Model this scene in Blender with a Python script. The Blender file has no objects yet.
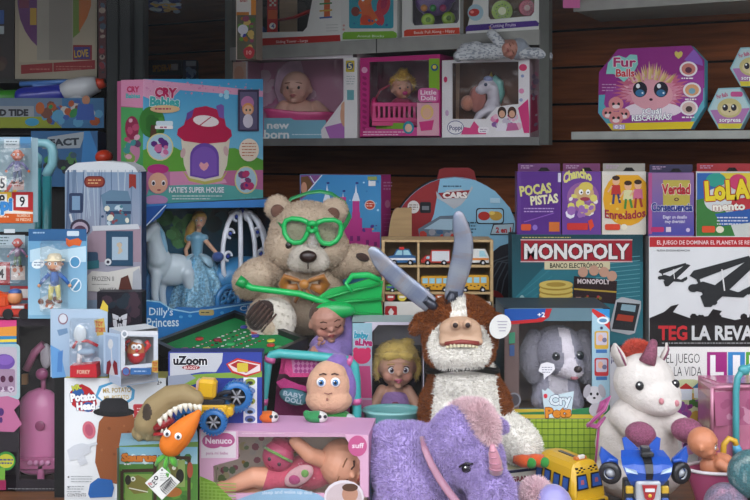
import bpy, math, random
from mathutils import Vector as V, Matrix, noise
random.seed(7)
C = bpy.context.scene.collection
F0, HZ, ZC, DECK = 1000.0, 150.0, 1.475, 0.70
CAM = V((0, 0, ZC))

def lin(c):
    return c/12.92 if c <= .04045 else ((c+.055)/1.055)**2.4
_hc = {}
def H(s):
    if not isinstance(s, str): return s
    if s not in _hc: _hc[s] = tuple(lin(int(s[i:i+2], 16)/255) for i in (0, 2, 4))+(1.0,)
    return _hc[s]
def mixc(a, b, t):
    a, b = H(a), H(b); return tuple(a[i]*(1-t)+b[i]*t for i in range(4))
def dim(c, k):
    if isinstance(c, list): return [dim(x, k) for x in c]
    c = H(c); return tuple(x*k for x in c[:3])+(1,)
def at(px, py, d):
    return V(((px-375)*d/F0, d, ZC-(py-HZ)*d/F0))
def zat(py, d): return ZC-(py-HZ)*d/F0

# ---------------------------------------------------------------- materials
MATS = {}
def nd(t, k, **kw):
    n = t.nodes.new(k)
    for a, b in kw.items(): setattr(n, a, b)
    return n
def mat(name, rough=.5, metal=0, coat=0, bump=0, bscale=60, var=0, vscale=25, spec=.5, sheen=0, sss=0, stretch=None):
    if name in MATS: return MATS[name]
    m = bpy.data.materials.new(name); m.use_nodes = True; t = m.node_tree; b = t.nodes['Principled BSDF']
    a = nd(t, 'ShaderNodeAttribute', attribute_name='Col')
    b.inputs['Roughness'].default_value = rough; b.inputs['Metallic'].default_value = metal
    b.inputs['Coat Weight'].default_value = coat; b.inputs['Coat Roughness'].default_value = .15
    b.inputs['Specular IOR Level'].default_value = spec
    b.inputs['Sheen Weight'].default_value = sheen
    if sss:
        b.inputs['Subsurface Weight'].default_value = sss; b.inputs['Subsurface Scale'].default_value = .01
    src = a.outputs['Color']; tc = nd(t, 'ShaderNodeTexCoord'); vec = tc.outputs['Object']
    if stretch:
        mp = nd(t, 'ShaderNodeMapping'); mp.inputs['Scale'].default_value = stretch
        t.links.new(vec, mp.inputs['Vector']); vec = mp.outputs['Vector']
    if var:
        n = nd(t, 'ShaderNodeTexNoise'); n.inputs['Scale'].default_value = vscale; n.inputs['Detail'].default_value = 4
        t.links.new(vec, n.inputs['Vector'])
        mr = nd(t, 'ShaderNodeMapRange'); mr.inputs['From Min'].default_value = .3; mr.inputs['From Max'].default_value = .7
        mr.inputs['To Min'].default_value = 1-var; mr.inputs['To Max'].default_value = 1+var*.6
        t.links.new(n.outputs['Fac'], mr.inputs['Value'])
        mx = nd(t, 'ShaderNodeVectorMath', operation='SCALE')
        t.links.new(src, mx.inputs[0]); t.links.new(mr.outputs['Result'], mx.inputs['Scale']); src = mx.outputs['Vector']
    t.links.new(src, b.inputs['Base Color'])
    if bump:
        n = nd(t, 'ShaderNodeTexNoise'); n.inputs['Scale'].default_value = bscale; n.inputs['Detail'].default_value = 3
        t.links.new(vec, n.inputs['Vector'])
        bp = nd(t, 'ShaderNodeBump'); bp.inputs['Strength'].default_value = bump; bp.inputs['Distance'].default_value = .004
        t.links.new(n.outputs['Fac'], bp.inputs['Height']); t.links.new(bp.outputs['Normal'], b.inputs['Normal'])
    MATS[name] = m; return m
def clear(name, gloss, tint=(1, 1, 1, 1), rough=.08, bump=.5, bscale=14, haze=0):
    if name in MATS: return MATS[name]
    m = bpy.data.materials.new(name); m.use_nodes = True; t = m.node_tree; t.nodes.clear()
    o = nd(t, 'ShaderNodeOutputMaterial'); tr = nd(t, 'ShaderNodeBsdfTransparent'); gl = nd(t, 'ShaderNodeBsdfGlossy')
    tr.inputs['Color'].default_value = tint; gl.inputs['Roughness'].default_value = rough
    mx = nd(t, 'ShaderNodeMixShader'); lw = nd(t, 'ShaderNodeLayerWeight'); lw.inputs['Blend'].default_value = .25
    ad = nd(t, 'ShaderNodeMath', operation='MULTIPLY_ADD'); ad.inputs[1].default_value = .35; ad.inputs[2].default_value = gloss
    t.links.new(lw.outputs['Fresnel'], ad.inputs[0]); t.links.new(ad.outputs[0], mx.inputs['Fac'])
    t.links.new(tr.outputs[0], mx.inputs[1]); t.links.new(gl.outputs[0], mx.inputs[2])
    if bump:
        tc = nd(t, 'ShaderNodeTexCoord'); n = nd(t, 'ShaderNodeTexNoise'); n.inputs['Scale'].default_value = bscale
        n.inputs['Detail'].default_value = 2; t.links.new(tc.outputs['Object'], n.inputs['Vector'])
        bp = nd(t, 'ShaderNodeBump'); bp.inputs['Strength'].default_value = bump; bp.inputs['Distance'].default_value = .02
        t.links.new(n.outputs['Fac'], bp.inputs['Height']); t.links.new(bp.outputs['Normal'], gl.inputs['Normal'])
    last = mx
    if haze:
        df = nd(t, 'ShaderNodeBsdfDiffuse'); df.inputs['Color'].default_value = (.8, .85, .9, 1)
        m2 = nd(t, 'ShaderNodeMixShader'); m2.inputs['Fac'].default_value = haze
        t.links.new(mx.outputs[0], m2.inputs[1]); t.links.new(df.outputs[0], m2.inputs[2]); last = m2
    t.links.new(last.outputs[0], o.inputs['Surface']); MATS[name] = m; return m
CARD = mat('printed_card', .5, spec=.25, var=.06, vscale=9)
PLAST = mat('glossy_plastic', .3, coat=.2)
MATTE = mat('matte_plastic', .6, spec=.25)
SKIN = mat('vinyl_skin', .42, spec=.45, var=.05, vscale=18)
CLOTH = mat('woven_cloth', .9, bump=.5, bscale=180, var=.12, vscale=40, sheen=.3)
FUR = mat('plush_fur', .95, bump=.6, bscale=140, var=.1, vscale=30, spec=.1, sheen=.15)
FOIL = mat('crinkled_foil', .28, metal=.5, bump=.5, bscale=16, spec=.8)
SATIN = mat('shiny_satin', .35, bump=.5, bscale=25, sheen=.4, spec=.7)
GLIT = mat('glitter_fabric', .35, metal=.3, bump=1, bscale=500, var=.4, vscale=260)
METAL = mat('brushed_metal', .4, metal=.7, var=.1)
WOODM = mat('pale_wood', .5, var=.14, vscale=12, stretch=(1, 1, 8))
FILM = clear('clear_film', .035)
FILM2 = clear('crinkled_blister_plastic', .09, bump=1, bscale=30, haze=.05)
GLASS = clear('window_glass', .003, bump=0, rough=.02)

# ---------------------------------------------------------------- mesh builder
class MB:
    def __init__(s, M=None, smooth=False):
        s.v, s.f, s.c, s.s, s.M, s.sm = [], [], [], [], M, smooth
    def face(s, pts, col, smooth=None):
        b = len(s.v)
        s.v += [(s.M @ V(p)) if s.M is not None else V(p) for p in pts]
        s.f.append(tuple(range(b, b+len(pts)))); s.c.append(col); s.s.append(s.sm if smooth is None else smooth)
    def grid(s, rows, col, closed=True, cap0=False, cap1=False, smooth=True):
        """rows of points, each a ring; col: colour or fn(local co)"""
        b = len(s.v); n = len(rows[0])
        for r in rows: s.v += [(s.M @ V(p)) if s.M is not None else V(p) for p in r]
        fn = callable(col)
        for i in range(len(rows)-1):
            for j in range(n if closed else n-1):
                k = (j+1) % n
                s.f.append((b+i*n+j, b+i*n+k, b+(i+1)*n+k, b+(i+1)*n+j))
                s.c.append(col((V(rows[i][j])+V(rows[i+1][k]))/2) if fn else col); s.s.append(smooth)
        for cap, i in ((cap0, 0), (cap1, len(rows)-1)):
            if cap:
                ids = [b+i*n+j for j in range(n)]
                s.f.append(tuple(ids if i else ids[::-1])); s.c.append(col(V(rows[i][0])) if fn else col); s.s.append(False)
    def ell(s, c, r, col, R=None, seg=18, rings=10):
        if not hasattr(r, '__len__'): r = (r, r, r)
        R = R or Matrix.Identity(3); c = V(c); rows = []
        for i in range(rings+1):
            th = math.pi*(i/rings); z = -math.cos(th); q = max(math.sin(th), 1e-4)
            rows.append([c+R @ V((r[0]*q*math.cos(a), r[1]*q*math.sin(a), r[2]*z)) for a in [2*math.pi*j/seg for j in range(seg)]])
        s.grid(rows, col)
    def tube(s, pts, rad, col, seg=10, caps=True, flat=1.0, up=None):
        pts = [V(p) for p in pts]; n = len(pts)
        if not hasattr(rad, '__len__'): rad = [rad]*n
        rows = []; prev = V(up) if up else None
        for i, p in enumerate(pts):
            t = (pts[min(i+1, n-1)]-pts[max(i-1, 0)]).normalized()
            if prev is None: prev = V((0, 0, 1)) if abs(t.z) < .9 else V((1, 0, 0))
            a = t.cross(prev)
            if a.length < 1e-5: a = t.cross(V((0, 1, 0)))
            a.normalize(); b = a.cross(t); prev = b if not up else V(up)
            rows.append([p+a*(rad[i]*math.cos(x))+b*(rad[i]*flat*math.sin(x)) for x in [2*math.pi*j/seg for j in range(seg)]])
        s.grid(rows, col, cap0=caps, cap1=caps)
    def lathe(s, prof, col, c=(0, 0, 0), seg=24, R=None, sy=1.0, caps=False):
        R = R or Matrix.Identity(3); c = V(c)
        rows = [[c+R @ V((r*math.cos(a), r*sy*math.sin(a), z)) for a in [2*math.pi*j/seg for j in range(seg)]] for r, z in prof]
        s.grid(rows, col, cap0=caps, cap1=caps)
    def box(s, c, h, col, R=None, bev=0):
        """centre, half sizes; bev cuts the edges"""
        R = R or Matrix.Identity(3); c = V(c)
        def P(x, y, z): return c+R @ V((x*h[0], y*h[1], z*h[2]))
        if bev:
            bx_, by_, bz_ = [max(.02, 1-bev/h[i]) for i in range(3)]
            sg = (-1, 1)
            for a in sg:
                s.face([P(a, -by_, -bz_), P(a, by_, -bz_), P(a, by_, bz_), P(a, -by_, bz_)], col, False)
                s.face([P(-bx_, a, -bz_), P(bx_, a, -bz_), P(bx_, a, bz_), P(-bx_, a, bz_)], col, False)
                s.face([P(-bx_, -by_, a), P(bx_, -by_, a), P(bx_, by_, a), P(-bx_, by_, a)], col, False)
                for b in sg:
                    s.face([P(a, b*by_, -bz_), P(a*bx_, b, -bz_), P(a*bx_, b, bz_), P(a, b*by_, bz_)], col, False)
                    s.face([P(a, -by_, b*bz_), P(a*bx_, -by_, b), P(a*bx_, by_, b), P(a, by_, b*bz_)], col, False)
                    s.face([P(-bx_, a, b*bz_), P(-bx_, a*by_, b), P(bx_, a*by_, b), P(bx_, a, b*bz_)], col, False)
                    for d in sg: s.face([P(a, b*by_, d*bz_), P(a*bx_, b, d*bz_), P(a*bx_, b*by_, d)], col, False)
            return
        q = [P(x, y, z) for x, y, z in ((-1,-1,-1),(1,-1,-1),(1,1,-1),(-1,1,-1),(-1,-1,1),(1,-1,1),(1,1,1),(-1,1,1))]
        for f in ((0,1,5,4),(1,2,6,5),(2,3,7,6),(3,0,4,7),(4,5,6,7),(3,2,1,0)): s.face([q[i] for i in f], col, False)
    def prism(s, pts, n, col, side=None):
        """pts: planar loop; n: extrusion vector"""
        pts = [V(p) for p in pts]; n = V(n); q = [p+n for p in pts]
        s.face(pts[::-1], col, False); s.face(q, col, False)
        for i in range(len(pts)):
            j = (i+1) % len(pts); s.face([pts[i], pts[j], q[j], q[i]], side or col, False)
    def torus(s, c, R, r, col, M3=None, seg=24, ts=8, a0=0, a1=2*math.pi, flat=1):
        M3 = M3 or Matrix.Identity(3); c = V(c); full = abs(a1-a0-2*math.pi) < 1e-6; n = seg if full else seg+1
        rows = []
        for i in range(n):
            a = a0+(a1-a0)*i/seg
            rows.append([c+M3 @ V(((R+r*math.cos(b))*math.cos(a), r*flat*math.sin(b), (R+r*math.cos(b))*math.sin(a))) for b in [2*math.pi*j/ts for j in range(ts)]])
        if full: rows.append(rows[0])
        s.grid(rows, col)
    def merge(s, o):
        b = len(s.v); s.v += o.v; s.f += [tuple(b+i for i in f) for f in o.f]; s.c += o.c; s.s += o.s
    def fur(s, n, ln, w=.0012, jit=.6, cj=.12, droop=0, fn=None):
        """short tapered strands over the faces built so far"""
        ar = []; tot = 0
        for f in s.f:
            a = s.v[f[0]]; q = 0
            for i in range(1, len(f)-1): q += (s.v[f[i]]-a).cross(s.v[f[i+1]]-a).length
            tot += q; ar.append(tot)
        import bisect
        nf = len(s.f)
        for _ in range(n):
            k = min(bisect.bisect(ar, random.random()*tot), nf-1); f = s.f[k]
            a, b, c = s.v[f[0]], s.v[f[1]], s.v[f[2]]
            nm = (b-a).cross(c-a)
            if nm.length < 1e-12: continue
            nm.normalize()
            wts = [random.random()+1e-3 for _ in f]; sw = sum(wts); p = V((0, 0, 0))
            for i, x in zip(f, wts): p += s.v[i]*(x/sw)
            col = s.c[k]
            if isinstance(col, list): col = col[0]
            if callable(col): col = col(p)
            col = H(col)
            if fn and not fn(p): continue
            g = 1+random.uniform(-cj, cj)
            d = (nm+V([random.uniform(-jit, jit) for _ in range(3)])+V((0, 0, -droop))).normalized()*ln*random.uniform(.6, 1.2)
            t = d.cross(V([random.uniform(-1, 1) for _ in range(3)]))
            if t.length < 1e-9: continue
            t = t.normalized()*w; e = len(s.v)
            s.v += [p-t, p+t, p+d]; s.f.append((e, e+1, e+2)); s.c.append(tuple(min(1, x*g) for x in col[:3])+(1,)); s.s.append(False)
        return s

def wloc(o):
    p = V((0, 0, 0))
    while o is not None: p += o.location; o = o.parent
    return p
def build(name, mb, m, parent=None, loc=None):
    me = bpy.data.meshes.new(name); off = wloc(parent) if parent else V(loc or (0, 0, 0))
    me.from_pydata([tuple(p-off) for p in mb.v], [], mb.f)
    ca = me.color_attributes.new('Col', 'FLOAT_COLOR', 'CORNER'); buf = []
    for f, c in zip(mb.f, mb.c):
        if isinstance(c, list):
            for x in c: buf += H(x)
        else: buf += list(H(c))*len(f)
    ca.data.foreach_set('color', buf)
    me.polygons.foreach_set('use_smooth', mb.s); me.materials.append(m); me.update()
    o = bpy.data.objects.new(name, me); C.objects.link(o)
    if parent: o.parent = parent
    else: o.location = off
    return o
def tag(o, label, cat, group=None):
    o['label'] = label; o['category'] = cat
    if group: o['group'] = group
    return o
def thing(name, label, cat, loc, group=None):
    o = bpy.data.objects.new(name, None); C.objects.link(o); o.location = loc; o.empty_display_size = .05
    return tag(o, label, cat, group)
def struct(name, mb, m):
    o = build(name, mb, m); o['kind'] = 'structure'; return o

def body(prims, M, voxel, col, smooth=6):
    """one continuous surface round ellipsoids ('e', centre, radii[, R]) and tapered limbs ('t', points, radii); col fn(local co)"""
    mb = MB(M)
    for p in prims:
        if p[0] == 'e': mb.ell(p[1], p[2], 'ffffff', p[3] if len(p) > 3 else None)
        else:
            mb.tube(p[1], p[2], 'ffffff', seg=14)
            mb.ell(p[1][0], p[2][0], 'ffffff'); mb.ell(p[1][-1], p[2][-1], 'ffffff')
    me = bpy.data.meshes.new('tmp'); me.from_pydata([tuple(p) for p in mb.v], [], mb.f); me.update()
    o = bpy.data.objects.new('tmp', me); C.objects.link(o)
    r = o.modifiers.new('r', 'REMESH'); r.mode = 'VOXEL'; r.voxel_size = voxel
    sm = o.modifiers.new('s', 'SMOOTH'); sm.iterations = smooth; sm.factor = .6
    dg = bpy.context.evaluated_depsgraph_get(); ev = o.evaluated_get(dg); m2 = ev.to_mesh()
    out = MB(smooth=True); Mi = M.inverted(); out.v = [v.co.copy() for v in m2.vertices]
    fn = callable(col)
    for p in m2.polygons:
        f = tuple(p.vertices); out.f.append(f); out.s.append(True)
        if fn:
            cc = V((0, 0, 0))
            for i in f: cc += out.v[i]
            out.c.append(col(Mi @ (cc/len(f))))
        else: out.c.append(col)
    ev.to_mesh_clear(); bpy.data.objects.remove(o); bpy.data.meshes.remove(me)
    return out

# ---------------------------------------------------------------- flat printed art on a face
_tx = {}
def text_mesh(s, bold):
    k = (s, bold)
    if k in _tx: return _tx[k]
    cu = bpy.data.curves.new('t', 'FONT'); cu.body = s; cu.resolution_u = 2; cu.offset = bold; cu.size = 1
    o = bpy.data.objects.new('t', cu); me = o.to_mesh()
    vs = [(v.co.x, v.co.y) for v in me.vertices]; fs = [tuple(p.vertices) for p in me.polygons]
    o.to_mesh_clear(); bpy.data.objects.remove(o); bpy.data.curves.remove(cu)
    _tx[k] = (vs, fs); return _tx[k]
class Face:
    """a printed face: bottom-left O, right u, up v, outward n"""
    def __init__(s, mb, O, u, v, n):
        s.mb, s.O, s.u, s.v, s.n, s.k = mb, O, u, v, n, 0
    def pt(s, x, y, off=0):
        r = V(((x-375)/F0, 1, -(y-HZ)/F0)); P = s.O+s.n*off
        return CAM+r*((P-CAM).dot(s.n)/r.dot(s.n))
    def off(s): s.k += 1; return .0003+.00007*s.k
    def p(s, pts, col, off=None):
        o = off or s.off(); s.mb.face([s.pt(x, y, o) for x, y in pts], col, False); return s
    def r(s, x0, y0, x1, y1, col): return s.p([(x0, y0), (x1, y0), (x1, y1), (x0, y1)], col)
    def g(s, x0, y0, x1, y1, c0, c1): return s.p([(x0, y0), (x1, y0), (x1, y1), (x0, y1)], [c0, c0, c1, c1])
    def e(s, cx, cy, rx, ry, col, rot=0, n=18):
        ca, sa = math.cos(rot), math.sin(rot)
        return s.p([(cx+rx*math.cos(a)*ca-ry*math.sin(a)*sa, cy+rx*math.cos(a)*sa+ry*math.sin(a)*ca) for a in [2*math.pi*i/n for i in range(n)]], col)
    def rr(s, x0, y0, x1, y1, q, col):
        pts = []
        for cx, cy, a0 in ((x1-q, y0+q, -90), (x1-q, y1-q, 0), (x0+q, y1-q, 90), (x0+q, y0+q, 180)):
            for i in range(4): a = math.radians(a0+30*i); pts.append((cx+q*math.cos(a), cy+q*math.sin(a)))
        return s.p(pts, col)
    def ln(s, x0, y0, x1, y1, w, col):
        d = math.hypot(x1-x0, y1-y0) or 1; nx, ny = -(y1-y0)/d*w/2, (x1-x0)/d*w/2
        return s.p([(x0+nx, y0+ny), (x1+nx, y1+ny), (x1-nx, y1-ny), (x0-nx, y0-ny)], col)
    def pl(s, pts, w, col):
        for a, b in zip(pts, pts[1:]): s.ln(a[0], a[1], b[0], b[1], w, col); s.k -= 1
        s.k += 1; return s
    def t(s, txt, x0, y1, x1, h, col, bold=.02, rot=0, out=None, ow=.05, arc=0):
        """text fitted from x0 to x1, cap height h, base line y1; out: outline colour"""
        if out:
            e_ = h*.06
            for dx, dy in ((-e_, 0), (e_, 0), (0, -e_), (0, e_)): s.t(txt, x0+dx, y1+dy, x1+dx, h, out, bold, rot, None, 0, arc); s.k -= 1
            s.k += 1
        vs, fs = text_mesh(txt, bold)
        if not vs: return s
        if out is None and s._ref: mnx, mxx, mny, mxy = s._ref
        vr, _ = text_mesh(txt, .02)
        mnx = min(v[0] for v in vr); mxx = max(v[0] for v in vr)
        k = (x1-x0)/(mxx-mnx); kh = h/.7; o = s.off(); ca, sa = math.cos(rot), math.sin(rot); P = []
        for a, b in vs:
            q = (a-mnx)*k; y = -b*kh
            if arc: t_ = q/(x1-x0)*2-1; y -= arc*(1-t_*t_)
            P.append(s.pt(x0+q*ca-y*sa, y1+q*sa+y*ca, o))
        m = s.mb; b0 = len(m.v); m.v += P
        for f in fs: m.f.append(tuple(b0+i for i in f)); m.c.append(col); m.s.append(False)
        return s
    _ref = None
    def sc(s, n, x0, y0, x1, y1, cols, r=1.5, rnd=None):
        rg = random.Random(n*7+int(x0*3+y0))
        for _ in range(n):
            q = r*rg.uniform(.5, 1.3)
            s.e(rg.uniform(x0+r, x1-r), rg.uniform(y0+r, y1-r), q, q*rg.uniform(.6, 1.2), rg.choice(cols), rg.uniform(0, 3), 7); s.k -= .8
        return s
    def lines(s, x0, y0, x1, n, step, col, w=.8):
        """rows of print too small to read"""
        rg = random.Random(int(x0*13+y0)); o = s.off()
        for i in range(n):
            x = x0; end = x1-(rg.uniform(0, .35)*(x1-x0) if i == n-1 else 0)
            while x < end:
                q = min(x+rg.uniform(1.2, 4), end); s.p([(x, y0+i*step), (q, y0+i*step), (q, y0+i*step+w), (x, y0+i*step+w)], col, o); x = q+.8
        return s

class Box:
    """a carton given by where its front stands: left/right pixel, depth at both, bottom z, top pixel; lean tips it back"""
    def __init__(s, xl, xr, yt, dl, dr=None, z=None, yb=None, thick=.08, lean=0, col='ffffff', side=None, top=None, win=None, inner='555555', depth=None):
        dr = dr or dl; z = z if z is not None else zat(yb, dl)
        P0 = at(xl, 0, dl); P0.z = z; P1 = at(xr, 0, dr); P1.z = z
        s.u = (P1-P0).normalized(); s.w = (P1-P0).length
        hn = s.u.cross(V((0, 0, 1))); s.v = (V((0, 0, 1))*math.cos(lean)-hn*math.sin(lean)).normalized(); s.n = s.u.cross(s.v)
        s.O = P0; s.t = thick; s.z0 = z
        r = V(((xl-375)/F0, 1, -(yt-HZ)/F0)); q = CAM+r*((P0-CAM).dot(s.n)/r.dot(s.n)); s.h = (q-P0).dot(s.v)
        s.mb = MB(); side = side or col; top = top or side
        s.F = Face(s.mb, P0, s.u, s.v, s.n)
        s.R = Face(s.mb, P1, -s.n, s.v, s.u); s.L = Face(s.mb, P0-s.n*thick, s.n, s.v, -s.u)
        s.T = Face(s.mb, P0+s.v*s.h, s.u, -s.n, s.v)
        def L(a, b, c): return P0+s.u*a*s.w+s.v*b*s.h-s.n*c*thick
        s.loc_ = L; m = s.mb; s.top = L(0, 1, 0).z; s.ctr = L(.5, 0, .5)
        s.back = P0-s.n*thick
        m.face([L(1,0,1), L(0,0,1), L(0,1,1), L(1,1,1)], side, False)
        m.face([L(0,0,1), L(0,0,0), L(0,1,0), L(0,1,1)], side, False)
        m.face([L(1,0,0), L(1,0,1), L(1,1,1), L(1,1,0)], side, False)
        m.face([L(0,1,0), L(1,1,0), L(1,1,1), L(0,1,1)], top, False)
        m.face([L(0,0,1), L(1,0,1), L(1,0,0), L(0,0,0)], side, False)
        s.win = win
        if not win: m.face([L(0,0,0), L(1,0,0), L(1,1,0), L(0,1,0)], col, False)
        else:
            # win: loop of photo points of the opening; ring to the outline + recess
            wp = [s.ab(x, y) for x, y in win]
            out = []
            for a, b in wp:     # matching outline points by ray from the window's middle
                ca = sum(p[0] for p in wp)/len(wp); cb = sum(p[1] for p in wp)/len(wp)
                da, db = a-ca, b-cb; k = 1e9
                if da > 1e-6: k = min(k, (1-ca)/da)
                if da < -1e-6: k = min(k, -ca/da)
                if db > 1e-6: k = min(k, (1-cb)/db)
                if db < -1e-6: k = min(k, -cb/db)
                out.append((ca+da*k, cb+db*k))
            n = len(wp)
            for i in range(n):
                j = (i+1) % n; o0, o1 = out[i], out[j]; ring = [o0]
                # add the corner between
                for cx, cy in ((0, 0), (1, 0), (1, 1), (0, 1)):
                    if not (o0[0] == o1[0] or o0[1] == o1[1]) and ((abs(o0[0]-cx) < 1e-6 and abs(o1[1]-cy) < 1e-6) or (abs(o0[1]-cy) < 1e-6 and abs(o1[0]-cx) < 1e-6)): ring.append((cx, cy))
                ring.append(o1)
                m.face([L(wp[i][0], wp[i][1], 0)]+[L(a, b, 0) for a, b in ring]+[L(wp[j][0], wp[j][1], 0)], col, False)
                m.face([L(wp[i][0], wp[i][1], 0), L(wp[j][0], wp[j][1], 0), L(wp[j][0], wp[j][1], .06), L(wp[i][0], wp[i][1], .06)], col, False)
            e = .012; k0 = .94
            q = [(e, e), (1-e, e), (1-e, 1-e), (e, 1-e)]
            m.face([L(a, b, k0) for a, b in q], inner, False)
            dk = inner if isinstance(inner, str) else 'cccccc'
            for i in range(4):
                j = (i+1) % 4; m.face([L(q[i][0], q[i][1], .05), L(q[j][0], q[j][1], .05), L(q[j][0], q[j][1], k0), L(q[i][0], q[i][1], k0)], inner, False)
            s.wp = wp
            s.B = Face(s.mb, s.O-s.n*thick*(k0), s.u, s.v, s.n)
    def ab(s, x, y):
        p = s.F.pt(x, y)-s.O; return p.dot(s.u)/s.w, p.dot(s.v)/s.h
    def done(s, name, label, cat='toy box', group=None, m=None, film=True):
        o = build(name, s.mb, m or CARD, loc=s.ctr); tag(o, label, cat, group)
        if s.win and film:
            f = MB(); f.face([s.loc_(a, b, .015) for a, b in s.wp], 'ffffff', False)
            build('window_film', f, FILM, o)
        s.obj = o; return o
# ================================================================= THE SETTING
TH = math.radians(28); WU = V((math.cos(TH), -math.sin(TH), 0)); WN = V((-math.sin(TH), -math.cos(TH), 0))
W0 = V((0, 3.5, 0))
def wallp(px, off=0):            # point of the back wall plane (moved off metres to the front) seen at column px
    o = W0+WN*off; k = (px-375)/F0
    return V((k, 1, 0))*((o.dot(WN))/(V((k, 1, 0)).dot(WN)))
def sdr(xl, xr, dl):             # depth of the right end of a front that runs parallel to the back wall
    P = V(((xl-375)/F0*dl, dl, 0)); k = (xr-375)/F0
    t = (k*P.y-P.x)/(math.cos(TH)+k*math.sin(TH)); return P.y-t*math.sin(TH)

w = MB()
rg = random.Random(3)
for i in range(24):              # horizontal boards with open joints
    z0 = -.02+i*.117+.006; z1 = z0+.109
    a, b = W0-WU*3.2, W0+WU*2.6
    c = mixc('8e4e27', '66381b', rg.random())
    P = [a-V((0, 0, 0)), b, b-WN*.02, a-WN*.02]
    w.prism([V((p.x, p.y, z0)) for p in (a, b, b-WN*.02, a-WN*.02)], (0, 0, z1-z0), c)
w.prism([V((p.x, p.y, -.02)) for p in (W0-WU*3.2-WN*.015, W0+WU*2.6-WN*.015, W0+WU*2.6-WN*.06, W0-WU*3.2-WN*.06)], (0, 0, 2.8), '140c08')
PLANK = mat('dark_wood_planks', .6, spec=.15, var=.35, vscale=6, stretch=(1, 1, 14))
struct('wall_back', w, PLANK)
m = MB(); m.box((-2.75, 3.4, 1.38), (.04, 1.75, 1.4), '3a3632'); struct('wall_left', m, MATTE)
m = MB(); m.box((2.15, 3.4, 1.38), (.04, 1.75, 1.4), '3a3632'); struct('wall_right', m, MATTE)
m = MB(); m.box((-.3, 3.5, 2.8), (2.6, 1.75, .04), '2c2a28'); struct('ceiling', m, MATTE)
m = MB(); m.box((0, 1, -.05), (6, 6, .05), '6a6864'); struct('floor', m, mat('rough_paving', .9, var=.2, vscale=3))
m = MB(); m.box((-.3, 3.0, DECK-.03), (2.4, 1.22, .03), '6b4428'); struct('floor_display_deck', m, mat('deck_wood', .45, var=.3, vscale=7, stretch=(1, 9, 9)))
m = MB(); m.box((-.3, 1.78, .33), (2.4, .04, .34), '4a4845'); struct('wall_front_sill', m, MATTE)
m = MB(); m.box((-.3, 1.78, 2.53), (2.4, .05, .24), '33312f'); struct('wall_front_shade_lintel', m, MATTE)  # unseen lintel, brought down low to dim the top and back rows
m = MB(); m.box((-.3, 1.75, 1.48), (2.3, .003, .805), 'ffffff'); struct('window_1', m, GLASS)

# grey standards, posts and boards
GM = mat('painted_metal', .6, spec=.25, var=.1)
def upright(n, px0, px1, z0, z1, col, off=.30):
    m = MB(); a, b = wallp(px0, off), wallp(px1, off)
    b = a+WU*(b-a).dot(WU)
    m.prism([V((p.x, p.y, z0)) for p in (a, b, b-WN*.03, a-WN*.03)], (0, 0, z1-z0), col)
    struct(n, m, GM)
upright('trim_1', 225, 232, 1.47, 2.7, '777a74')
upright('trim_2', 539, 549, 1.49, 2.7, '5c5e5a')
m = MB()
for x0, x1, d, c in ((106, 119, 2.86, '1f2424'), (119, 131, 2.82, '15191a'), (131, 144, 2.86, '252b2b')):
    a, b = at(x0, 150, d), at(x1, 150, d); m.box(((a.x+b.x)/2, d+.03, 1.7), ((b.x-a.x)/2, .03, 1.0), c, bev=.004)
struct('trim_3', m, GM)
def shelf(name, label, px0, px1, ztop, th, col, off=.30, cut=None):
    m = MB(); a, b = wallp(px0, off), wallp(px1, off)
    m.prism([V((p.x, p.y, ztop-th)) for p in (a, b, wallp(px1+3, .003), a-WN*(off-.003))], (0, 0, th), col)
    m.prism([V((p.x, p.y, ztop-th-.004)) for p in (a+WN*.006, b+WN*.006, b, a)], (0, 0, th+.004), mixc(col, 'ffffff', .12))
    if cut:
        c = wallp(cut, off); m.prism([V((p.x, p.y, ztop-th-.004)) for p in (c+WN*.0075, c+WU*.003+WN*.0075, c+WU*.003+WN*.006, c+WN*.006)], (0, 0, th+.004), '333333')
    o = build(name, m, GM, loc=V(((a.x+b.x)/2, (a.y+b.y)/2, ztop-th))); return tag(o, label, 'shelf')
Z1, Z2, Z3, Z4 = 1.825, 1.513, 1.527, 1.905
shelf('wall_shelf', 'long grey wall shelf holding the white wooden toy boxes, top centre', 231, 540, Z1, .04, '85867f', cut=377)
shelf('wall_shelf', 'thin grey shelf under the boxed baby dolls, against the wood wall', 231, 540, Z2, .02, '3a3b38')
shelf('wall_shelf', 'grey wall shelf holding the pink and purple fluffy toy packs', 572, 790, Z3, .018, '8d9088')
shelf('wall_shelf', 'topmost grey shelf at the upper right, its underside in view', 574, 800, Z4, .03, '85867f', off=.29)
def flatshelf(label, px0, px1, pyt, d, th, col, dp=.4):
    a, b = at(px0, pyt, d), at(px1, pyt, d); m = MB()
    m.box(((a.x+b.x)/2, d+dp/2, a.z-th/2), ((b.x-a.x)/2, dp/2, th/2), col)
    tag(build('wall_shelf', m, GM, loc=((a.x+b.x)/2, d, a.z-th)), label, 'shelf'); return a.z
ZA = flatshelf('dark shelf under the large framed love game, upper left', -60, 106, 79, 3.0, .012, '2a2c2a')
ZB = flatshelf('dark shelf under the boxed water blaster, left edge', -60, 106, 128, 3.0, .02, '15171a')
m = MB(); m.box((-1.42, 3.42, 1.5), (.5, .012, .85), '1b1a1a'); struct('trim_4', m, MATTE)

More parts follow.
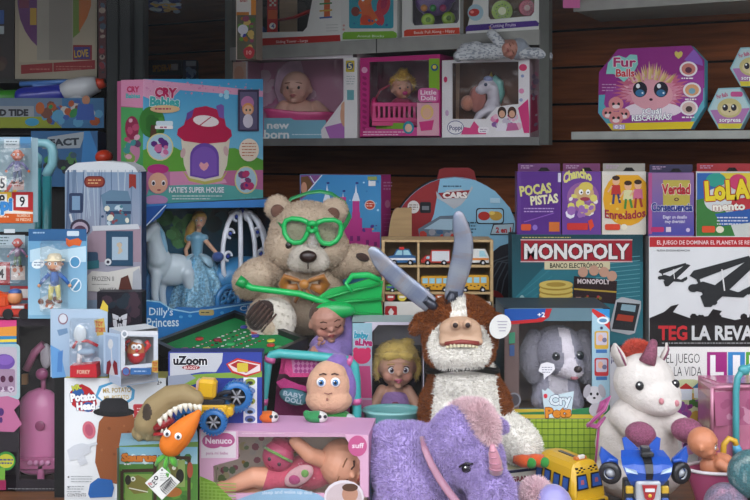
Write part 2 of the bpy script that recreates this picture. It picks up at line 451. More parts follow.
# black stepped stand behind the front row
ZR = 1.0
for cx, cy, hx, hy, ht, lb in ((-.18, 2.80, .50, .38, ZR, 'black display block under the bear and the wooden crate'), (-.62, 2.32, .095, .09, ZR, 'small black display block under the icy suitcase carton'),
                               (-.9, 2.62, .16, .12, ZR, 'black display block hidden behind the pink scooter carton'), (-1.0, 3.0, .25, .1, 1.37, 'tall black display block under the slanted silver and blue carton')):
    m = MB(); m.box((cx, cy, (DECK+ht)/2), (hx, hy, (ht-DECK)/2), '17181a'); tag(build('display_riser', m, MATTE, loc=(cx, cy, DECK)), lb, 'display block')

# ================================================================= CARTONS ON THE TOP SHELF
GW = 'white wooden-toy cartons on the top shelf'
def shelfbox(xl, xr, yt, z, dl=None, thick=.1, **k):
    dl = dl or wallp(xl, .295).y
    return Box(xl, xr, yt, dl, sdr(xl, xr, dl), z=z, thick=thick, **k)
b = shelfbox(240, 341, -70, Z1, thick=.14, col='e6e8e4', win=[(254, 32.5), (303, 31.5), (307, 27), (313, -4), (314, -64), (254, -64)], inner='3a3835')
F = b.F
F.p([(252, 38.8), (340, 34.8), (340.6, 42.4), (252, 46.6)], 'b8221f'); F.t('Sliding Tower - Large', 276, 43.2, 308, 2.6, 'f4dcd8', .01, rot=-.045)
F.r(324, -40, 330, 17, 'd0662e')
for i in range(7): F.ln(319.5, 18-7*i, 332, 17-7*i, 1.6, ['2c5aa8', 'd0a83a', '3f8f4f'][i % 3])
for q in range(3): F.ln(326, 25+q*3, 338, 24.6+q*3, .5, 'b9bdb8')
b.B.sc(10, 256, 0, 312, 30, ['4a443e', '54504a', '2e2c2a'], 5)
b.done('toy_carton', 'white sliding tower carton with red band, leftmost of the long top shelf', 'toy box', GW)
dl = wallp(255, .27).y; g_ = thing('slide_tower', 'wooden slide tower with red ramp inside the leftmost white carton', 'toy', at(270, 48, dl))
dd = wallp(262, .25).y
m = MB(); p0, p1 = at(280, 20, dd-.03), at(310, 11, dd-.1); m.tube([p0, (p0+p1)/2-V((0, 0, .006)), p1], [.012]*3, 'c4201f', seg=8, flat=.4); build('ramp', m, PLAST, g_)
m = MB(); p0 = at(251, 20, dd); p1 = at(264, 32, dd-.03); m.tube([p0, p1], [.014, .012], '1f4f9a', seg=8); build('blue_ramp', m, PLAST, g_)
m = MB(); q0 = at(272.5, 32, dd-.05)
m.box(q0+V((0, 0, .12)), (.017, .006, .14), 'c8241f')
Fq = Face(m, q0-V((0, .006, 0)), V((1, 0, 0)), V((0, 0, 1)), V((0, -1, 0)))
for i in range(8):
    for j in range(3):
        if (i+j) % 2 == 0: Fq.r(269.5+j*2.2, 8-i*2.2-10+6, 271.7+j*2.2, 10.2-i*2.2-10+6, 'f0e6dc'); Fq.k = 1
Fq.r(268.2, 10, 277, 19, 'e2622a'); Fq.e(272.6, 26, 3.3, 3.3, 'f2f0ea'); Fq.t('4', 271.2, 28.2, 274.2, 4.4, '1f4f9a')
build('post', m, MATTE, g_)
m = MB(); m.box(at(288, 0, dd)+V((0, .02, 0)), (.03, .008, .12), 'b79a74'); build('wooden_panel', m, WOODM, g_)

def redraw_white(xl, xr, label, band, bt, txt, tx, thick=.08, **k):
    b = shelfbox(xl, xr, -45, Z1, thick=thick, col='e4e6e2', **k); F = b.F
    return b, F
b, F = redraw_white(341, 397, '', '', '', '', 0)
F.rr(349, -36, 393.5, 28.5, 2.5, '2f9fb4')
F.e(383.5, 5, 6.5, 11, 'c9304a', .25); F.e(379, 18, 5, 8, 'cf3c48', -.3); F.e(384, 3, 3.2, 6, 'b01f50', .3)
F.p([(361, -6), (370, -4), (372, 8), (379, 20), (372, 25), (360, 25), (362, 12), (358, 4)], 'e0682f'); F.e(366, -1, 6, 6, 'e57434'); F.e(366, 20, 6, 5, 'd54a28')
F.e(363, 0, 1.4, 1.4, 'ffffff'); F.e(355.5, 11.5, 4.4, 4.8, '8c3a30'); F.ln(359, 13, 365, 12, 2.2, 'e0682f')
F.sc(6, 350, 18, 392, 27, ['2a62a0', '8fd0c8', '2a62a0'], 1.4)
F.p([(342.5, 34), (344, 32), (393, 31), (396.5, 33), (397, 36), (396, 38.3), (342.5, 39.5)], '7db833'); F.t('Animal Blocks', 357, 37.2, 384, 2.4, 'e8f2d8', .005)
F.e(343.8, 25.5, 1.2, 1.2, 'd8a8a0'); F.e(343.6, 29.5, 1.2, 1.2, 'd8a8a0')
b.done('toy_carton', 'white carton with orange squirrel picture on teal and a green band', 'toy box', GW)
b, F = redraw_white(402, 460, '', '', '', '', 0, win=[(414, 25.5), (457, 23), (459, 19), (459, -40), (412, -40), (412, 22)], inner='6a5f70', thick=.1)
F.p([(404, 36.5), (404, 31), (407, 29.5), (459.5, 27.5), (459.8, 33.8)], 'd8452a'); F.t('Beads Pull Along - Hippy', 414, 34, 455, 2.8, 'f8e4d8', .01, rot=-.045)
b.done('toy_carton', 'white carton with orange-red band showing a purple toy with green wheels', 'toy box', GW)
dd = wallp(430, .24).y; g_ = thing('pull_along_toy', 'purple pull-along toy with lime green wheels inside a white carton', 'toy', at(433, 30, dd))
m = MB(); m.ell(at(434, 2, dd), (.06, .028, .045), '6e4a94'); m.ell(at(450, -6, dd), (.03, .028, .03), '7a55a2'); build('body', m, PLAST, g_)
for x, y in ((428, 20), (448.5, 18.5)):
    m = MB(); c = at(x, y, dd-.03); m.lathe([(0, -.008), (.018, -.008), (.021, -.004), (.021, .004), (.018, .008), (.009, .009), (0, .007)], 'a3cf2c', c, R=Matrix.Rotation(math.pi/2, 3, 'X'))
    m.ell(c-V((0, .009, 0)), (.008, .003, .008), '6d9a1c'); build('wheel', m, PLAST, g_)
for x in (424, 433, 443):
    m = MB(); m.ell(at(x, 8, dd-.028), .011, {424: 'e0922f', 433: '3f9a50', 443: 'c0407a'}[x]); build('bead', m, PLAST, g_)
b, F = redraw_white(462, 539, '', '', '', '', 0, win=[(490, 19.5), (531, 16), (534, 12), (536, -40), (488, -40), (488, 16)], inner='8a7458', thick=.1)
F.p([(465.5, 31.5), (466, 27), (469, 25), (536, 20.5), (539, 23), (538.5, 26)], '4a2a86'); F.t('Cutting Fruits', 490, 27.6, 516, 3.2, 'd8c8ee', .01, rot=-.06)
for y in (12.5, -8): F.e(475.5, y, 8, 8.3, 'a9c9d6'); F.e(474, y, 5.5, 3.8, 'c4302e', -.2); F.e(472, y-.5, 2, 1.4, 'ee8a80')
b.done('toy_carton', 'white carton with purple band and cut fruit, rightmost on the long shelf', 'toy box', GW)
dd = wallp(505, .27).y
def fruit(n, lab, x, y, r, c0, c1, c2):
    g = thing(n, lab, 'toy fruit', at(x, y+r, dd)); c = at(x, y, dd); k = r*dd/F0
    Rx = Matrix.Rotation(math.pi/2, 3, 'X')
    m = MB(); m.lathe([(0, -.025), (k*.8, -.018), (k, 0), (k*.9, .001)], c0, c, R=Rx); build('rind', m, PLAST, g)
    m = MB()
    for i, (q, cc) in enumerate(((.92, c1), (.35, c2))):
        m.face([c+V((k*q*math.cos(a), -.002-.0008*i, k*q*math.sin(a))) for a in [2*math.pi*j/20 for j in range(20)]], cc, False)
    for j in range(12):
        a = 2*math.pi*j/12; m.ell(c+V((k*.55*math.cos(a), -.0035, k*.55*math.sin(a))), (k*.05, .001, k*.05), '23300f', seg=6, rings=4)
    build('cut_face', m, PLAST, g)
fruit('toy_kiwi', 'toy half kiwi slice showing in the fruit carton window', 502, 11, 11.5, '6b5a2c', '8fb52c', 'dfe8b0')
fruit('toy_strawberry', 'pink toy strawberry half at the right of the fruit carton window', 527, 8, 8.5, 'a02a40', 'd86078', 'f0c0c0')

# narrow standing pack at the left end, colourful
b = Box(236, 256, -50, 3.12, 3.1, z=zat(60, 3.12), thick=.05, col='d8c8bc', side='9a8a7c'); F = b.F
F.r(236.5, -48, 251, 15, 'e8e4de'); F.r(251, -48, 256, 17, 'dd8a22'); F.t('BABY', 240, 2, 248, 3, 'b8302a')
F.r(236.5, 12, 249, 15.5, 'c87a28'); F.r(237, 15, 256, 59.5, '5d5b48')
F.sc(26, 237, 15, 256, 58, ['5f8f2e', 'b06a24', '8f3f5a', '3f6f2a', 'd0b060'], 3.2)
F.e(243, 29.5, 5.2, 5, 'd8d8e2'); F.sc(6, 239, 32, 247, 38, ['3c3c9a', 'd8d8e2'], 2); F.e(249, 52.5, 5.4, 6.2, 'b82430'); F.t('10', 246.5, 54.5, 251.5, 4, 'e8a8a4')
b.done('hanging_pack', 'narrow colourful pack with white top standing left of the sliding tower carton', 'toy pack')
# little crib-note: pack rests on the carton below through its own peg
# ---- second shelf
b = shelfbox(233, 357, 57, Z2, thick=.17, col='e3dde2', side='efe9ec', win=[(246, 137), (246, 60), (343.5, 58.5), (343.5, 137)], inner='c893ae')
F = b.F
b.B.e(262, 85, 30, 22, 'd68ab4'); b.B.e(282, 75, 20, 26, 'dfa8c6'); b.B.sc(24, 246, 60, 320, 118, ['e8c4d8', 'd090b4', 'f0d8e4', 'd8a4bc'], 7)
F.p([(233, 90), (246, 90), (246, 62), (233, 62)], 'c8a898'); F.e(239, 74, 5, 8, 'c99a84')
F.p([(264, 118), (291, 118), (294, 120), (326, 120), (326, 140), (264, 141)], '7fb6cc'); F.t('new', 267, 128.5, 289, 7, 'f0f4f6', .03); F.t('born', 264, 138.5, 289, 8.5, 'f0f4f6', .03)
F.lines(292, 134, 322, 1, 2, 'dcecf2', 1)
F.p([(322, 141), (321, 130), (330, 118), (343.5, 100), (343.5, 140.8)], 'e2dce0'); F.p([(325, 127), (349, 121), (353, 127), (345, 139.5), (330, 139.5)], 'b070b8')
F.e(345, 115, 4.8, 12, 'd8a284'); F.e(345.5, 106.5, 4.6, 5.2, 'e0ab8c')
F.r(344.5, 57.5, 357, 139, 'e9e6e6'); F.rr(345.8, 60.5, 354.5, 72, 1, 'c8b43a'); F.e(350, 66, 3.4, 4, '2a4a7a'); F.t('5', 348, 69, 352, 6, 'e8e0a8')
F.r(347, 90, 354, 100, '6fb0b8'); F.lines(346.5, 76, 355, 4, 2.5, 'a9b4b4', .7)
b.done('toy_carton', 'wide window carton of a newborn doll in a pink bath tub', 'toy box', 'boxed dolls on the second shelf')
b = shelfbox(360, 440, 58, Z2, thick=.12, col='c2267a', side='b92073', win=[(369, 127), (369, 62), (432, 59.5), (432, 127)], inner='68364a')
F = b.F; b.B.g(380, 62, 432, 126, '5a3040', '7a4a58')
F.r(360.5, 59, 369, 131, 'c52a80')
for i in range(10): F.e(364.5, 78+i*5.6, 2.4, 1.6, 'a01a66', .5)
F.e(364.5, 70, 3, 3, 'e6a4c8'); F.r(365, 128, 440, 136, 'd04a90'); F.r(376, 123, 404, 129, '77a832'); F.lines(363, 131.5, 408, 2, 2.6, 'f0c8dc', 1)
F.r(429, 58.6, 439.5, 90, '86b82a'); F.e(434.5, 67.5, 3.6, 3.6, '2c5a8a'); F.e(434.5, 67, 2, 2, 'e0d040')
F.rr(418, 88, 438.5, 102, 4, 'd76aa2'); F.t('Little', 420.5, 94.5, 436.5, 4.4, 'fbe8f2', .02); F.t('Dolls', 421, 100.2, 436, 4.4, 'fbe8f2', .02)
F.r(417, 103, 439, 135.5, 'e0a8b8'); F.e(427, 112, 6.5, 7.5, 'e8c07a'); F.e(427, 113, 4.5, 5, 'e6b496'); F.p([(419, 122), (434, 120), (432, 130), (421, 131)], 'd23a80'); F.e(408.5, 127.5, 5.5, 6.5, '2a8fa8'); F.e(408.5, 128, 3.6, 4.2, 'e6c0a8')
b.done('toy_carton', 'magenta and green window carton of a blonde doll in crib', 'toy box', 'boxed dolls on the second shelf')
dp = wallp(441, .295).y
b = Box(442, 529.5, 60.5, dp, sdr(442, 529.5, dp), z=Z2, thick=.105, col='e6e3e6', side='b9a3ae', top='a8a4a4', win=[(452, 119), (452, 63), (518.5, 61.5), (518.5, 104), (508, 105), (497, 107), (486, 119)], inner='6b4a3c')
F = b.F; b.B.p([(452, 120), (452, 63), (460, 63), (459, 120)], 'b89a80'); b.B.g(460, 62, 520, 120, '5d3f33', '7d5a48')
F.e(455.5, 127.5, 8.4, 7, '3a3f86'); F.e(455.5, 127.5, 7.8, 6.3, 'f0eef2'); F.t('Poppi', 449.4, 130.3, 462, 4.8, '2f3478', .015, rot=-.04)
F.p([(461, 134.5), (464, 127), (470, 128), (474, 121), (480, 128), (486, 133), (486, 134.3)], 'dd4a86'); F.rr(478, 127, 489, 133, 2, 'f2eef2'); F.lines(480, 129, 487, 2, 2, '8a6a90', .7)
F.sc(26, 490, 112, 527, 131, ['e087b0', 'd24a86', '8a5fa0', 'e8b8cc', 'c9c0d0'], 3)
F.e(502, 112.5, 4.4, 6, '3b2a26'); F.e(502, 114, 3, 3.6, 'd9a88c'); F.e(512, 112.5, 4.4, 6, '4b2c22'); F.e(512, 114, 3, 3.6, 'd9a88c'); F.p([(498, 123), (506, 123), (508, 131), (496, 131)], 'e9e4ee'); F.p([(508, 123), (516, 123), (519, 130), (506, 131)], 'c46a9a')
F.e(523, 67.5, 4, 3.5, 'd8406f'); F.e(521.5, 91, 2.6, 2.6, 'e090b8'); F.e(522.5, 76, 1.6, 1.6, '8fa0c8'); F.e(521, 100, 1.8, 1.8, '9fa8d0')
F.p([(518, 108), (528, 99), (529.3, 118), (529.3, 133), (524, 133)], 'd0397a'); F.e(445.5, 79.5, 1.8, 3, 'd8406f'); F.e(447, 113, 1.8, 3, 'c9a8c8')
b.R.p([(530.5, 95), (537, 90), (538, 130), (530.5, 133)], 'c0406f'); b.R.sc(12, 530, 64, 539, 128, ['c8b8c8', 'd088a8', '9a8aa8'], 2.4)
b.done('toy_carton', 'white and pink window carton holding the white toy unicorn', 'toy box', 'boxed dolls on the second shelf')

# ================================================================= FLUFFY TOY PACKS (upper right)
def polypack(pts, dl, z, thick, col, edge, rot=True):
    dr = sdr(pts[0][0], pts[0][0]+100, dl); x0 = min(p[0] for p in pts); x1 = max(p[0] for p in pts)
    P0 = at(x0, 0, dl); P1 = at(x1, 0, sdr(x0, x1, dl)); u = (P1-P0); u.z = 0; u.normalize(); n = u.cross(V((0, 0, 1)))
    mb = MB(); F = Face(mb, P0, u, V((0, 0, 1)), n); lo = [F.pt(x, y) for x, y in pts]
    mb.prism([p-n*thick for p in lo], n*thick, col, edge)
    return mb, F
dF = wallp(598, .28).y
pts = [(612, 130.8), (598, 113), (599, 72), (618, 49), (691, 45.5), (704.5, 60), (704.5, 107), (691, 129)]
m, F = polypack(pts, dF, Z3, .05, '8e2180', '4aa2b4')
F.p([(598.8, 95), (704.3, 88), (704.3, 107), (691, 128.6), (612, 130.4), (598.3, 113)], '58aab8')
F.p([(606, 88), (704, 70), (703, 100), (690, 122), (615, 124), (604, 104)], '9a3a96')
F.p([(607, 123.5), (694.5, 121.5), (690.8, 128.8), (612.2, 130.5)], 'dcc21e')
c = (652, 94)
pts = []
rg = random.Random(5)
for i in range(72):
    a = 2*math.pi*i/72; q = rg.uniform(.9, 1.16) if i % 2 else rg.uniform(.8, .92)
    pts.append((c[0]+35*q*math.cos(a), c[1]-3-21*q*math.sin(a)))
F.p(pts, 'c5637f'); F.p([(c[0]+(x-c[0])*.82, c[1]+2+(y-c[1])*.82) for x, y in pts], 'd98aa2'); 
for i in range(26):
    q = i/25-.5; x = 652+q*34; L_ = 17*(1-abs(q)*1.1)+rg.uniform(-2, 3); F.p([(x-1.8, 79+abs(q)*8), (x+q*16, 79-L_+abs(q)*8), (x+1.8, 79+abs(q)*8)], ['d4b878', 'c8a064', 'd890a0', 'e0c890'][i % 4]); F.k -= .8
for i in range(60):
    a = rg.uniform(0, 6.28); q = rg.uniform(.45, .95); x, y = 652+33*q*math.cos(a), 93-19*q*math.sin(a); F.p([(x-1, y+.8), (x+5*math.cos(a), y-5*math.sin(a)), (x+1, y-.8)], ['d898ac', 'c0607c', 'e4b0bc'][i % 3]); F.k -= .8
F.e(653, 110, 29, 8, 'ead9e4'); F.e(652, 95, 21, 15, 'e0a0ac')
for x in (640, 661): F.e(x, 89.5, 7.2, 7.8, '1b1426'); F.e(x, 93, 4.6, 3.6, '2f6f9c'); F.e(x-2, 86, 2, 2.3, 'f0f4f8'); F.e(x+2.5, 93, 1, 1, 'e0f0f8')
F.e(651, 99.5, 1.8, 1.3, '3a1626')
F.p([(608, 63), (613, 57), (619, 55.5), (626, 58), (630, 54.5), (637, 55), (638, 64), (634, 72), (624, 82), (614, 74), (606, 74)], '86ccc4')
F.t('Fur', 613.5, 66.5, 636, 9, 'b02a68', .03, out='f4e8ee', ow=.04); F.t('Balls', 616, 76.5, 634.5, 7.4, 'c8303c', .03, out='f4e8ee', ow=.04)
F.t('\u00bfCu\u00e1l', 642, 113.6, 661, 5.2, 'ffffff', .03, out='4a2a80', ow=.06); F.t('RESCATAR\u00c1S?', 632, 121, 672, 5.6, 'ffffff', .03, out='5a2a86', ow=.06, rot=-.04)
F.r(613, 124.6, 625, 129.2, 'b9a8cc'); F.t('\u00a9 21', 614.5, 128.6, 623.5, 3.4, 'ffffff')
F.p([(674.5, 53), (676, 51), (678.5, 52.5), (681, 51), (682.8, 53), (682, 56), (678.6, 59), (675.2, 56)], 'd4c060')
F.p([(684, 60), (694, 49), (702, 60), (703, 66)], '8a5ab8')
for x, y, cc in ((688.5, 69, 'c97a70'), (692, 90, 'd8a070'), (689, 108, 'd8b8b0')):
    F.e(x, y, 9, 7.6, 'ece2e8'); F.e(x, y, 7, 5.8, cc); F.e(x, y+1, 3.4, 3, {69: '5a2a40', 90: '7aa8b8', 108: '4a3a3a'}[y]); F.lines(x-7, y+8.6, x+7, 1, 2, 'f6eef2', 1.4)
for x, y, q in ((608, 113, 6), (624, 114, 6), (616, 104, 7.5), (616, 118, 7)):
    F.e(x, y, q, q*.95, 'd98a8c'); F.e(x-q*.35, y, 1.4, 1.6, '2a1a22'); F.e(x+q*.35, y, 1.4, 1.6, '2a1a22'); F.e(x, y+2.6, q*.5, 2, 'f0dcdc')
F.lines(602, 84, 616, 3, 3, 'c890c0', 1)
o = build('toy_pack', m, CARD, loc=wallp(650, .2)+V((0, 0, Z3))); tag(o, 'large eight-sided magenta pack picturing a fluffy pink face', 'toy pack', 'fluffy toy packs on the right shelf')
def hexpack(cx, cy, r, z, lab, dl):
    pts = [(cx-r*1.02, cy+2), (cx-r*.52, cy-r*.92), (cx+r*.5, cy-r*.96), (cx+r, cy), (cx+r*.5, cy+r*.98), (cx-r*.5, cy+r*.98)][::-1]
    m, F = polypack(pts, dl, z, .06, '8fc0c8', '7f9fae'); k = r/21
    F.p([(x*.93+cx*.07, y*.93+cy*.07) for x, y in pts], 'b3cfd2')
    F.p([(cx-r*.9, cy+r*.1), (cx+r*.95, cy), (cx+r*.48, cy+r*.9), (cx-r*.48, cy+r*.9)], 'b077ae')
    F.p([(cx-r*.55, cy+r*.72), (cx+r*.62, cy+r*.72), (cx+r*.5, cy+r*.96), (cx-r*.5, cy+r*.96)], 'd8c93a')
    F.e(cx, cy, 12*k, 9.5*k, 'c6ba7e'); F.e(cx, cy+1.5*k, 9*k, 6*k, 'd6c79a')
    for q in (-4.2, 4.2): F.e(cx+q*k, cy-.5, 2.8*k, 3.3*k, '2a2430'); F.e(cx+(q-.8)*k, cy-1.8, .9*k, 1*k, 'e8f0f0')
    F.e(cx, cy+3.4*k, 1, .8, '4a2a30'); F.t('Fur Balls', cx-12*k, cy-9*k, cx-1*k, 4*k, 'c0396e', .02, rot=-.25); F.rr(cx+1*k, cy-16*k, cx+13*k, cy-11*k, 2*k, 'c0508a')
    F.t('sorpresa', cx-10*k, cy+13.4*k, cx+11*k, 4*k, 'ffffff', .02, out='7a3a8a')
    o = build('toy_pack', m, CARD, loc=F.pt(cx, cy+r)); tag(o, lab, 'toy pack', 'fluffy toy packs on the right shelf')
hexpack(729.5, 108, 21.5, Z3, 'small six-sided pale pack on the shelf beside the big magenta one', 2.72)
hexpack(773, 109, 21.5, Z3, 'six-sided pale pack almost wholly past the right frame edge', 2.72)
hexpack(751, 66.5, 20.5, Z3, 'uppermost six-sided pale pack resting on two others, cut by the frame edge', 2.72)
b = Box(560+2, 640, -60, 2.86, sdr(562, 640, 2.86), z=Z4, thick=.1, col='c04a8c'); b.F.r(563, -58, 580, 8, 'd86aa8'); b.F.sc(20, 563, -50, 640, 0, ['6fc0c8', 'f0e0ea'], 4)
b.done('toy_carton', 'pink carton barely showing at the top edge above the fluffy toy packs', 'toy box')

# ================================================================= CARD GAMES ROW AND BIG GAMES (right)
b = Box(641, 806, 347, 2.45, z=DECK, thick=.07, col='e9e7e4', side='8a8a8a'); F = b.F
F.t('EL JUEGO', 666, 363, 700, 9.6, '232326', -.01); F.t('DE LA VIDA', 662, 376, 702, 9.6, '232326', -.01)
for i, (x0, x1, cc, ch) in enumerate(((707, 727, 'a02a7c', 'L'), (728, 745, '3a86c4', 'I'), (746, 766, '5aa23c', 'F'), (767, 787, 'd8862a', 'E'))):
    F.r(x0, 352, x1, 379, cc); F.t(ch, x0+(4 if ch != 'I' else 6), 376, x1-(4 if ch != 'I' else 6), 20, 'f2f0f0', .05)
F.e(688, 405, 34, 26, 'c9d0a0'); F.sc(30, 655, 382, 706, 425, ['4f8f3a', '7a2f7a', 'a84a9a', '3a6f2a', '8a4a9a', 'c8a040'], 5)
F.r(680, 388, 692, 400, 'd8e0e8'); F.p([(678, 389), (686, 383), (694, 389)], 'b8302a'); F.r(694, 387, 704, 398, 'e6ecf0'); F.p([(692, 388), (699, 382), (706, 388)], '2f6f9a')
F.sc(10, 655, 420, 706, 460, ['8a3f8a', '5a2a6a', 'd8a0c8'], 6)
b.done('board_game', 'white board game carton with coloured letter squares below the aeroplane game', 'board game', 'large board games')
zt = DECK+(zat(347, 2.45)-DECK)
b = Box(649, 812, 236.5, 2.45, z=zt, thick=.07, col='cfd0d2', side='7a7a7a'); F = b.F
F.r(649.5, 237, 812, 247, 'a8232a'); F.t('EL JUEGO DE DOMINAR EL PLANETA SE REVANCHA EN ESTRATEGIA', 657, 244.4, 806, 4, 'e6d0d0', .005)
F.t('NUEVA EDICION REVANCHA', 657, 251.5, 690, 2, '333333', .01)
F.p([(649.5, 346.8), (649.5, 318), (664, 312), (671, 306), (679, 304), (673, 312), (690, 318), (708, 316), (713, 309), (722, 311), (718, 316), (735, 320), (755, 316), (770, 308), (785, 318), (812, 314), (812, 346.8)], '1a1517')
F.sc(24, 655, 314, 800, 320, ['1a1517'], 3)
F.t('TEG', 658.5, 339.5, 687, 13.5, 'b8232a', .035); F.t('LA REVANCHA', 692, 339.5, 800, 13.5, 'c9cbcc', .035); F.lines(662, 342.5, 800, 1, 2, '8a8a8c', 1.2)
def plane(F, x, y, k, c='26282a'):
    def q(*p): return [(x+a*k, y+b*k) for a, b in p]
    F.p(q((-30, -3), (-27, -7), (14, -18), (16, -15), (-24, 0)), c); F.p(q((-22, 12), (12, -14), (17, -16), (22, -14), (-14, 20), (-19, 20)), c)
    F.ln(*q((-24, -1))[0], *q((-16, 18))[0], 2.2*k, c); F.ln(*q((14, -15))[0], *q((16, -12))[0], 1.5*k, c)
    F.p(q((-28, 4), (-20, 1), (6, 9), (12, 7), (15, 9), (10, 13), (-8, 12), (-26, 8)), c); F.p(q((8, 8), (16, 4), (17, 8), (14, 11)), c); F.e(x-27*k, y+6*k, 4*k, 3*k, c)
    F.ln(*q((-6, -8))[0], *q((-4, 8))[0], 1*k, 'dcdcdc')
plane(F, 677, 274, .62); plane(F, 730, 280, 1.35)
F.sc(3, 700, 300, 720, 306, ['26282a'], 3)
b.done('board_game', 'grey board game carton printed with dark propeller aeroplanes', 'board game', 'large board games'); ZT = b.top
# monopoly and the carton below
b = Box(512, 646, 345, 2.47, z=DECK, thick=.07, col='d8d6dc', side='6a5a70'); F = b.F
F.r(512, 345, 646, 352, '433a4a'); F.t('\u00a1fuerza!', 611, 362, 630, 6.5, '2a2c6c', .015); F.sc(20, 612, 372, 646, 425, ['5a4a80', '8a5a98', 'd8d0e0', 'c06a4a'], 5)
for y in range(10):
    for x in range(4): F.p([(512+x*4+2, 347+y*9), (514+x*4+2, 351+y*9), (512+x*4+2, 355+y*9), (510+x*4+2, 351+y*9)], ['c02a70', '1a1a22'][(x+y) % 2])
b.done('board_game', 'white game carton under the green electronic banking game', 'board game', 'large board games'); zm = b.top
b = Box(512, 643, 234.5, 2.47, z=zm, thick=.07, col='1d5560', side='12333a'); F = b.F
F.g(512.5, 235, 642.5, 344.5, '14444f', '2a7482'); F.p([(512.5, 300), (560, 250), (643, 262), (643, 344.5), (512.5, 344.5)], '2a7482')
for i in range(18): F.ln(580+i*4, 262+i*4, 640, 256+i*4.4, .5, '6fb0b8') if i < 12 else None
for i in range(9): F.ln(513, 300+i*5, 552, 268+i*8, .5, '3f8f9a')
F.r(521, 240, 632, 261.5, 'a3182a'); F.r(520.5, 239.2, 632.5, 240.4, 'd8b8b8'); F.r(520.5, 261, 632.5, 262.2, 'd8b8b8')
F.t('MONOPOLY', 524.5, 258.5, 629, 14.5, 'f2eeec', .035, out='4a0f18', ow=.03)
F.r(544.5, 261.5, 610, 269.5, 'd9cfa8'); F.t('BANCO ELECTR\u00d3NICO', 550, 267.8, 603, 4.6, '22201c', .025)
F.lines(522, 237, 576, 1, 2, 'c8c070', .9)
F.e(522, 301, 3, 6, '9fc0c0'); F.t('10', 519.6, 304, 524.6, 5, '184850')
F.p([(574, 276), (617, 281), (616, 304), (573, 300)], '2c1a1c'); F.t('MONOPOLY', 577.5, 283.5, 610, 4.6, 'e6d8d8', .03, rot=.02); F.ln(574, 289, 616.5, 292, 1.6, 'b89a3a'); F.sc(8, 578, 294, 612, 301, ['b8383a', '7a6a2a', '3a8a5a'], 1.6)
for x, y in ((583, 272), (594, 270.5), (604, 272), (612, 276)): F.e(x, y, 5, 5.2, 'c99c84')
F.p([(573, 308), (576, 297), (581, 297), (584, 306), (584, 313), (573, 313)], 'c99c84')
for i in range(5): F.e(556, 306-i*5, 17, 4.6, 'a98a34'); F.e(556, 304.5-i*5, 17, 4.4, 'd6bd62')
F.e(556, 284.5, 10, 2.4, 'b0923c')
F.p([(616, 300), (622, 297), (641, 301), (641, 308), (635, 333), (629, 335), (611, 331), (610, 324)], 'b8bcc0'); F.p([(617, 302), (640, 304), (634, 331), (612, 329)], '24262a'); F.p([(622, 304), (636, 305.5), (635, 312), (620.5, 310)], '8fb0bc'); F.p([(618, 314), (634, 316), (632.5, 322), (616, 320)], 'b0402a')
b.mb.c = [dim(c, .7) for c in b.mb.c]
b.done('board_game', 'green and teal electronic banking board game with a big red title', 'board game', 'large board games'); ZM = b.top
def cardgame(xl, xr, yt, z, col, back, label, art, d=2.47, tab=True):
    b = Box(xl, xr, yt, d, z=z, thick=.035, col=col, side=back)
    b.v  # card with the hanging tab behind
    x0, x1, yb = xl+1, xr-1, yt-8
    F = Face(b.mb, b.O-b.n*.033, b.u, b.v, b.n)
    pts = [(x0, yt+5), (x1, yt+5), (x1, yb), (x0, yb)]
    lo = [F.pt(x, y) for x, y in pts]; b.mb.prism([p-b.n*.0015 for p in lo], b.n*.0015, back)
    F.off(); mx = (xl+xr)/2+5
    F.p([(mx-6, yt-.5), (mx-3, yt-4), (mx+3, yt-4), (mx+6, yt-.5)], '14100f', .004)
    b.F.k = 2; F.k = 60; F.lines(x0+3, yt-6, x0+16, 2, 2, 'c8a8c8', .8)
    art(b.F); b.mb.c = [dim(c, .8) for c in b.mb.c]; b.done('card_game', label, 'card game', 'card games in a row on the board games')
def a1(F):
    F.r(517.5, 172, 521, 233, '5a3286'); F.t('POCAS', 520.5, 196, 552, 9.5, 'cdc878', .04, rot=-.12); F.t('PISTAS', 531, 205, 558.5, 8.5, 'e0dcb0', .04, rot=-.1)
    F.lines(524, 208, 554, 2, 3, 'b89ad0', 1.1); F.ln(524, 222, 554, 213, .8, '8a5ab4'); F.rr(521, 224, 531, 230.5, 1.5, 'd0522a'); F.e(535, 227.5, 2.5, 2.8, '8a6ac0'); F.r(549, 222, 559.5, 231.5, 'c86a2a'); F.r(558, 173, 561, 182, 'cfc8da')
cardgame(517, 561, 171.5, ZM, '53257e', '6a3a6f', 'purple card game with slanting yellow title, leftmost in the row', a1)
def a2(F):
    F.t('Chancho', 564, 184, 592, 9, 'ddd67a', .05, rot=-.1, arc=5); F.e(583, 197, 16, 15, '8f5a98')
    F.e(584, 193, 10, 8, 'c9a874'); F.e(586, 187, 7, 5, 'd8c25a'); F.sc(24, 566, 190, 600, 218, ['e8e2da', 'd9cf6a', '9a6ab0', 'ece6f0', 'c9a874'], 4); F.e(581, 192, 2.2, 2.6, 'f4f4f4'); F.e(588, 192, 2.2, 2.6, 'f4f4f4'); F.e(581.5, 192.5, 1, 1, '222222'); F.e(588, 192.5, 1, 1, '222222')
    F.e(585, 199, 5, 2, 'a03a4a'); F.rr(567, 223, 588, 230, 1.5, 'c8322e'); F.p([(588, 221), (592, 219), (594, 226), (590, 231)], 'd8452a'); F.r(563, 228, 601, 230, '6a3a92') if False else None
cardgame(562, 601, 171.5, ZM, '6a3d92', '7a3f6a', 'purple card game with a jumble of cream figures beside the yellow circle one', a2)
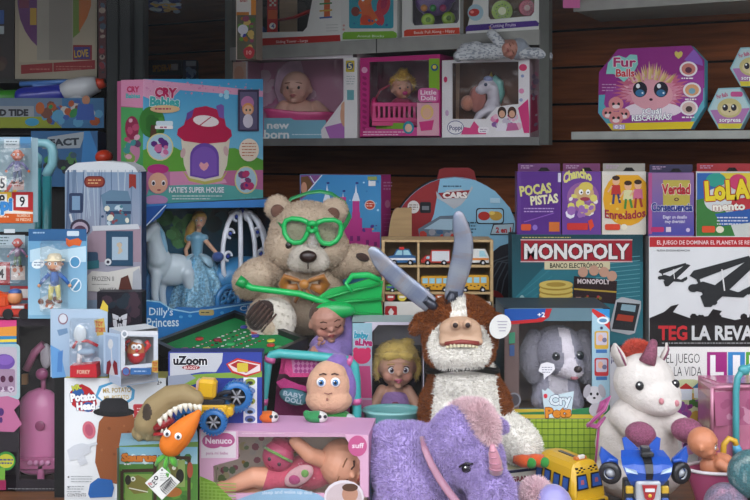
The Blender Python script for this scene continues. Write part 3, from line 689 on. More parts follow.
def a3(F):
    F.e(627, 199, 24, 27, 'dfa21e'); F.p([(602.5, 172), (645, 172), (645, 175), (602.5, 175)], 'd8d4cc')
    for x, y, c1, c2 in ((616, 188, 'b8302a', '3a3a6a'), (628, 193, 'd8d4a0', '4a8a3a'), (638, 192, 'c86a8a', 'a03a2a')):
        F.e(x, y-7, 3.6, 4.2, 'e0b08c'); F.e(x, y-10, 3.9, 2.4, '3a2418'); F.p([(x-4, y-3), (x+4, y-3), (x+5, y+7), (x-5, y+7)], c1); F.ln(x-2, y+6, x-3, y+16, 2.4, c2); F.ln(x+2, y+6, x+4, y+15, 2.4, c2); F.ln(x-4, y-2, x-8, y+4, 1.6, 'e0b08c')
    F.t('Enredados', 605, 217.5, 645.5, 8, 'a02a3a', .03, rot=-.03, arc=-2); F.rr(605, 224, 620, 230, 1.5, 'd8452a'); F.e(624, 227, 3.4, 3, 'e8e0c8'); F.sc(6, 604, 176, 646, 222, ['e8c85a'], 1.5)
cardgame(602, 646, 171.5, ZM, 'd9d2c4', 'a9a49a', 'cream card game with an orange circle of children, third in the row', a3)
def a4(F):
    F.g(649, 173, 694, 235, '8f6a98', '4a4aa0'); F.r(648.5, 173, 652, 234, 'b0508a'); F.r(663, 180, 690, 206, 'b8a84a')
    F.t('Verdad', 662, 194, 690, 10, 'b82a38', .03, out='e8d8c0'); F.t('o', 674, 201, 679, 5, '5a2a2a'); F.t('Consecuencia', 651.5, 211, 692.5, 8, '2a3a8a', .03, out='e0dce8'); F.t('Elegir un desafio', 663, 218.5, 687, 3.2, 'e6e2f2', .01); F.t('muy divertido!', 665, 223, 685, 3.2, 'e6e2f2', .01)
    F.rr(651, 227, 664, 232, 1.5, 'b8306a'); F.r(666, 227, 671, 232, 'd8c8d8'); F.e(688, 230, 2, 2, 'c8b8d8')
cardgame(648.5, 693.5, 172.5, ZT, '7a5a98', '3f3a58', 'blue-violet card game with red and blue cursive title, fourth in the row', a4, d=2.45)
def a5(F):
    F.p([(697, 173), (730, 173), (712, 200), (697, 205)], '2f62a8'); F.p([(696.5, 200), (712, 196), (726, 212), (735, 236), (696.5, 236)], '3a7a3a'); F.p([(720, 173), (755, 173), (755, 200), (738, 190)], 'd8c23a'); F.p([(730, 200), (755, 196), (755, 222), (735, 218)], 'b8303a'); F.e(718, 200, 14, 12, 'cfd4d4'); F.p([(715, 214), (755, 208), (755, 222), (722, 226)], '2a5aa4')
    F.e(716, 180, 10, 7, '2f9a8a'); F.e(738, 182, 9, 8, 'c83a6a')
    F.t('LoLA', 706, 200, 750, 18, 'e8cf2a', .05, out='b0402a', ow=.04, rot=-.06); F.t('mento', 713, 210.5, 745, 7.5, 'f0ece0', .04, out='a03a2a', ow=.05, rot=-.03)
    F.lines(717, 217, 748, 3, 3.2, 'd8dce8', 1.2); F.rr(702, 226, 715, 232.5, 1.5, 'd8522a'); F.e(720, 229.5, 4, 3.4, 'e6e0c8')
cardgame(696, 758, 171.5, ZT, 'c9cdc8', 'a8343a', 'multicoloured card game with big yellow title, rightmost in the row', a5, d=2.45)

# cry pets carton + green check carton
b = Box(530, 601, 419, 2.27, z=DECK, thick=.16, col='8ea83a', side='6d8a2a'); F = b.F
F.g(530, 419, 601, 490, '9fb83c', '7f9c30')
for i in range(12): F.ln(530+i*6, 419, 530+i*6, 490, .6, '3f6a22')
for i in range(10): F.ln(530, 422+i*6.4, 601, 422+i*6.4, .6, '3f6a22')
b.done('gift_carton', 'lime green checked carton under the boxed grey puppy', 'box')
ZG = b.top
b = Box(504, 610, 308, 2.27, z=ZG, thick=.16, col='5e7a86', side='39525e', top='2f3c44', win=[(519, 409), (519, 321), (592, 321), (592, 409)], inner='7a6462'); F = b.F
b.B.g(515, 318, 596, 410, '8a6c68', '6a5c60')
for i in range(9): b.B.ln(520+i*9, 318, 520+i*9, 410, .8, '7a6260')
F.r(504.5, 309, 519, 418, '6d5a58'); F.r(504.5, 409, 609.5, 418.5, 'c9b03a'); F.p([(504.5, 413), (560, 411), (609.5, 405), (609.5, 418.5), (504.5, 418.5)], '2f7a4a'); F.r(504.5, 414.5, 609.5, 418.5, 'd0b83c')
F.p([(504.5, 309), (552, 308.6), (549, 317), (542, 322), (504.5, 325)], 'b3262c'); F.p([(504.5, 309), (546, 308.6), (544, 316), (536, 319), (504.5, 321.5)], '1f4f9c'); F.t('+2', 537.5, 317, 545, 4.6, 'e8e8ee', .02)
F.r(592, 309, 609.7, 405, '9fc2d2'); F.p([(592, 309), (600, 309), (609.7, 322), (609.7, 330), (592, 312)], 'c2322f'); F.p([(594, 309), (609.7, 309), (609.7, 318)], '2f86c0'); F.e(603, 320.5, 6, 3.8, 'dce8ee'); F.e(603, 320.5, 4, 2, '5a8ab0')
for y, cc in ((340, 'c9a23a'), (367, 'b83236')):
    F.rr(594.5, y-9, 608.5, y+9, 2, cc); F.rr(596, y-7.5, 607, y+5, 1.5, 'c0b8c8'); F.e(600.5, y-2, 2.6, 3.6, 'd9a890'); F.e(604.5, y, 2.4, 2.4, '6a6a8a'); F.r(596, y+9.5, 607, y+13, '3f6fa8')
F.e(601.5, 325+3, 1.5, 1.5, '3a3a5a')
F.p([(509, 333), (515, 332), (515, 343), (509, 344)], '3f8a6a'); F.r(509.5, 345, 514.5, 356, '3f5a8a'); F.ln(506, 398, 520, 402, 2, '7a7a82'); F.e(514, 400, 7, 7.5, '84848c'); F.e(514, 400, 5.4, 5.9, '4f4a50')
F.p([(542, 389), (545, 391), (548, 388), (556, 395), (574, 391), (571, 420-3), (545, 418), (543, 400)], 'c8dbe4'); F.t('Cry', 550, 405, 571, 9.5, 'dfeaf2', .05, out='2a3f6c', ow=.05, rot=-.05); F.t('Pets', 546, 417.5, 571, 9.5, 'e08a2a', .05, out='5a2418', ow=.05, rot=-.05)
F.e(545.5, 396, 2, 2.4, 'd83a4a')
F.e(594, 395, 8.5, 9, 'c9c6cc'); F.e(587, 391, 3.4, 7, 'a8a4ac', .3); F.e(602, 391, 3.4, 7, 'a8a4ac', -.3); F.e(591, 394, 1.3, 1.6, '24242a'); F.e(597.5, 394, 1.3, 1.6, '24242a'); F.e(594.3, 398, 1.5, 1.1, '24242a'); F.e(596, 410, 7, 7, 'b8b4bc')
F.p([(541, 364), (547, 362), (554, 364), (555, 369), (551, 374), (546, 377), (544, 380), (543.5, 374), (538.5, 371)], 'eceaf0'); F.lines(542, 367, 552, 3, 2.4, '7a7a90', .8)
b.done('toy_carton', 'window carton holding a grey plush puppy, on the green checked carton', 'toy box')
# ================================================================= LEFT, BACK
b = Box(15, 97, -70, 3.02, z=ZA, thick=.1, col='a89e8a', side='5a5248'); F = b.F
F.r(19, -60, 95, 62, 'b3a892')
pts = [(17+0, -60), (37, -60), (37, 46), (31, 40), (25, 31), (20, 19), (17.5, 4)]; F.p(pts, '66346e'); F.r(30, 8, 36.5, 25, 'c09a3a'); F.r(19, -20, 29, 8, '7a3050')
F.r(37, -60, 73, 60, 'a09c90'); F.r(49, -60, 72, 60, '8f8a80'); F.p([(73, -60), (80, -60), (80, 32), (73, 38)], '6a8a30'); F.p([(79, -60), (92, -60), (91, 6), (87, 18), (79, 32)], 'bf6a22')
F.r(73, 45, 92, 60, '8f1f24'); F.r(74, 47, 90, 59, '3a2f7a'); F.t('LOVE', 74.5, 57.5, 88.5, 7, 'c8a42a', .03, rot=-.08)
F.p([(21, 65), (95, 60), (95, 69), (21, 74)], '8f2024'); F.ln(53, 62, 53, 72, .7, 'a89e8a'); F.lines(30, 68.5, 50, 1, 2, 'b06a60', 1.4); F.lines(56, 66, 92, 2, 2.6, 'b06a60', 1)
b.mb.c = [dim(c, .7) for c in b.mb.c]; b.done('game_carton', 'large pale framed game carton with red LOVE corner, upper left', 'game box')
b = Box(98.5, 106, -60, 2.98, z=ZA, thick=.1, col='4a1f22', side='241416'); b.F.sc(18, 98.5, -20, 106, 76, ['7a1f2a', '24242c', '3a4a5a', '8a7a70'], 3)
b.done('toy_pack', 'narrow dark red pack between the LOVE game and the metal post', 'toy pack')
b = Box(-40, 14, -60, 3.05, z=ZA, thick=.1, col='2a2524', side='241416'); b.F.r(-40, 10, 4, 24, '2f4f8a'); b.F.r(-40, 26, 4, 34, '9aa4a8'); b.F.sc(10, -20, 40, 12, 76, ['3f2a26', '4a3a30'], 5)
b.done('toy_carton', 'dark carton with a blue strip at the upper left frame edge', 'toy box')
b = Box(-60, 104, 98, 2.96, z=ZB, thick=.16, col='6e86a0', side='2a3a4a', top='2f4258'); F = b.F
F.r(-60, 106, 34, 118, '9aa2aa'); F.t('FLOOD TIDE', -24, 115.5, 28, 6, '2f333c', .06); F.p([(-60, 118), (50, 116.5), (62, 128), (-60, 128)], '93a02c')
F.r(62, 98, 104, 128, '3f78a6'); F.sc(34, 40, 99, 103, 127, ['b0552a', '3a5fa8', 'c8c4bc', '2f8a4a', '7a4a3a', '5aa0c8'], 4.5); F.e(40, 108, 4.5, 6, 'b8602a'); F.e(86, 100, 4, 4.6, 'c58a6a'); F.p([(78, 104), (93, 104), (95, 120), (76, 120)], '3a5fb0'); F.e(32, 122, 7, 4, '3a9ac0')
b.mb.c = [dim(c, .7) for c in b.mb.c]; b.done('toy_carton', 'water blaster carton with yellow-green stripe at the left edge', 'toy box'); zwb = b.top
g = thing('water_blaster', 'blue, white and green toy water blaster lying above its carton', 'toy water gun', V((-1.0, 3.0, zwb)))
d = 3.0; P = lambda x, y, dd=0: at(x, y, d+dd)
m = MB(); m.tube([P(-30, 99), P(17, 97)], [.025, .022], '3a8a2a', seg=14); m.tube([P(-4, 98), P(2, 98)], [.029, .029], '2f7420', seg=14); build('pump', m, PLAST, g)
m = MB(); m.tube([P(14, 97.5), P(19, 97.5), P(24, 97.3), P(60, 94), P(66, 93)], [.014, .026, .031, .03, .022], '2a3296', seg=16); build('water_tank', m, PLAST, g)
m = MB(); m.tube([P(60, 93), P(70, 90), P(84, 88), P(98, 84)], [.022, .032, .035, .024], 'c2c6ca', seg=14); m.ell(P(78, 97), (.04, .025, .02), 'a9adb2'); m.box(P(72, 103), (.012, .01, .03), 'c2c6ca'); build('barrel', m, PLAST, g)
m = MB(); m.tube([P(96, 84.5), P(105, 82)], [.019, .015], 'd2452a', seg=14); build('nozzle', m, PLAST, g)
m = MB(); m.tube([P(20, 84), P(92, 80)], [.008, .006], '4a78b8', seg=8); m.box(P(50, 87), (.05, .008, .007), '4a78b8'); build('top_rail', m, PLAST, g)
# spider-web carton + blue pack in front of the wood wall
b = Box(144, 182, 60, wallp(144, .06).y-.05, z=zat(90, 3.6), thick=.05, col='16161e', side='0f1016'); F = b.F
F.t('SPIDER-WEB', 153, 71.5, 178, 6, 'c08a2a', .03, rot=-.07, out='3a1018'); F.r(171, 64, 178, 70, 'b0aaa2'); F.r(144, 75, 182, 84, '4a1418')
b.done('toy_carton', 'small black carton with orange title against the wooden wall', 'toy box')
b = Box(183, 196, 60, wallp(183, .06).y-.05, z=zat(90, 3.5), thick=.05, col='20304a', side='0f1016'); b.F.r(186, 61, 196, 66, 'a8b0b8'); b.F.sc(10, 184, 66, 196, 84, ['6f8aa8', '2f4a7a', '16161e'], 3)
b.done('toy_pack', 'small blue pack right of the black carton on the wooden wall', 'toy pack')
for q, (xx0, xx1) in enumerate(((140, 200),)):
    a, c = wallp(xx0, .02), wallp(xx1, .02); zt2 = zat(90, 3.6); m = MB()
    m.prism([V((p.x, p.y, zt2-.02)) for p in (a+WN*.25, c+WN*.25, c, a)], (0, 0, .02), '34352f'); tag(build('wall_shelf', m, GM, loc=V(((a.x+c.x)/2, a.y, zt2-.02))), 'short dark shelf behind the pink house carton on the wooden wall', 'shelf')
g = thing('blue_toy_ball', 'dark blue patterned toy hanging at the top above the wood boards', 'toy', at(163, 12, 3.35))
m = MB(); m.ell(at(161, -8, 3.35), (.075, .05, .07), '24356e'); m.ell(at(150, -2, 3.35), (.03, .03, .03), '2a3f86'); build('body', m, PLAST, g)
m = MB(); rg = random.Random(2)
for i in range(26): m.ell(at(rg.uniform(148, 178), rg.uniform(4, 12)-abs(i % 5), 3.315), (.012, .008, .006), rg.choice(['8f9fb0', '3a4a8a', 'c8a860', 'a8b8c0']))
build('ruffle', m, CLOTH, g)
# slanted silver/blue carton and orange ball (dark zone)
b = Box(30, 97, 131, 2.86, z=1.37, thick=.1, col='2a5a86', side='1a3a5a', lean=.05); F = b.F
F.p([(48, 137), (86, 131.5), (80, 148), (42, 149)], '8b959c'); F.t('FACT', 50, 146, 79, 6.5, '24303c', .05, rot=-.05); F.p([(84, 131), (90, 131), (97, 150), (97, 178), (80, 178)], '2f74ac'); F.e(52, 160, 8, 5, '2f7a3a'); F.sc(14, 34, 150, 84, 175, ['16202a', '2f4a5a', '3f6f3a'], 5)
b.done('toy_carton', 'blue carton with slanted silver title panel behind the teal pipes', 'toy box')
g = thing('orange_ball', 'small orange-red toy ball in the dark beside the metal post', 'ball', at(104, 165, 2.75)); m = MB(); m.ell(at(104, 157, 2.75), (.024, .024, .02), 'c23a20'); build('shell', m, PLAST, g)
m = MB(); p = at(104, 165.5, 2.75); m.box((p.x, p.y, (p.z+DECK)/2-.002), (.03, .03, (p.z-DECK)/2), '17181a'); tag(build('display_riser', m, MATTE, loc=(p.x, p.y, DECK)), 'thin dark display block carrying the small orange ball', 'display block')
# teal water pipes
g = thing('toy_faucet', 'pale blue curved pipes on two teal columns behind the number packs', 'toy', V((-.85, 2.55, ZR)))
d = 2.56
for x, t_ in ((37, 160), (47, 172)):
    m = MB(); m.tube([V((P(x, 0).x/3*d, d, ZR)) if False else V(((x-375)/F0*d, d, ZR)), at(x, t_+4, d)], .0115, '2f7f86', seg=14); build('column', m, PLAST, g)
m = MB(); m.tube([at(28, 143, d), at(40, 143, d), at(47, 143.5, d), at(51.5, 147, d), at(53, 153, d), at(52.5, 164, d), at(49, 170, d), at(46, 176, d)], [.011, .011, .012, .0125, .0125, .0125, .0125, .012], '86bcc6', seg=14); build('pipe', m, PLAST, g)
m = MB(); m.tube([at(24, 152, d-.03), at(32, 153, d-.03), at(37, 158, d-.02), at(37, 166, d)], [.011, .012, .013, .012], '8cc2ca', seg=14); build('pipe', m, PLAST, g)
# ================================================================= CRY BABIES-LIKE HOUSE CARTON
b = Box(130, 286, 205, 2.42, 2.74, z=ZR, thick=.13, col='3b78b8', side='2f5f98', top='27405a', win=[(139, 330), (133, 300), (133, 209), (200, 208), (281, 207), (281, 297), (262, 300), (200, 308), (178, 307)], inner='1e3a4e'); F = b.F
B = b.B; B.g(134, 208, 282, 330, '1b3f44', '2a5a86'); B.sc(36, 140, 210, 200, 250, ['2f5a34', '3f6a3a', '1a3a34', '4a7a4a'], 7); B.sc(14, 200, 206, 280, 240, ['1f4f5a', '16323a'], 8); B.e(170, 290, 26, 30, '4a7aa6'); B.e(240, 300, 40, 22, '2f6fa8')
F.p([(130, 320), (137, 306), (146, 300), (160, 301), (170, 308), (190, 312), (240, 304), (286, 296), (286, 326), (131, 347)], '2a7ac0')
F.pl([(131, 318), (138, 305), (147, 300.5), (160, 302), (171, 309), (190, 312.5), (240, 305), (286, 297)], 1.3, '9fd0e8')
F.t("Dilly's", 149, 315, 173, 7.5, 'd8ecf6', .01, rot=.02); F.t('Princess', 147, 327, 179, 9, 'd8ecf6', .015, rot=-.03); F.rr(199, 309.5, 214, 315.5, 2, 'b9a870'); F.lines(201, 312, 212, 1, 2, '4a4a40', 1)
F.t('Cinderella', 240, 311, 282, 5, 'cfe4f2', .01, rot=-.08)
for x in (181, 190, 222, 232): F.e(x, 317-(x-180)*.1, 2, 1.4, '5aa8dc')
F.p([(130, 208), (168, 205), (160, 217), (146, 226), (130, 229)], '1f4f98'); F.ln(166, 205, 146, 226, 1, 'c8d8e8'); F.e(139, 215, 5.5, 6, 'c07aa8')
F.r(130, 228, 134, 300, '6aa0c8')
b.done('toy_carton', 'wide blue window carton of a princess doll with horse and carriage', 'toy box'); ZD = b.top
b = Box(143, 263, 79.5, 2.45, 2.78, z=ZD, thick=.1, col='3f9ccc', side='a8587e', top='a85a88'); F = b.F
F.g(143, 79, 263, 165, '3f98c8', '7cc0dc'); F.p([(143, 79), (263, 91), (263, 97), (180, 90), (170, 100), (158, 103), (143, 96)], 'd59ab8')
F.sc(40, 143, 80, 262, 95, ['c884a8'], 1); F.e(152, 122, 13, 16, '3a7a34'); F.sc(14, 143, 108, 164, 138, ['4a8f3a', '2f6a2c'], 5); F.p([(151, 125), (156, 125), (158, 160), (148, 160)], '54382a')
F.p([(143, 150), (165, 142), (180, 150), (235, 148), (263, 160), (263, 184), (143, 176)], '5f9f3c'); F.p([(143, 172), (263, 170), (263, 203), (143, 205)], 'b86a94'); F.p([(170, 172), (205, 170), (225, 190), (170, 192)], 'cf8aae'); F.p([(150, 186), (220, 184), (263, 190), (263, 204), (143, 205)], '5aa9a4')
for x, y in ((190, 176), (215, 180), (240, 178)): F.p([(x, y), (x+10, y-1), (x+12, y+3), (x+1, y+4)], 'd89aba')
# bucket-shaped house
F.p([(181, 139), (230, 139), (227, 165), (221, 180), (205, 184), (190, 180), (184, 165)], 'd9d0bd'); F.p([(182, 170), (190, 178), (205, 181.5), (221, 178), (228, 170), (222, 181), (205, 184.5), (189, 181)], 'b8b060')
F.p([(177, 135), (178, 129), (184, 125), (187, 115), (195, 108), (206, 106), (216, 109), (224, 116), (226, 126), (231, 130), (232, 136), (226, 142), (205, 144), (184, 141)], 'b5204c')
F.e(206, 121, 13, 5.6, 'e9dfe0', .12); F.ln(199, 126, 211, 117, 1, 'b5204c'); F.p([(186, 121), (187, 113), (194, 109), (192, 117)], '6a4a9a'); F.p([(216, 106), (221, 104), (224, 106), (224, 119), (219, 117)], '7a5aa8'); F.sc(4, 214, 90, 230, 104, ['9fd4e8'], 2.4)
pts = [(190, 176)]+[(204.5+14.5*math.cos(a), 157-14*math.sin(a)) for a in [math.pi-math.pi*i/10 for i in range(11)]]+[(219, 176), (205, 179)]
F.p(pts, '6b48a0'); F.p([(x*.85+30.6, y*.85+25) for x, y in pts], '7c58b2'); F.p([(199, 165), (201, 162), (204, 164), (207, 162), (209, 165), (207, 169), (204, 171), (201, 169)], 'e3a0a8')
F.e(183, 153, 2.5, 5, 'c9a8a8', .2); F.e(226, 151, 2.5, 5, 'c9a8a8', -.2)
F.t('CRY', 155, 96.5, 176, 9, 'b02458', .06, out='ecd8e4', ow=.04, rot=.04); F.t('Babies', 150, 105.5, 179, 9, '3fa8a8', .05, out='e4ecf0', ow=.05, rot=.04); F.e(165, 109, 15, 4, 'd6b48a'); F.lines(155, 108, 176, 1, 2, 'a83a58', 1.6); F.rr(156, 121, 173, 125.5, 1.5, 'cfe0ea'); F.rr(155, 125.5, 173, 129, 1, 'f0eef0'); F.lines(160, 126.6, 170, 1, 1, 'b04070', 1.3)
for x, y, rx, ry, cc in ((160, 147, 13.5, 14, 'c86a9a'), (246, 180, 11.5, 14, '7a3a6a')):
    F.e(x, y, rx, ry, 'd9cf8a'); F.e(x, y, rx-1.2, ry-1.2, 'a8c8d8'); F.sc(12, x-rx*.7, y-ry*.7, x+rx*.7, y+ry*.7, [cc, '5a2a7a', 'd8b8d0', 'b83a6a'], 3.4)
F.e(249, 150, 10, 11.5, 'e8d8c4'); F.lines(242, 143, 256, 5, 3, 'b86a50', 1)
# generic printed baby
F.e(158, 179, 12, 15, 'b06a9a'); F.e(158, 169, 11, 5, 'b0307a'); F.e(158, 183, 9.8, 10.5, 'd8a58c')
for x in (153.5, 163.5): F.e(x, 183, 2, 2.8, 'f0f0f4'); F.e(x, 183.4, 1.4, 2, '2f2a40')
F.e(159, 190, 2, .9, 'a04a50'); F.e(156, 200, 12, 5, 'b58ab8')
F.t("KATIE'S SUPER HOUSE", 169, 192.5, 224, 5.4, 'e4f0f2', .03, out='3a7a8a', ow=.03, rot=.0); F.lines(172, 195.5, 222, 2, 2.8, 'd8e8ea', 1)
for x in (240, 246, 252): F.rr(x, 197, x+5, 202, 1, '6ab0b4')
F.r(238, 89.5, 259, 131, '3b3450'); F.r(240, 92, 257, 129.5, '5f5a78')
F.e(247.5, 103, 6.5, 7, 'b878a8'); F.e(248, 109, 5.8, 6.2, 'd8945a'); F.e(248, 110, 4.6, 4.8, 'e0b090'); F.e(246.3, 110, .9, 1.2, '2a4a3a'); F.e(250, 110, .9, 1.2, '2a4a3a'); F.e(248, 121, 5, 7, 'cfc8d6')
L = b.L; L.p([(121, 80), (143, 79.5), (143, 108), (121, 106)], 'c884a4'); L.t('CRY', 127, 92, 139, 5.5, 'b02458', .05); L.t('Babies', 126, 98, 140, 4.5, '3fa8a8', .04); L.p([(121, 107), (143, 108), (143, 205), (121, 200)], '4a9a5a'); L.e(132, 128, 7, 12, '8a2a4a'); L.e(132, 152, 8, 12, 'b87a98'); L.sc(22, 122, 110, 142, 196, ['5a3a5a', 'b04a6a', '7a9a4a', '3f8a8a', 'd0a0b0'], 4)
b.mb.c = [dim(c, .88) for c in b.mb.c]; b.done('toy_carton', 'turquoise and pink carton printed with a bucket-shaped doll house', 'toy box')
# ================================================================= ICY SUITCASE CARTON, DARK ROBOT CARTON
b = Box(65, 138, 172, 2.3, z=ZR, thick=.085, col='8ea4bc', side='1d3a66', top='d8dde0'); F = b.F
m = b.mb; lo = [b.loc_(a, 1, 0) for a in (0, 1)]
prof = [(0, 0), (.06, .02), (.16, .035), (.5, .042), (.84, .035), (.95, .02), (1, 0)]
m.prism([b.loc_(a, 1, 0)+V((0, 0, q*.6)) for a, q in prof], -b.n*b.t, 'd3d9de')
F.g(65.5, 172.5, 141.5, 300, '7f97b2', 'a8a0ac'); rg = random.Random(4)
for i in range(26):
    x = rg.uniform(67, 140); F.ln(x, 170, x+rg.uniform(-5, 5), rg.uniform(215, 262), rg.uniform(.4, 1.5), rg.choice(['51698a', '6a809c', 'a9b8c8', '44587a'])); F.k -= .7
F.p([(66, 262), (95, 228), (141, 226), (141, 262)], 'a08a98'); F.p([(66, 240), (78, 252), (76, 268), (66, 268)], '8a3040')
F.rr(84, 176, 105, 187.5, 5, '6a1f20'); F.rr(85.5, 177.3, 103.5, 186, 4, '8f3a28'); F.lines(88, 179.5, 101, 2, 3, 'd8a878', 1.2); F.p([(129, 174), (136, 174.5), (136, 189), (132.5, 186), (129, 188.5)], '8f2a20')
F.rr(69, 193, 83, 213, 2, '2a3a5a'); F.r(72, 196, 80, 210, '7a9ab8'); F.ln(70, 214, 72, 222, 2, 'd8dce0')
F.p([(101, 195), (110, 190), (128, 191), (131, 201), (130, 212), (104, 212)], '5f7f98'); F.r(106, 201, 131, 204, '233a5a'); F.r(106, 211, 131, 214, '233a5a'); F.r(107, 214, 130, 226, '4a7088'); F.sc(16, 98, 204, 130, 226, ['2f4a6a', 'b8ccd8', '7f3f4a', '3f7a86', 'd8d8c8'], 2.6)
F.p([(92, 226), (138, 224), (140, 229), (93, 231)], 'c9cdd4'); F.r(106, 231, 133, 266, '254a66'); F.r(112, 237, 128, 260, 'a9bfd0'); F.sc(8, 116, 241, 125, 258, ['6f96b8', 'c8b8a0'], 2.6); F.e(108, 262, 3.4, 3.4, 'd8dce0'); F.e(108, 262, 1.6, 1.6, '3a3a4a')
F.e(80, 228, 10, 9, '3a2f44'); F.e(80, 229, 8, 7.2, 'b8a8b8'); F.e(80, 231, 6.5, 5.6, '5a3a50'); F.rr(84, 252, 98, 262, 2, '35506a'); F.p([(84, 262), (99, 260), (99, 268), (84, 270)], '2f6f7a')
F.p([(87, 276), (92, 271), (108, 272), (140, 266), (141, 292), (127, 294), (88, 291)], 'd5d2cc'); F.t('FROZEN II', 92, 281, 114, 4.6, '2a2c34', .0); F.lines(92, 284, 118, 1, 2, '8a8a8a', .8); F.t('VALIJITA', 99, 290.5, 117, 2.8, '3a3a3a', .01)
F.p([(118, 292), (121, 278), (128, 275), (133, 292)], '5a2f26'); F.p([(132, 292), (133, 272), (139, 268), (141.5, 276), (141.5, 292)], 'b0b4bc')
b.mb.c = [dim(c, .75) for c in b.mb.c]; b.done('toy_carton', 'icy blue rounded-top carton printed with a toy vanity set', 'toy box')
b = Box(97, 142, 292, 2.225, z=ZR, thick=.04, col='1a1720', side='121016', top='26242c'); F = b.F
F.sc(20, 98, 293, 141, 330, ['2a2430', '3a2a34', '1f2a34'], 5)
ex, ey = 119.8, 322
for q in (-1, 1):
    F.p([(ex+q*1, ey-6), (ex+q*7.5, ey-8.5), (ex+q*7, ey-3.5), (ex+q*2, ey-2)], 'c2c2c8'); F.p([(ex+q*3.4, ey-2.4), (ex+q*7, ey-2.4), (ex+q*6.4, ey+4), (ex+q*3, ey+8), (ex+q*2.6, ey+1)], 'c2c2c8'); F.p([(ex+q*.3, ey+1), (ex+q*2, ey+2), (ex+q*2, ey+8), (ex+q*.3, ey+8)], 'c2c2c8')
F.p([(ex-1.6, ey-5), (ex+1.6, ey-5), (ex, ey-.5)], 'c2c2c8')
b.done('toy_carton', 'black carton with a silver robot face emblem under the icy carton', 'toy box')
# ================================================================= PINK SCOOTER CARTON (left edge)
b = Box(-45, 62.5, 318, 2.27, z=DECK, thick=.11, col='241f26', side='1a171c', top='c9ccd0', win=[(19, 480), (19, 326), (60, 326), (60, 480)], inner='241c26'); F = b.F
F.r(-44, 320, 16.5, 341, 'c8407a'); F.p([(-44, 331), (16.5, 326), (16.5, 336), (-44, 338)], 'd8903a'); F.r(-44, 336, 16.5, 350, '2f80b0'); F.p([(0-44, 341), (16.5, 339), (16.5, 342), (-44, 343)], 'e0c848')
F.rr(-44, 344, 20, 400, 4, '9fbcc0'); F.rr(-44, 347, 17, 396, 3, 'b8b0bc'); F.e(4, 362, 11, 8, '6a4a9a'); F.e(5, 360, 8, 5, '7f5cb0'); F.rr(-4, 369, 15, 392, 2, '9a8098'); F.e(3, 379, 2.6, 3.4, '4a1a3a'); F.e(11, 379, 2.6, 3.4, '4a1a3a'); F.sc(12, -4, 385, 14, 394, ['c8b8c8', '7a5a78'], 2)
F.p([(-44, 400), (8, 396), (19, 400), (20, 404), (14, 410), (22, 424), (14, 432), (-44, 430)], 'b86a92'); F.e(1, 412, 3, 4, '4a2a6a'); F.e(1, 420, 1.6, 3, '4a2a6a'); F.r(-44, 432, 19, 452, '2a262c')
F.e(6, 461, 9.5, 9.5, '3a8a3a'); F.e(6, 461, 8, 7, 'b8b83a'); F.t('Funko', -1, 463, 14, 5.4, 'd8d8e0', .03, out='3a3a7a', rot=-.1) if False else F.lines(-1, 459, 13, 2, 3.4, '3a3a7a', 1.6)
F.r(-44, 468, 5, 480, '6aa03a'); F.r(-44, 480, 6, 490, '8a1f4a'); F.lines(8, 488.5, 60, 1, 1, '8a8a8c', .6)
b.done('toy_carton', 'dark window carton of a pink doll scooter at the left edge', 'toy box'); ZS = b.top
d = 2.36
g = thing('doll_scooter', 'pink toy doll scooter with round-topped body inside the dark carton', 'toy scooter', at(40, 478, d))
P = lambda x, y, dd=0: at(x, y, d+dd)
m = MB(); rows = []
for z_, r in ((472, .038), (468, .052), (440, .054), (415, .054), (405, .051), (397, .042), (391, .026), (388, .006)):
    c = P(40, z_); rows.append([c+V((r*math.cos(a), .6*r*math.sin(a), 0)) for a in [2*math.pi*i/24 for i in range(24)]])
m.grid(rows, 'dc82b2', cap0=True, cap1=True); build('body', m, PLAST, g)
m = MB(); m.tube([P(43.5, 390), P(43.5, 377)], .006, 'bf6f98'); m.ell(P(42, 374, -.01), (.015, .01, .014), 'a84f80'); build('steering_stem', m, PLAST, g)
m = MB(); m.tube([P(26, 370), P(35, 352), P(44, 344)], [.009, .01, .01], 'cf7aa2'); m.box(P(25, 379), (.006, .006, .012), 'b0855a'); build('handlebar', m, PLAST, g)
m = MB(); m.ell(P(46, 356), (.014, .008, .03), 'c9c2cc'); build('mirror', m, PLAST, g)
m = MB(); m.box(P(41, 464, -.036), (.055, .006, .014), 'a85a82', bev=.004); m.box(P(41, 473, -.036), (.008, .006, .022), 'b0658c', bev=.003)
for x in (30, 36, 42, 48): m.ell(P(x, 463, -.043), (.006, .004, .006), 'c98aae')
build('footboard', m, PLAST, g)
m = MB(); m.ell(P(40, 426, -.033), (.012, .003, .012), 'a04f78'); build('badge', m, PLAST, g)
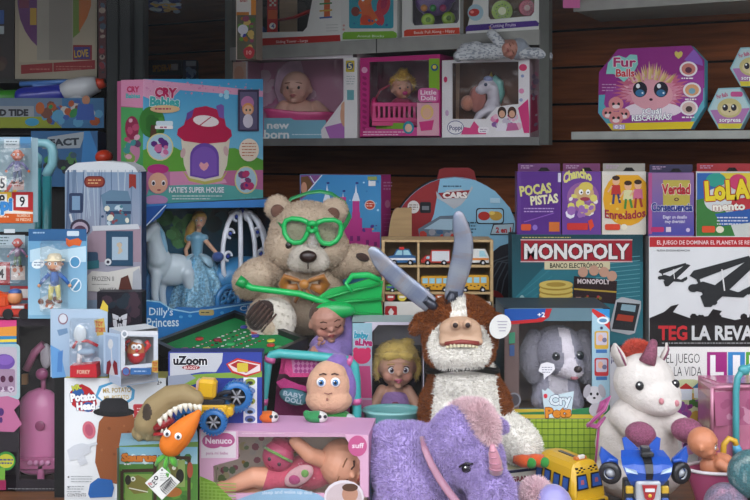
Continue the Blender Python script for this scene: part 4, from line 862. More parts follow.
# blister packs on it
def pack(name, xl, xr, yt, d, z, col, label, art, blister=None, group='carded toy packs', notch=True, thick=.002):
    b = Box(xl, xr, yt, d, z=z, thick=thick, col=col, side='9a9a9a'); art(b.F)
    o = b.done(name, label, 'toy pack', group)
    if blister:
        x0, y0, x1, y1, dp = blister; m = MB(smooth=False); n = b.n
        q = [b.F.pt(x, y, .001) for x, y in ((x0, y1), (x1, y1), (x1, y0), (x0, y0))]; u = b.u; v = b.v; s_ = .006
        r = [q[0]+n*dp+u*s_+v*s_, q[1]+n*dp-u*s_+v*s_, q[2]+n*dp-u*s_-v*s_, q[3]+n*dp+u*s_-v*s_]
        m.face(r, 'ffffff')
        for i in range(4): j = (i+1) % 4; m.face([q[i], q[j], r[j], r[i]], 'ffffff')
        build('blister', m, FILM2, o)
    return b
def head_fig(name, label, x, y, d, k, hat, skin, shirt, pants, hatc='dccfb0', group=None):
    """small generic figure; k metres of height"""
    g = thing(name, label, 'toy figure', at(x, y, d), group); o = at(x, y, d)
    Q = lambda a, b, c=0: o+V((a*k, -c*k, b*k))
    m = MB(); m.ell(Q(0, .74), (.145*k, .12*k, .15*k), skin); m.ell(Q(-.15, .74), .03*k, skin); m.ell(Q(.15, .74), .03*k, skin); build('head', m, PLAST, g)
    m = MB()
    for s_ in (-1, 1): m.ell(Q(s_*.055, .76, .115), (.03*k, .01*k, .032*k), 'f0f0f0'); m.ell(Q(s_*.055, .76, .123), (.014*k, .006*k, .018*k), '22222a')
    m.tube([Q(-.05, .66, .115), Q(0, .645, .122), Q(.05, .66, .115)], .008*k, '8a3a30', seg=6); build('face_detail', m, PLAST, g)
    if hat:
        m = MB(); m.lathe([(.2*k, 0), (.19*k, .02*k), (.135*k, .03*k), (.13*k, .09*k), (.09*k, .13*k), (0, .14*k)], hatc, Q(0, .81), sy=.8); build('hat', m, MATTE, g)
    m = MB(); m.tube([Q(0, .61), Q(0, .58), Q(0, .45), Q(0, .33)], [.04*k, .09*k, .105*k, .09*k], shirt, seg=14, flat=.8)
    for s_ in (-1, 1): m.tube([Q(s_*.09, .56), Q(s_*.19, .46), Q(s_*.27, .36)], [.04*k, .038*k, .03*k], shirt); m.ell(Q(s_*.29, .33), .035*k, skin)
    build('torso', m, MATTE, g)
    m = MB()
    for s_ in (-1, 1): m.tube([Q(s_*.05, .34), Q(s_*.075, .18), Q(s_*.08, .06)], [.055*k, .045*k, .04*k], pants); m.ell(Q(s_*.1, .03, .03), (.06*k, .075*k, .035*k), '6a3a22')
    build('legs', m, MATTE, g); return g
def pa(F):
    F.g(28.5, 236, 86.5, 315, '5f97bd', '9cc4da'); F.r(28.5, 229, 86.5, 241, '2c5c8a'); F.lines(33, 232, 50, 1, 1, '9ab8d0', 1.4); F.rr(67, 231, 79, 236, 1, 'c0d0dc')
    F.p([(30, 250), (48, 246), (60, 250), (86, 246), (86, 262), (30, 262)], 'b8d4e2'); F.e(38, 264, 6.5, 4.6, 'e6eef2', -.2); F.lines(34, 262, 43, 2, 2.6, '4a6a8a', .9); F.e(75, 262, 5.6, 6, 'e6eef2'); F.e(75, 262, 4.6, 5, '4f8fb8'); F.e(75.5, 285, 6, 7, 'd8e8f0'); F.e(75.5, 285, 5, 6, '5a98be'); F.ln(72, 290, 79, 280, 1.6, 'e8f0f4')
    F.p([(66, 238), (70, 240), (78, 238), (82, 241), (80, 246), (74, 245), (69, 247), (66, 244)], 'd0602c'); F.p([(38, 300), (50, 293), (62, 300), (60, 308), (40, 308)], 'c8d8e0'); F.sc(12, 38, 296, 60, 310, ['7a4a36', 'c86a3a', 'e0e8ec'], 2.6)
pack('figure_pack', 28, 87, 236, 2.262, ZS, '7fb0cc', 'pale blue carded pack holding a figure in a cream hat', pa, (42, 240, 68, 312, .03))
head_fig('toy_figure', 'small toy figure in cream hat and blue shirt inside the blue pack', 54.5, 303, 2.243, .118, True, 'cf9a78', '3a6ab0', 'd8cf7a')
def pb(F):
    F.r(-20, 138, 38, 222, '88a2ac'); F.r(-20, 137, 32, 141, '9fb8c8'); F.r(20, 137, 31, 148, '4f88b4'); F.r(4, 139, 19, 148, 'c8d4d8'); F.lines(6, 141, 17, 2, 3, '5a6a70', 1)
    for i, cc in enumerate(('d8b82a', '2f2f36', '3a9a4a', 'b0302c', 'd8b82a')): F.p([(-20+i*8, 192), (-12+i*8, 180), (-8+i*8, 180), (-16+i*8, 192)], cc)
    F.rr(-4, 176, 6.5, 190, .5, 'e8e6e0'); F.t('5', 0, 188, 5, 10, '202024', .02); F.r(12.5, 180, 24, 190, 'c8a8a0'); F.lines(14, 182, 23, 2, 3, 'b0504a', 1.4)
    F.r(-8, 192, 11.5, 209, 'd0a82c'); F.r(-5, 194, 7, 206, 'e8e4da'); F.t('8', -1, 205, 5, 10, '202024', .03); F.r(12, 192, 33, 210, 'a82226'); F.r(16, 195, 28, 207, 'e4e2e0'); F.t('9', 19.5, 206, 25, 9.5, '202024', .02)
    F.r(-20, 210, 33, 223, 'c8581f'); F.p([(-20, 208), (33, 212), (33, 214), (-20, 213)], 'e8dcd0'); F.t('Blippi', -24, 210, 12, 12, '3a86c8', .06, out='e8f0f4', ow=.04); F.lines(-4, 216, 9, 1, 2, 'f0c8a8', 1.4); F.t('NUMEROS', 17, 217, 30, 2.8, 'f0c8a8'); F.t('10 PIEZAS', 16, 221, 31, 2.8, 'f0c8a8')
zb2 = zat(236, 2.34)
pack('number_pack', -20, 34, 137.5, 2.34, zb2+.01, '6f8a94', 'carded pack with the numbers 8 and 9, upper of two at left edge', pb, (-18, 143, 32, 192, .03))
head_fig('toy_figure', 'tiny orange-haired figure in the upper number pack window', 17.5, 184, 2.32, .09, False, 'c9602f', '6a6a9a', '4a5a7a')
def pc(F):
    F.r(-20, 236, 30, 316, '64808e'); F.r(-20, 235, 25, 248, 'a8b8c0'); F.lines(0, 237, 9, 3, 3, '5a6a70', 1.2); F.r(4, 229, 15, 233, 'c8d0d4'); F.r(-20, 262, 10, 285, 'a02a2c'); F.r(-16, 266, 6, 280, 'e0dcd8'); F.t('4', -2, 278, 4, 9, '202024'); F.r(11, 266, 25, 280, 'd4c8c0'); F.sc(8, 12, 267, 24, 279, ['c87a5a', 'b0504a', 'e0d8d0'], 2)
    F.r(10, 286, 30, 300, 'a8383c'); F.r(14, 289, 28, 298, 'dcd8d4')
pack('number_pack', -20, 28, 236, 2.34, ZS, '64808e', 'lower carded number pack with a small pink-haired figure at left edge', pc, (-18, 245, 27, 284, .03))
head_fig('toy_figure', 'tiny pink-haired figure in the lower number pack window', 17.5, 267, 2.32, .075, False, 'b8605a', '8a6a8a', '5a7a5a')
g = thing('toy_car', 'small red and orange toy car with driver below the number packs', 'toy car', at(10, 318, 2.29)); d = 2.29; P = lambda x, y, dd=0: at(x, y, d+dd)
m = MB(); m.box(P(9, 310), (.045, .02, .013), 'b8301f', bev=.006); m.box(P(2, 300), (.02, .02, .016), 'c8481f', bev=.006); m.tube([P(-4, 292), P(16, 300)], .006, 'c8481f'); build('body', m, PLAST, g)
m = MB(); m.ell(P(15, 297, -.005), .017, 'd08a5a'); m.ell(P(15, 292, -.005), (.015, .014, .008), '3a5a9a'); build('driver', m, PLAST, g)
for x in (-8, 8, 24): m = MB(); m.tube([P(x, 314, -.024), P(x, 314, -.012)], .012, '1a1a1c', seg=16); build('wheel', m, MATTE, g)
m = MB(); m.box(P(18, 307, -.021), (.014, .002, .003), 'c8c8c8'); build('bumper', m, PLAST, g)
# ================================================================= WHITE HEAD CARTON
b = Box(64.5, 166, 378, 2.15, 2.15, z=DECK, thick=.065, col='d9dde0', side='4a4a52', top='b8b04a'); F = b.F
F.rr(66.5, 381, 164, 498, 2, 'dfe2e4')
F.p([(95, 397), (99, 386), (113, 381.5), (126, 383), (135, 390), (134, 399), (125, 405), (108, 406), (98, 407), (103, 402)], '4f9cc8'); F.p([(98, 396), (102, 388), (113, 383.5), (125, 385), (132, 391), (131, 398), (124, 402.5), (108, 403), (104, 402)], 'e9ecec'); F.t('MR. POTATO', 103, 393, 131, 4.6, 'b89a4a', .02, rot=-.04); F.t('MR. POTATO', 104, 400, 129, 4.2, 'c8ae6a', .02, rot=-.04)
F.p([(70, 392), (76, 386), (82, 384), (90, 388), (95, 394), (97, 404), (92, 412), (80, 411), (72, 405)], 'b02226'); F.e(78, 393, 6, 5, '2a5a9a'); F.e(88, 407, 6, 5, '2a5a9a')
F.t('MR.', 73, 391, 82, 5, 'c8ce4a', .05, rot=-.3, out='24305a'); F.t('Potato', 71, 401.5, 96, 7.5, 'f2f2f4', .06, rot=-.08, out='24305a', ow=.05); F.t('Head', 77, 410, 95, 7, 'f2f2f4', .06, rot=-.06, out='24305a', ow=.05)
F.t('2+', 157, 384.5, 162, 4, '4a4a4a')
# plain brown potato shape with clothes-like parts, no face
F.p([(97, 437), (99, 422), (107, 412), (120, 409), (132, 413), (137, 424), (136, 440), (138, 462), (132, 478), (116, 484), (100, 478), (95, 462)], '8f5330'); F.sc(9, 100, 420, 134, 476, ['7c4526', 'a0623c'], 1.6)
F.e(114, 412, 21, 5, '1d1d20'); F.p([(99, 412), (100, 402), (106, 398), (122, 398), (128, 402), (129, 412)], '26262a')
F.e(89, 430, 6.5, 9, 'c86a7a', -.2); F.e(89, 430, 4, 6, 'b0546a', -.2); F.p([(67, 450), (74, 445), (82, 443), (90, 445), (91, 452), (84, 456), (88, 463), (80, 466), (77, 459), (70, 461)], 'c8ccd2'); F.ln(88, 446, 97, 443, 3, 'c8ccd2')
F.p([(88, 494), (90, 484), (98, 478), (112, 480), (114, 488), (112, 497), (90, 498)], '2a62a8'); F.rr(133, 404, 152, 410, 2, 'c86a78'); F.p([(134, 405), (160, 404), (160, 425), (134, 418)], 'b8343a'); F.lines(137, 408, 152, 2, 3, 'e8d0d0', 1)
for x, y in ((67.5, 477), (67.5, 487)): F.e(x+1, y, .9, .9, '4a4a4a')
F.lines(71, 476, 92, 3, 2.6, '9aa0a4', .8); F.lines(67, 486, 84, 3, 2.6, '9aa0a4', .8); F.t('CONTENTS', 67, 496.5, 86, 3.2, '5a5e62', 0)
b.done('toy_carton', 'white carton picturing a brown potato with black hat and blue shoe', 'toy box'); ZP = b.top
# carded pack + small carton on top
def pd(F):
    F.g(50.5, 309, 107, 377, 'a9bdd0', '8fa8c4'); F.p([(50.5, 345), (60, 350), (66, 377), (52, 378)], '5f94c8'); F.p([(58, 352), (63, 350), (62, 372), (57, 372)], '4a7cb8')
    F.e(63, 319, 5, 5.6, '8a6a78'); F.e(63, 318.6, 3.8, 4.4, 'c8ccd4'); F.p([(57, 330), (67, 328), (68, 333), (59, 336)], '6a88a8'); F.p([(94, 320), (104, 318), (106, 334), (97, 336)], 'c0a85a'); F.t('TOY', 95.5, 326, 103, 4.6, 'b8352c', .04); F.t('STORY', 95.5, 332, 105, 4.4, 'b8352c', .04)
    F.p([(103, 300), (108, 306), (108, 312), (100, 309)], 'c8b040'); F.e(97, 362, 4.4, 5, 'c8d4e0')
b = pack('figure_pack', 50.5, 107.5, 309, 2.165, ZP, 'b4c4d4', 'silvery blue carded pack with red label on the white carton', pd, (71, 318, 99, 366, .03))
m = MB(); f = Face(m, b.O+b.n*.033, b.u, b.v, b.n); q = [f.pt(*p) for p in ((70, 366), (96, 364), (97, 377.5), (70, 377.5))]; m.prism(q[::-1], -b.n*.03, 'b3202c'); f.t('FORKY', 77, 374, 90, 4, 'd8b8a0', .02)
lo = build('label_block', m, CARD, b.obj)
m = MB(); d = 2.15; m.tube([at(79, 365, d), at(80, 345, d)], [.006, .004], 'dfe0e2'); m.tube([at(73, 348, d), at(77, 341, d), at(88, 341, d), at(98, 346, d)], .0035, 'b8202c', seg=8); m.ell(at(80, 334, d), (.014, .006, .02), 'cfd8de'); m.ell(at(86, 352, d), (.02, .008, .008), '8fa8c0')
g = thing('craft_figure', 'thin white and red toy inside the silvery blue pack', 'toy figure', at(80, 366, d)); build('body', m, PLAST, g)
b = Box(121, 158, 332, 2.07, 2.12, z=ZP, thick=.062, col='cdd3dc', side='aab8cc', top='c8ccd0', win=[(125, 366), (125, 336), (154, 337), (154, 363)], inner='b9bcc2'); F = b.F
F.r(122, 331, 157.5, 335, 'dcdfe4'); F.rr(130.5, 368, 151, 374.5, .5, '3b6aa4'); F.lines(134, 370.6, 147, 1, 2, '9fb8d4', 1.2); F.e(126, 371.5, 4, 4.4, '8a2c44'); F.e(126, 371.5, 3.2, 3.6, '4a6aa4'); F.p([(152, 361), (158, 360), (158, 373), (152, 372)], 'c0a04a'); F.t('TOY', 152.6, 366, 157.4, 3.8, 'b8352c', .04); F.t('STORY', 152.6, 371, 157.6, 3.4, 'b8352c', .04); F.e(124.5, 334, 3.6, 4, 'e8eaee'); F.e(124.5, 334, 2, 2.4, '9aa4b0')
L = b.L; L.p([(103.5, 332), (120, 334), (120, 377), (103.5, 373)], 'b9cfe6'); L.p([(105.5, 335), (118.5, 337), (118.5, 374), (105.5, 370)], 'a4bcd8'); L.e(110.5, 344, 2.6, 5, 'd8dce0'); L.ln(111, 348, 112, 362, 1, 'd8dce0'); L.p([(106, 374), (107, 362), (110, 360), (112, 368), (114, 360), (117, 363), (118, 375)], '7e1f2c'); L.p([(109, 374), (112, 362), (115, 376)], 'c8c8cc')
b.done('toy_carton', 'small blue-sided window carton holding a red and tan ball toy', 'toy box')
d = 2.115; g = thing('ball_head_toy', 'red and tan round toy with white eyes in small window carton', 'toy', at(137, 366, d)); P = lambda x, y, dd=0: at(x, y, d+dd)
m = MB(); m.ell(P(136, 352), (.02, .018, .026), lambda c: 'b9703f' if c.z > P(0, 353).z else 'c0262c'); build('body', m, PLAST, g)
m = MB(); m.ell(P(134, 347, -.016), (.006, .004, .006), 'f0f0f0'); m.ell(P(139, 347, -.016), (.006, .004, .006), 'f0f0f0'); m.ell(P(134, 347, -.02), .002, '202020'); m.ell(P(139, 347, -.02), .002, '202020'); m.ell(P(136, 355, -.017), (.007, .004, .003), 'f2f2f2'); m.ell(P(137, 351, -.018), .004, 'c0262c'); build('eye', m, PLAST, g)
m = MB(); m.tube([P(128, 352), P(124, 344), P(130, 340)], .004, 'c0262c'); m.tube([P(144, 352), P(149, 345), P(146, 341)], .005, 'c0262c'); m.ell(P(137, 343), (.012, .01, .008), 'd8d8dc'); build('arm', m, PLAST, g)
# ================================================================= TRUCK CARTON + BINGO TRAY
NZ = zat(429.5, 2.09)
m = MB(); m.box((at(181, 0, 2.15).x, 2.155, (DECK+NZ)/2), (.033, .045, (NZ-DECK)/2), '17181a'); tag(build('display_riser', m, MATTE, loc=(at(181, 0, 2.15).x, 2.155, DECK)), 'black display block beside the pink doll carton, under the buggy', 'display block')
b = Box(168, 262, 352, 2.14, z=NZ, thick=.045, col='2d3a8c', side='22224a', top='24306a', lean=.02); F = b.F
F.r(168.5, 353, 261.5, 424, '2f3f94'); F.p([(170, 353), (223, 353), (222, 362), (216, 372), (202, 372), (170, 377)], 'b9bcc4'); F.p([(168, 378), (200, 374), (262, 371), (262, 377), (214, 380), (168, 396)], '7a9a3c'); F.p([(168, 376), (190, 374), (196, 378), (168, 392)], '8a92a4'); F.p([(168, 392), (216, 378), (236, 378), (190, 400), (168, 402)], '28368a')
F.t('uZoom', 173.5, 364.5, 207, 8.4, '1b1c26', .05, out='f0f0f2', ow=.04); F.t('uZoom', 173.5, 364.5, 207, 8.4, '1b1c26', .05); F.e(191, 367.5, 9, 2.4, '8a2a30'); F.t('BUGGY', 184, 369, 198, 2.6, 'e8c8c8', .03)
F.p([(226, 364), (237, 358), (261, 363), (261, 372), (246, 377), (232, 373)], 'b8302c'); F.p([(228, 364.5), (238, 360), (260, 364.5), (260, 371), (246, 375), (233, 371)], 'd8c8c8'); F.p([(230, 365), (238, 361), (258, 365.5), (246, 373)], 'a0282c'); F.rr(237, 363, 248, 372, 1.5, 'c8b03a')
F.r(243.5, 377.5, 257, 423, 'dcdde0')
for y, cc in ((382, '8a9a3a'), (391, '6f86b8'), (401, '9aa04a'), (411, '8fa8d0'), (419, '5a6aa0')): F.e(250, y, 5.4, 3.6, cc); F.e(250, y+1, 3, 1.8, '2f3038')
b.done('toy_carton', 'blue and grey toy buggy carton under the green game tray', 'toy box')
# ================================================================= PLUSH TOYS AND DOLLS
def PX(cx, cy, d, R=None, k=1):     # local units of 1 photo pixel at depth d, origin at (cx, cy); x right, z up, y away
    M = Matrix.Translation(at(cx, cy, d))
    if R: M = M @ R
    return M @ Matrix.Scale(d/F0*k, 4)
def E(x=0, y=0, z=0): return (Matrix.Rotation(math.radians(z), 4, 'Z') @ Matrix.Rotation(math.radians(y), 4, 'Y') @ Matrix.Rotation(math.radians(x), 4, 'X'))
def R3(x=0, y=0, z=0): return E(x, y, z).to_3x3()
def eye(g, M, c, r, iris='3a5a8a', white='f2f2f2', look=(0, 0), parent_name='eye', lash=False):
    m = MB(M); x, y, z = c
    m.ell((x, y, z), (r, r*.45, r), white, seg=14, rings=8)
    if iris: m.ell((x+look[0]*r, y-r*.25, z+look[1]*r), (r*.66, r*.3, r*.7), iris, seg=12, rings=6); m.ell((x+look[0]*r, y-r*.42, z+look[1]*r), (r*.36, r*.2, r*.4), '101014', seg=10, rings=6); m.ell((x+look[0]*r-r*.25, y-r*.58, z+look[1]*r+r*.3), (r*.14, r*.08, r*.14), 'ffffff', seg=8, rings=5)
    if lash: m.tube([(x-r*1.05, y-r*.1, z+r*.5), (x-r*.4, y-r*.3, z+r*1.0), (x+r*.5, y-r*.3, z+r*1.0), (x+r*1.1, y-r*.1, z+r*.45)], r*.16, '2a1a14', seg=6)
    return build(parent_name, m, PLAST, g)
def baby_head(g, M, skin, vox, iris='3a5a8a', asleep=False, lips='b8606a', dummy=None, r=1.0, frown=False, brow='7a5038'):
    """M: unit = head half-height"""
    hb = body([('e', (0, .05, .08), (.92, .95, .95)), ('e', (0, -.12, -.38), (.72, .66, .58)), ('e', (-.4, -.48, -.36), (.32, .28, .3)), ('e', (.4, -.48, -.36), (.32, .28, .3)),
               ('e', (0, -.86, -.2), (.13, .16, .12)), ('e', (0, -.6, -.82), (.2, .2, .14)), ('e', (-.9, .05, -.12), (.12, .16, .24)), ('e', (.9, .05, -.12), (.12, .16, .24)),
               ('e', (0, -.78, -.5), (.2, .12, .11)), ('e', (0, -.62, .35), (.5, .26, .2))],
              M, vox, lambda c: mixc(skin, 'd07a70', max(0, .35-((abs(c.x)-.42)**2+(c.z+.35)**2)*4)) if c.y < -.2 else skin, 3)
    build('head', hb, SKIN, g)
    for s_ in (-1, 1):
        if asleep:
            m = MB(M); m.tube([(s_*.52, -.74, -.06), (s_*.36, -.85, -.12), (s_*.2, -.84, -.06)], .035, '5a3428', seg=6); build('eye', m, MATTE, g)
        elif iris == 'dot': eye(g, M, (s_*.32, -.79, -.02), .105, None, white='241c20')
        else: eye(g, M, (s_*.32, -.785, -.02), .165, iris, lash=True)
    m = MB(M)
    dz = -.05 if frown else .03
    for s_ in (-1, 1): m.tube([(s_*.52, -.73, .22), (s_*.36, -.8, .26), (s_*.18, -.84, .24+dz)], .028, brow, seg=6)
    build('eyebrow', m, MATTE, g)
    m = MB(M)
    m.tube([(-.2, -.82, -.5-(.05 if frown else 0)), (-.08, -.9, -.46), (0, -.91, -.475), (.08, -.9, -.46), (.2, -.82, -.5-(.05 if frown else 0))], [.02, .05, .04, .05, .02], lips, seg=8)
    m.tube([(-.13, -.86, -.55), (0, -.9, -.58), (.13, -.86, -.55)], [.02, .05, .02], lips, seg=8)
    build('mouth', m, SKIN, g)
    if dummy:
        m = MB(M); m.ell((0, -.98, -.5), (.24, .07, .17), dummy); m.ell((0, -1.08, -.5), (.1, .08, .1), dummy); build('pacifier', m, PLAST, g)
def fur_over(name, mb, g, n, ln, w=.0011, m=None, **k):
    mb.fur(n, ln, w, **k); return build(name, mb, m or FUR, g)
def hand(M, c, d, side, skin, k=1, curl=.5, palm=(0, 0, -1)):
    """toy hand as MB: palm + 5 fingers along d; k palm length"""
    m = MB(M, True); c, d = V(c), V(d).normalized(); nrm = V(palm); w = d.cross(nrm).normalized()*side; nrm = w.cross(d)*side
    m.tube([c-d*.3*k, c, c+d*.45*k], [.3*k, .42*k, .4*k], skin, flat=.55, seg=10)
    for i, (o, l) in enumerate(((-.3, .7), (-.1, .85), (.11, .8), (.3, .62))):
        b = c+d*.4*k+w*o*k; m.tube([b, b+d*l*.5*k, b+d*l*(.9-.3*curl)*k+nrm*curl*.35*l*k], [.13*k, .12*k, .09*k], skin, seg=7)
    b = c+w*-.36*k; m.tube([b, b+(d*.35-w*.3)*k, b+(d*.7-w*.3)*k+nrm*.1*k], [.15*k, .14*k, .1*k], skin, seg=7)
    return m

# ---- bear
D = 2.58; M = PX(305, 335, D)
g = thing('teddy_bear', 'large beige plush bear wearing green goggles and a gold bow', 'plush toy', V((at(305, 0, D).x, D, ZR)))
BF = 'c6b29c'; k = D/F0
hd = body([('e', (1, 2, 98), (38, 31, 36)), ('e', (-14, -6, 88), (26, 22, 22)), ('e', (20, -6, 88), (24, 22, 22)), ('e', (-28, 4, 127), (13, 8, 13)), ('e', (29, 4, 124), (14, 8, 13))], M, .004, BF)
fur_over('head', hd, g, 15000, .006, .0008)
m = body([('e', (2, 8, 44), (36, 28, 40)), ('e', (2, 2, 26), (38, 30, 26))], M, .005, BF); fur_over('torso', m, g, 9000, .006, .0008)
m = body([('t', [(-30, 2, 66), (-46, -14, 60), (-52, -24, 56)], [16, 18, 17]), ('e', (-46, -26, 62), (17, 15, 16))], M, .004, BF); fur_over('arm', m, g, 6000, .006, .0008)
m = body([('t', [(32, 4, 70), (50, -2, 76), (68, -8, 74)], [15, 15, 14]), ('e', (70, -8, 72), (13, 12, 13))], M, .004, BF); fur_over('arm', m, g, 6000, .006, .0008)
m = MB(M); m.ell((58, -21, 80), (7, 3, 4), '3a241c', R3(0, 20)); build('paw_patch', m, CLOTH, g)
def fc(c):
    return BF
m = body([('t', [(-14, 8, 16), (-26, -14, 16), (-30, -34, 18)], [20, 20, 22]), ('e', (-30, -36, 22), (24, 16, 25))], M, .004, BF); fur_over('leg', m, g, 7000, .006, .0008)
m = body([('t', [(20, 8, 16), (34, -14, 14), (42, -30, 14)], [20, 19, 20])], M, .004, BF); fur_over('leg', m, g, 3000, .006, .0008)
m = MB(M); m.ell((-27, -47, 21), (22, 8, 24), 'd8d0c4', R3(0, 18)); fur_over('foot_sole', m, g, 2500, .004, .0008)
m = MB(M); R = R3(0, 40)
m.ell((-38, -51, 28), (13, 6, 16), '32211c', R)
for i in range(6): m.tube([V((-38, -56.5, 28))+R @ V((-10+4*i, abs(i-2.5)*.8, -11)), V((-38, -57, 28))+R @ V((-10+4*i, abs(i-2.5)*.8, 11))], 1.1, '4a332a', seg=6)
build('ribbed_patch', m, CLOTH, g)
m = body([('e', (5, -28, 80), (19, 14, 14)), ('e', (-4, -30, 76), (11, 9, 9)), ('e', (15, -30, 76), (11, 9, 9))], M, .003, 'c9c0b4'); fur_over('muzzle', m, g, 3500, .004, .0007)
m = MB(M); m.ell((6, -43, 83), (8.5, 5, 6), '2c1a16'); m.tube([(6, -44, 78), (6, -43, 71)], .7, '2c1a16', seg=6); build('nose', m, PLAST, g)
for x in (-14, 20): eye(g, M, (x, -27, 92), 3.4, None, white='1a1210')
for q_ in ((-27, -5, 124), (28, -5, 121)): m = MB(M); m.ell(q_, (7, 3, 7), '6b4a3c'); build('inner_ear', m, CLOTH, g)
m = MB(M, True)
for s_ in (-1, 1):
    m.tube([(2, -36, 56), (2+s_*7, -39, 60), (2+s_*17, -38, 63), (2+s_*19, -36, 56), (2+s_*16, -37, 50), (2+s_*6, -38, 54)], [2.5, 5, 7, 7, 6, 3], 'a0641c', flat=.5)
    m.tube([(2, -38, 55), (2+s_*5, -39, 47), (2+s_*9, -38, 40)], [3, 5, 7], '94591a', flat=.35)
m.ell((2, -41, 56), (5, 4, 5), 'b5762a'); build('bow', m, SATIN, g)
# goggles
g = thing('diving_goggles', 'bright green diving goggles worn over the eyes of the plush bear', 'goggles', at(313, 235, D-.09)); GN = '1fb65c'
M2 = PX(312, 232, D-.085, E(0, 2, 0))
fr = MB(M2); 
def lens(s_):
    pts = [(3, 7), (6, 10), (12, 12), (21, 12.5), (27, 10), (29, 5), (28, -3), (24, -9), (18, -12), (11, -11), (7, -7), (4, 0)]
    return [(s_*x, z) for x, z in pts]
lf = MB(M2)
for s_ in (-1, 1):
    L_ = lens(s_); P = [V((x, abs(x)*.25, z)) for x, z in L_]; P = [P[-1]*.5+P[0]*.5]+P+[P[-1]*.5+P[0]*.5]
    fr.tube(P, 2.6, GN, seg=8, caps=False); lf.face([(x, abs(x)*.25+.5, z) for x, z in L_], 'ffffff', False)
fr.tube([(-4, 0, 8), (0, -2, 9), (4, 0, 8)], 3, GN); fr.tube([(-4, 0, 2), (0, -3, 1), (4, 0, 2)], 2.4, GN)
build('goggle_frame', fr, PLAST, g); build('lens', lf, clear('goggle_lens', .08, (.8, .9, .85, 1), bump=0), g)
m = MB(M2); m.ell((1, -3, -9), (6, 5, 8), 'ffffff'); build('nose_piece', m, FILM2, g)
m = MB(M2); m.tube([(-29, 8, 3), (-36, 24, 8), (-37, 40, 14), (-26, 52, 30), (-8, 46, 37), (4, 44, 39), (16, 46, 37), (30, 52, 28), (36, 40, 14), (33, 26, 8), (29, 8, 3)], [3, 2.6, 2.4, 2.4, 2.4, 2.4, 2.4, 2.4, 2.4, 2.6, 3], '2a8a4c', flat=.4); build('strap', m, PLAST, g)
# snorkel tube and fin
d = 2.44; g = thing('snorkel', 'long bright green snorkel tube lying across the bear lap', 'snorkel', at(300, 300, d))
m = MB(); m.tube([at(243, 283, d), at(252, 288, d), at(300, 294, d-.02), at(345, 309, d-.03)], [.010, .008, .008, .009], GN, seg=12); build('tube', m, PLAST, g)
m = MB(); m.tube([at(238, 280, d), at(246, 285, d)], [.014, .012], '1a9a4c', seg=12); build('mouthpiece', m, PLAST, g)
g = thing('swim_fin', 'wide green rubber swim fin leaning beside the bear', 'swim fin', at(350, 320, 2.42)); d = 2.42
m = MB(smooth=False)
out = [(318, 297), (330, 289), (352, 284), (368, 279), (383, 281), (381, 300), (383, 318), (360, 318), (336, 318), (322, 316), (314, 306)]
P = [at(x, y, d+(x-318)*.0006) for x, y in out]; m.prism(P, (0, .012, 0), '1eae55')
for q in ((320, 300, 381, 284), (318, 306, 382, 299), (320, 313, 382, 315)): m.tube([at(q[0], q[1], d-.004), at((q[0]+q[2])/2, (q[1]+q[3])/2-1, d+.01), at(q[2], q[3], d+.032)], .004, '1a9c4a', seg=8)
build('blade', m, PLAST, g)
m = MB(M=None, smooth=True); m.tube([at(352, 292, d+.0), at(346, 284, d), at(352, 276, d+.02), at(368, 275, d+.03), at(380, 280, d+.035)], [.006, .007, .008, .008, .006], '25c063', seg=10, flat=.6); m.ell(at(335, 310, d-.012), (.05, .02, .022), '1ca552'); build('foot_pocket', m, PLAST, g)

# ---- brown and white cow-like plush
D = 2.2; M = PX(468, 455, D); k = D/F0
zfl = zat(455, D)
g = thing('plush_cow', 'brown and white plush cow with rubber snout sitting in the middle', 'plush toy', at(468, 455, D)); BR = '84481f'; WH = 'f4f0e8'
def cb(c):
    if c.z < 44 and c.x > 18: return WH
    if abs(c.x+3) < 32+(60-c.z)*.12 and c.y < 10: return WH
    return BR if c.z > 8 else WH
m = body([('e', (-2, 6, 42), (47, 32, 46)), ('e', (-4, 4, 70), (36, 28, 32)), ('e', (0, 8, 20), (52, 34, 24)), ('t', [(30, -6, 30), (45, -18, 22), (50, -24, 16)], [18, 20, 19]), ('t', [(-28, -6, 24), (-42, -14, 18)], [18, 18])], M, .005, cb)
fur_over('body', m, g, 30000, .009, .001)
def ch(c):
    if abs(c.x+11-(c.z-140)*.05) < 7+max(0, (150-c.z))*.2 and c.y < 8: return WH
    if ((c.x+10)/31)**2+((c.z-113)/27)**2 < 1 and c.y < 6: return WH
    if c.z < 92: return WH
    return BR
hd = body([('e', (-8, 4, 132), (37, 30, 27)), ('e', (-8, 0, 112), (37, 28, 18)), ('e', (-10, -15, 105), (35, 21, 18)), ('e', (-34, -4, 120), (11, 16, 20)), ('e', (17, -4, 120), (11, 16, 20))], M, .004, ch)
fur_over('head', hd, g, 22000, .008, .001)
for s_, x in ((-1, -45), (1, 27)):
    m = body([('t', [(x-s_*8, 4, 136), (x+s_*2, 2, 133), (x+s_*8, 0, 126)], [7, 8.5, 6])], M, .003, BR); fur_over('ear', m, g, 2500, .006, .0009)
m = MB(M); m.torus((-6, 0, 88), 33, 2.6, '16140f', R3(0, 0, 0) @ Matrix.Rotation(math.pi/2, 3, 'X') @ Matrix.Identity(3), flat=1.2) if False else m.tube([(-6+35*math.cos(a), 1+29*math.sin(a), 89-4*math.cos(a*2)) for a in [2*math.pi*i/28 for i in range(29)]], 3.2, '0a0908', seg=8, caps=False)
build('collar', m, MATTE, g)
SN = 'c4a084'
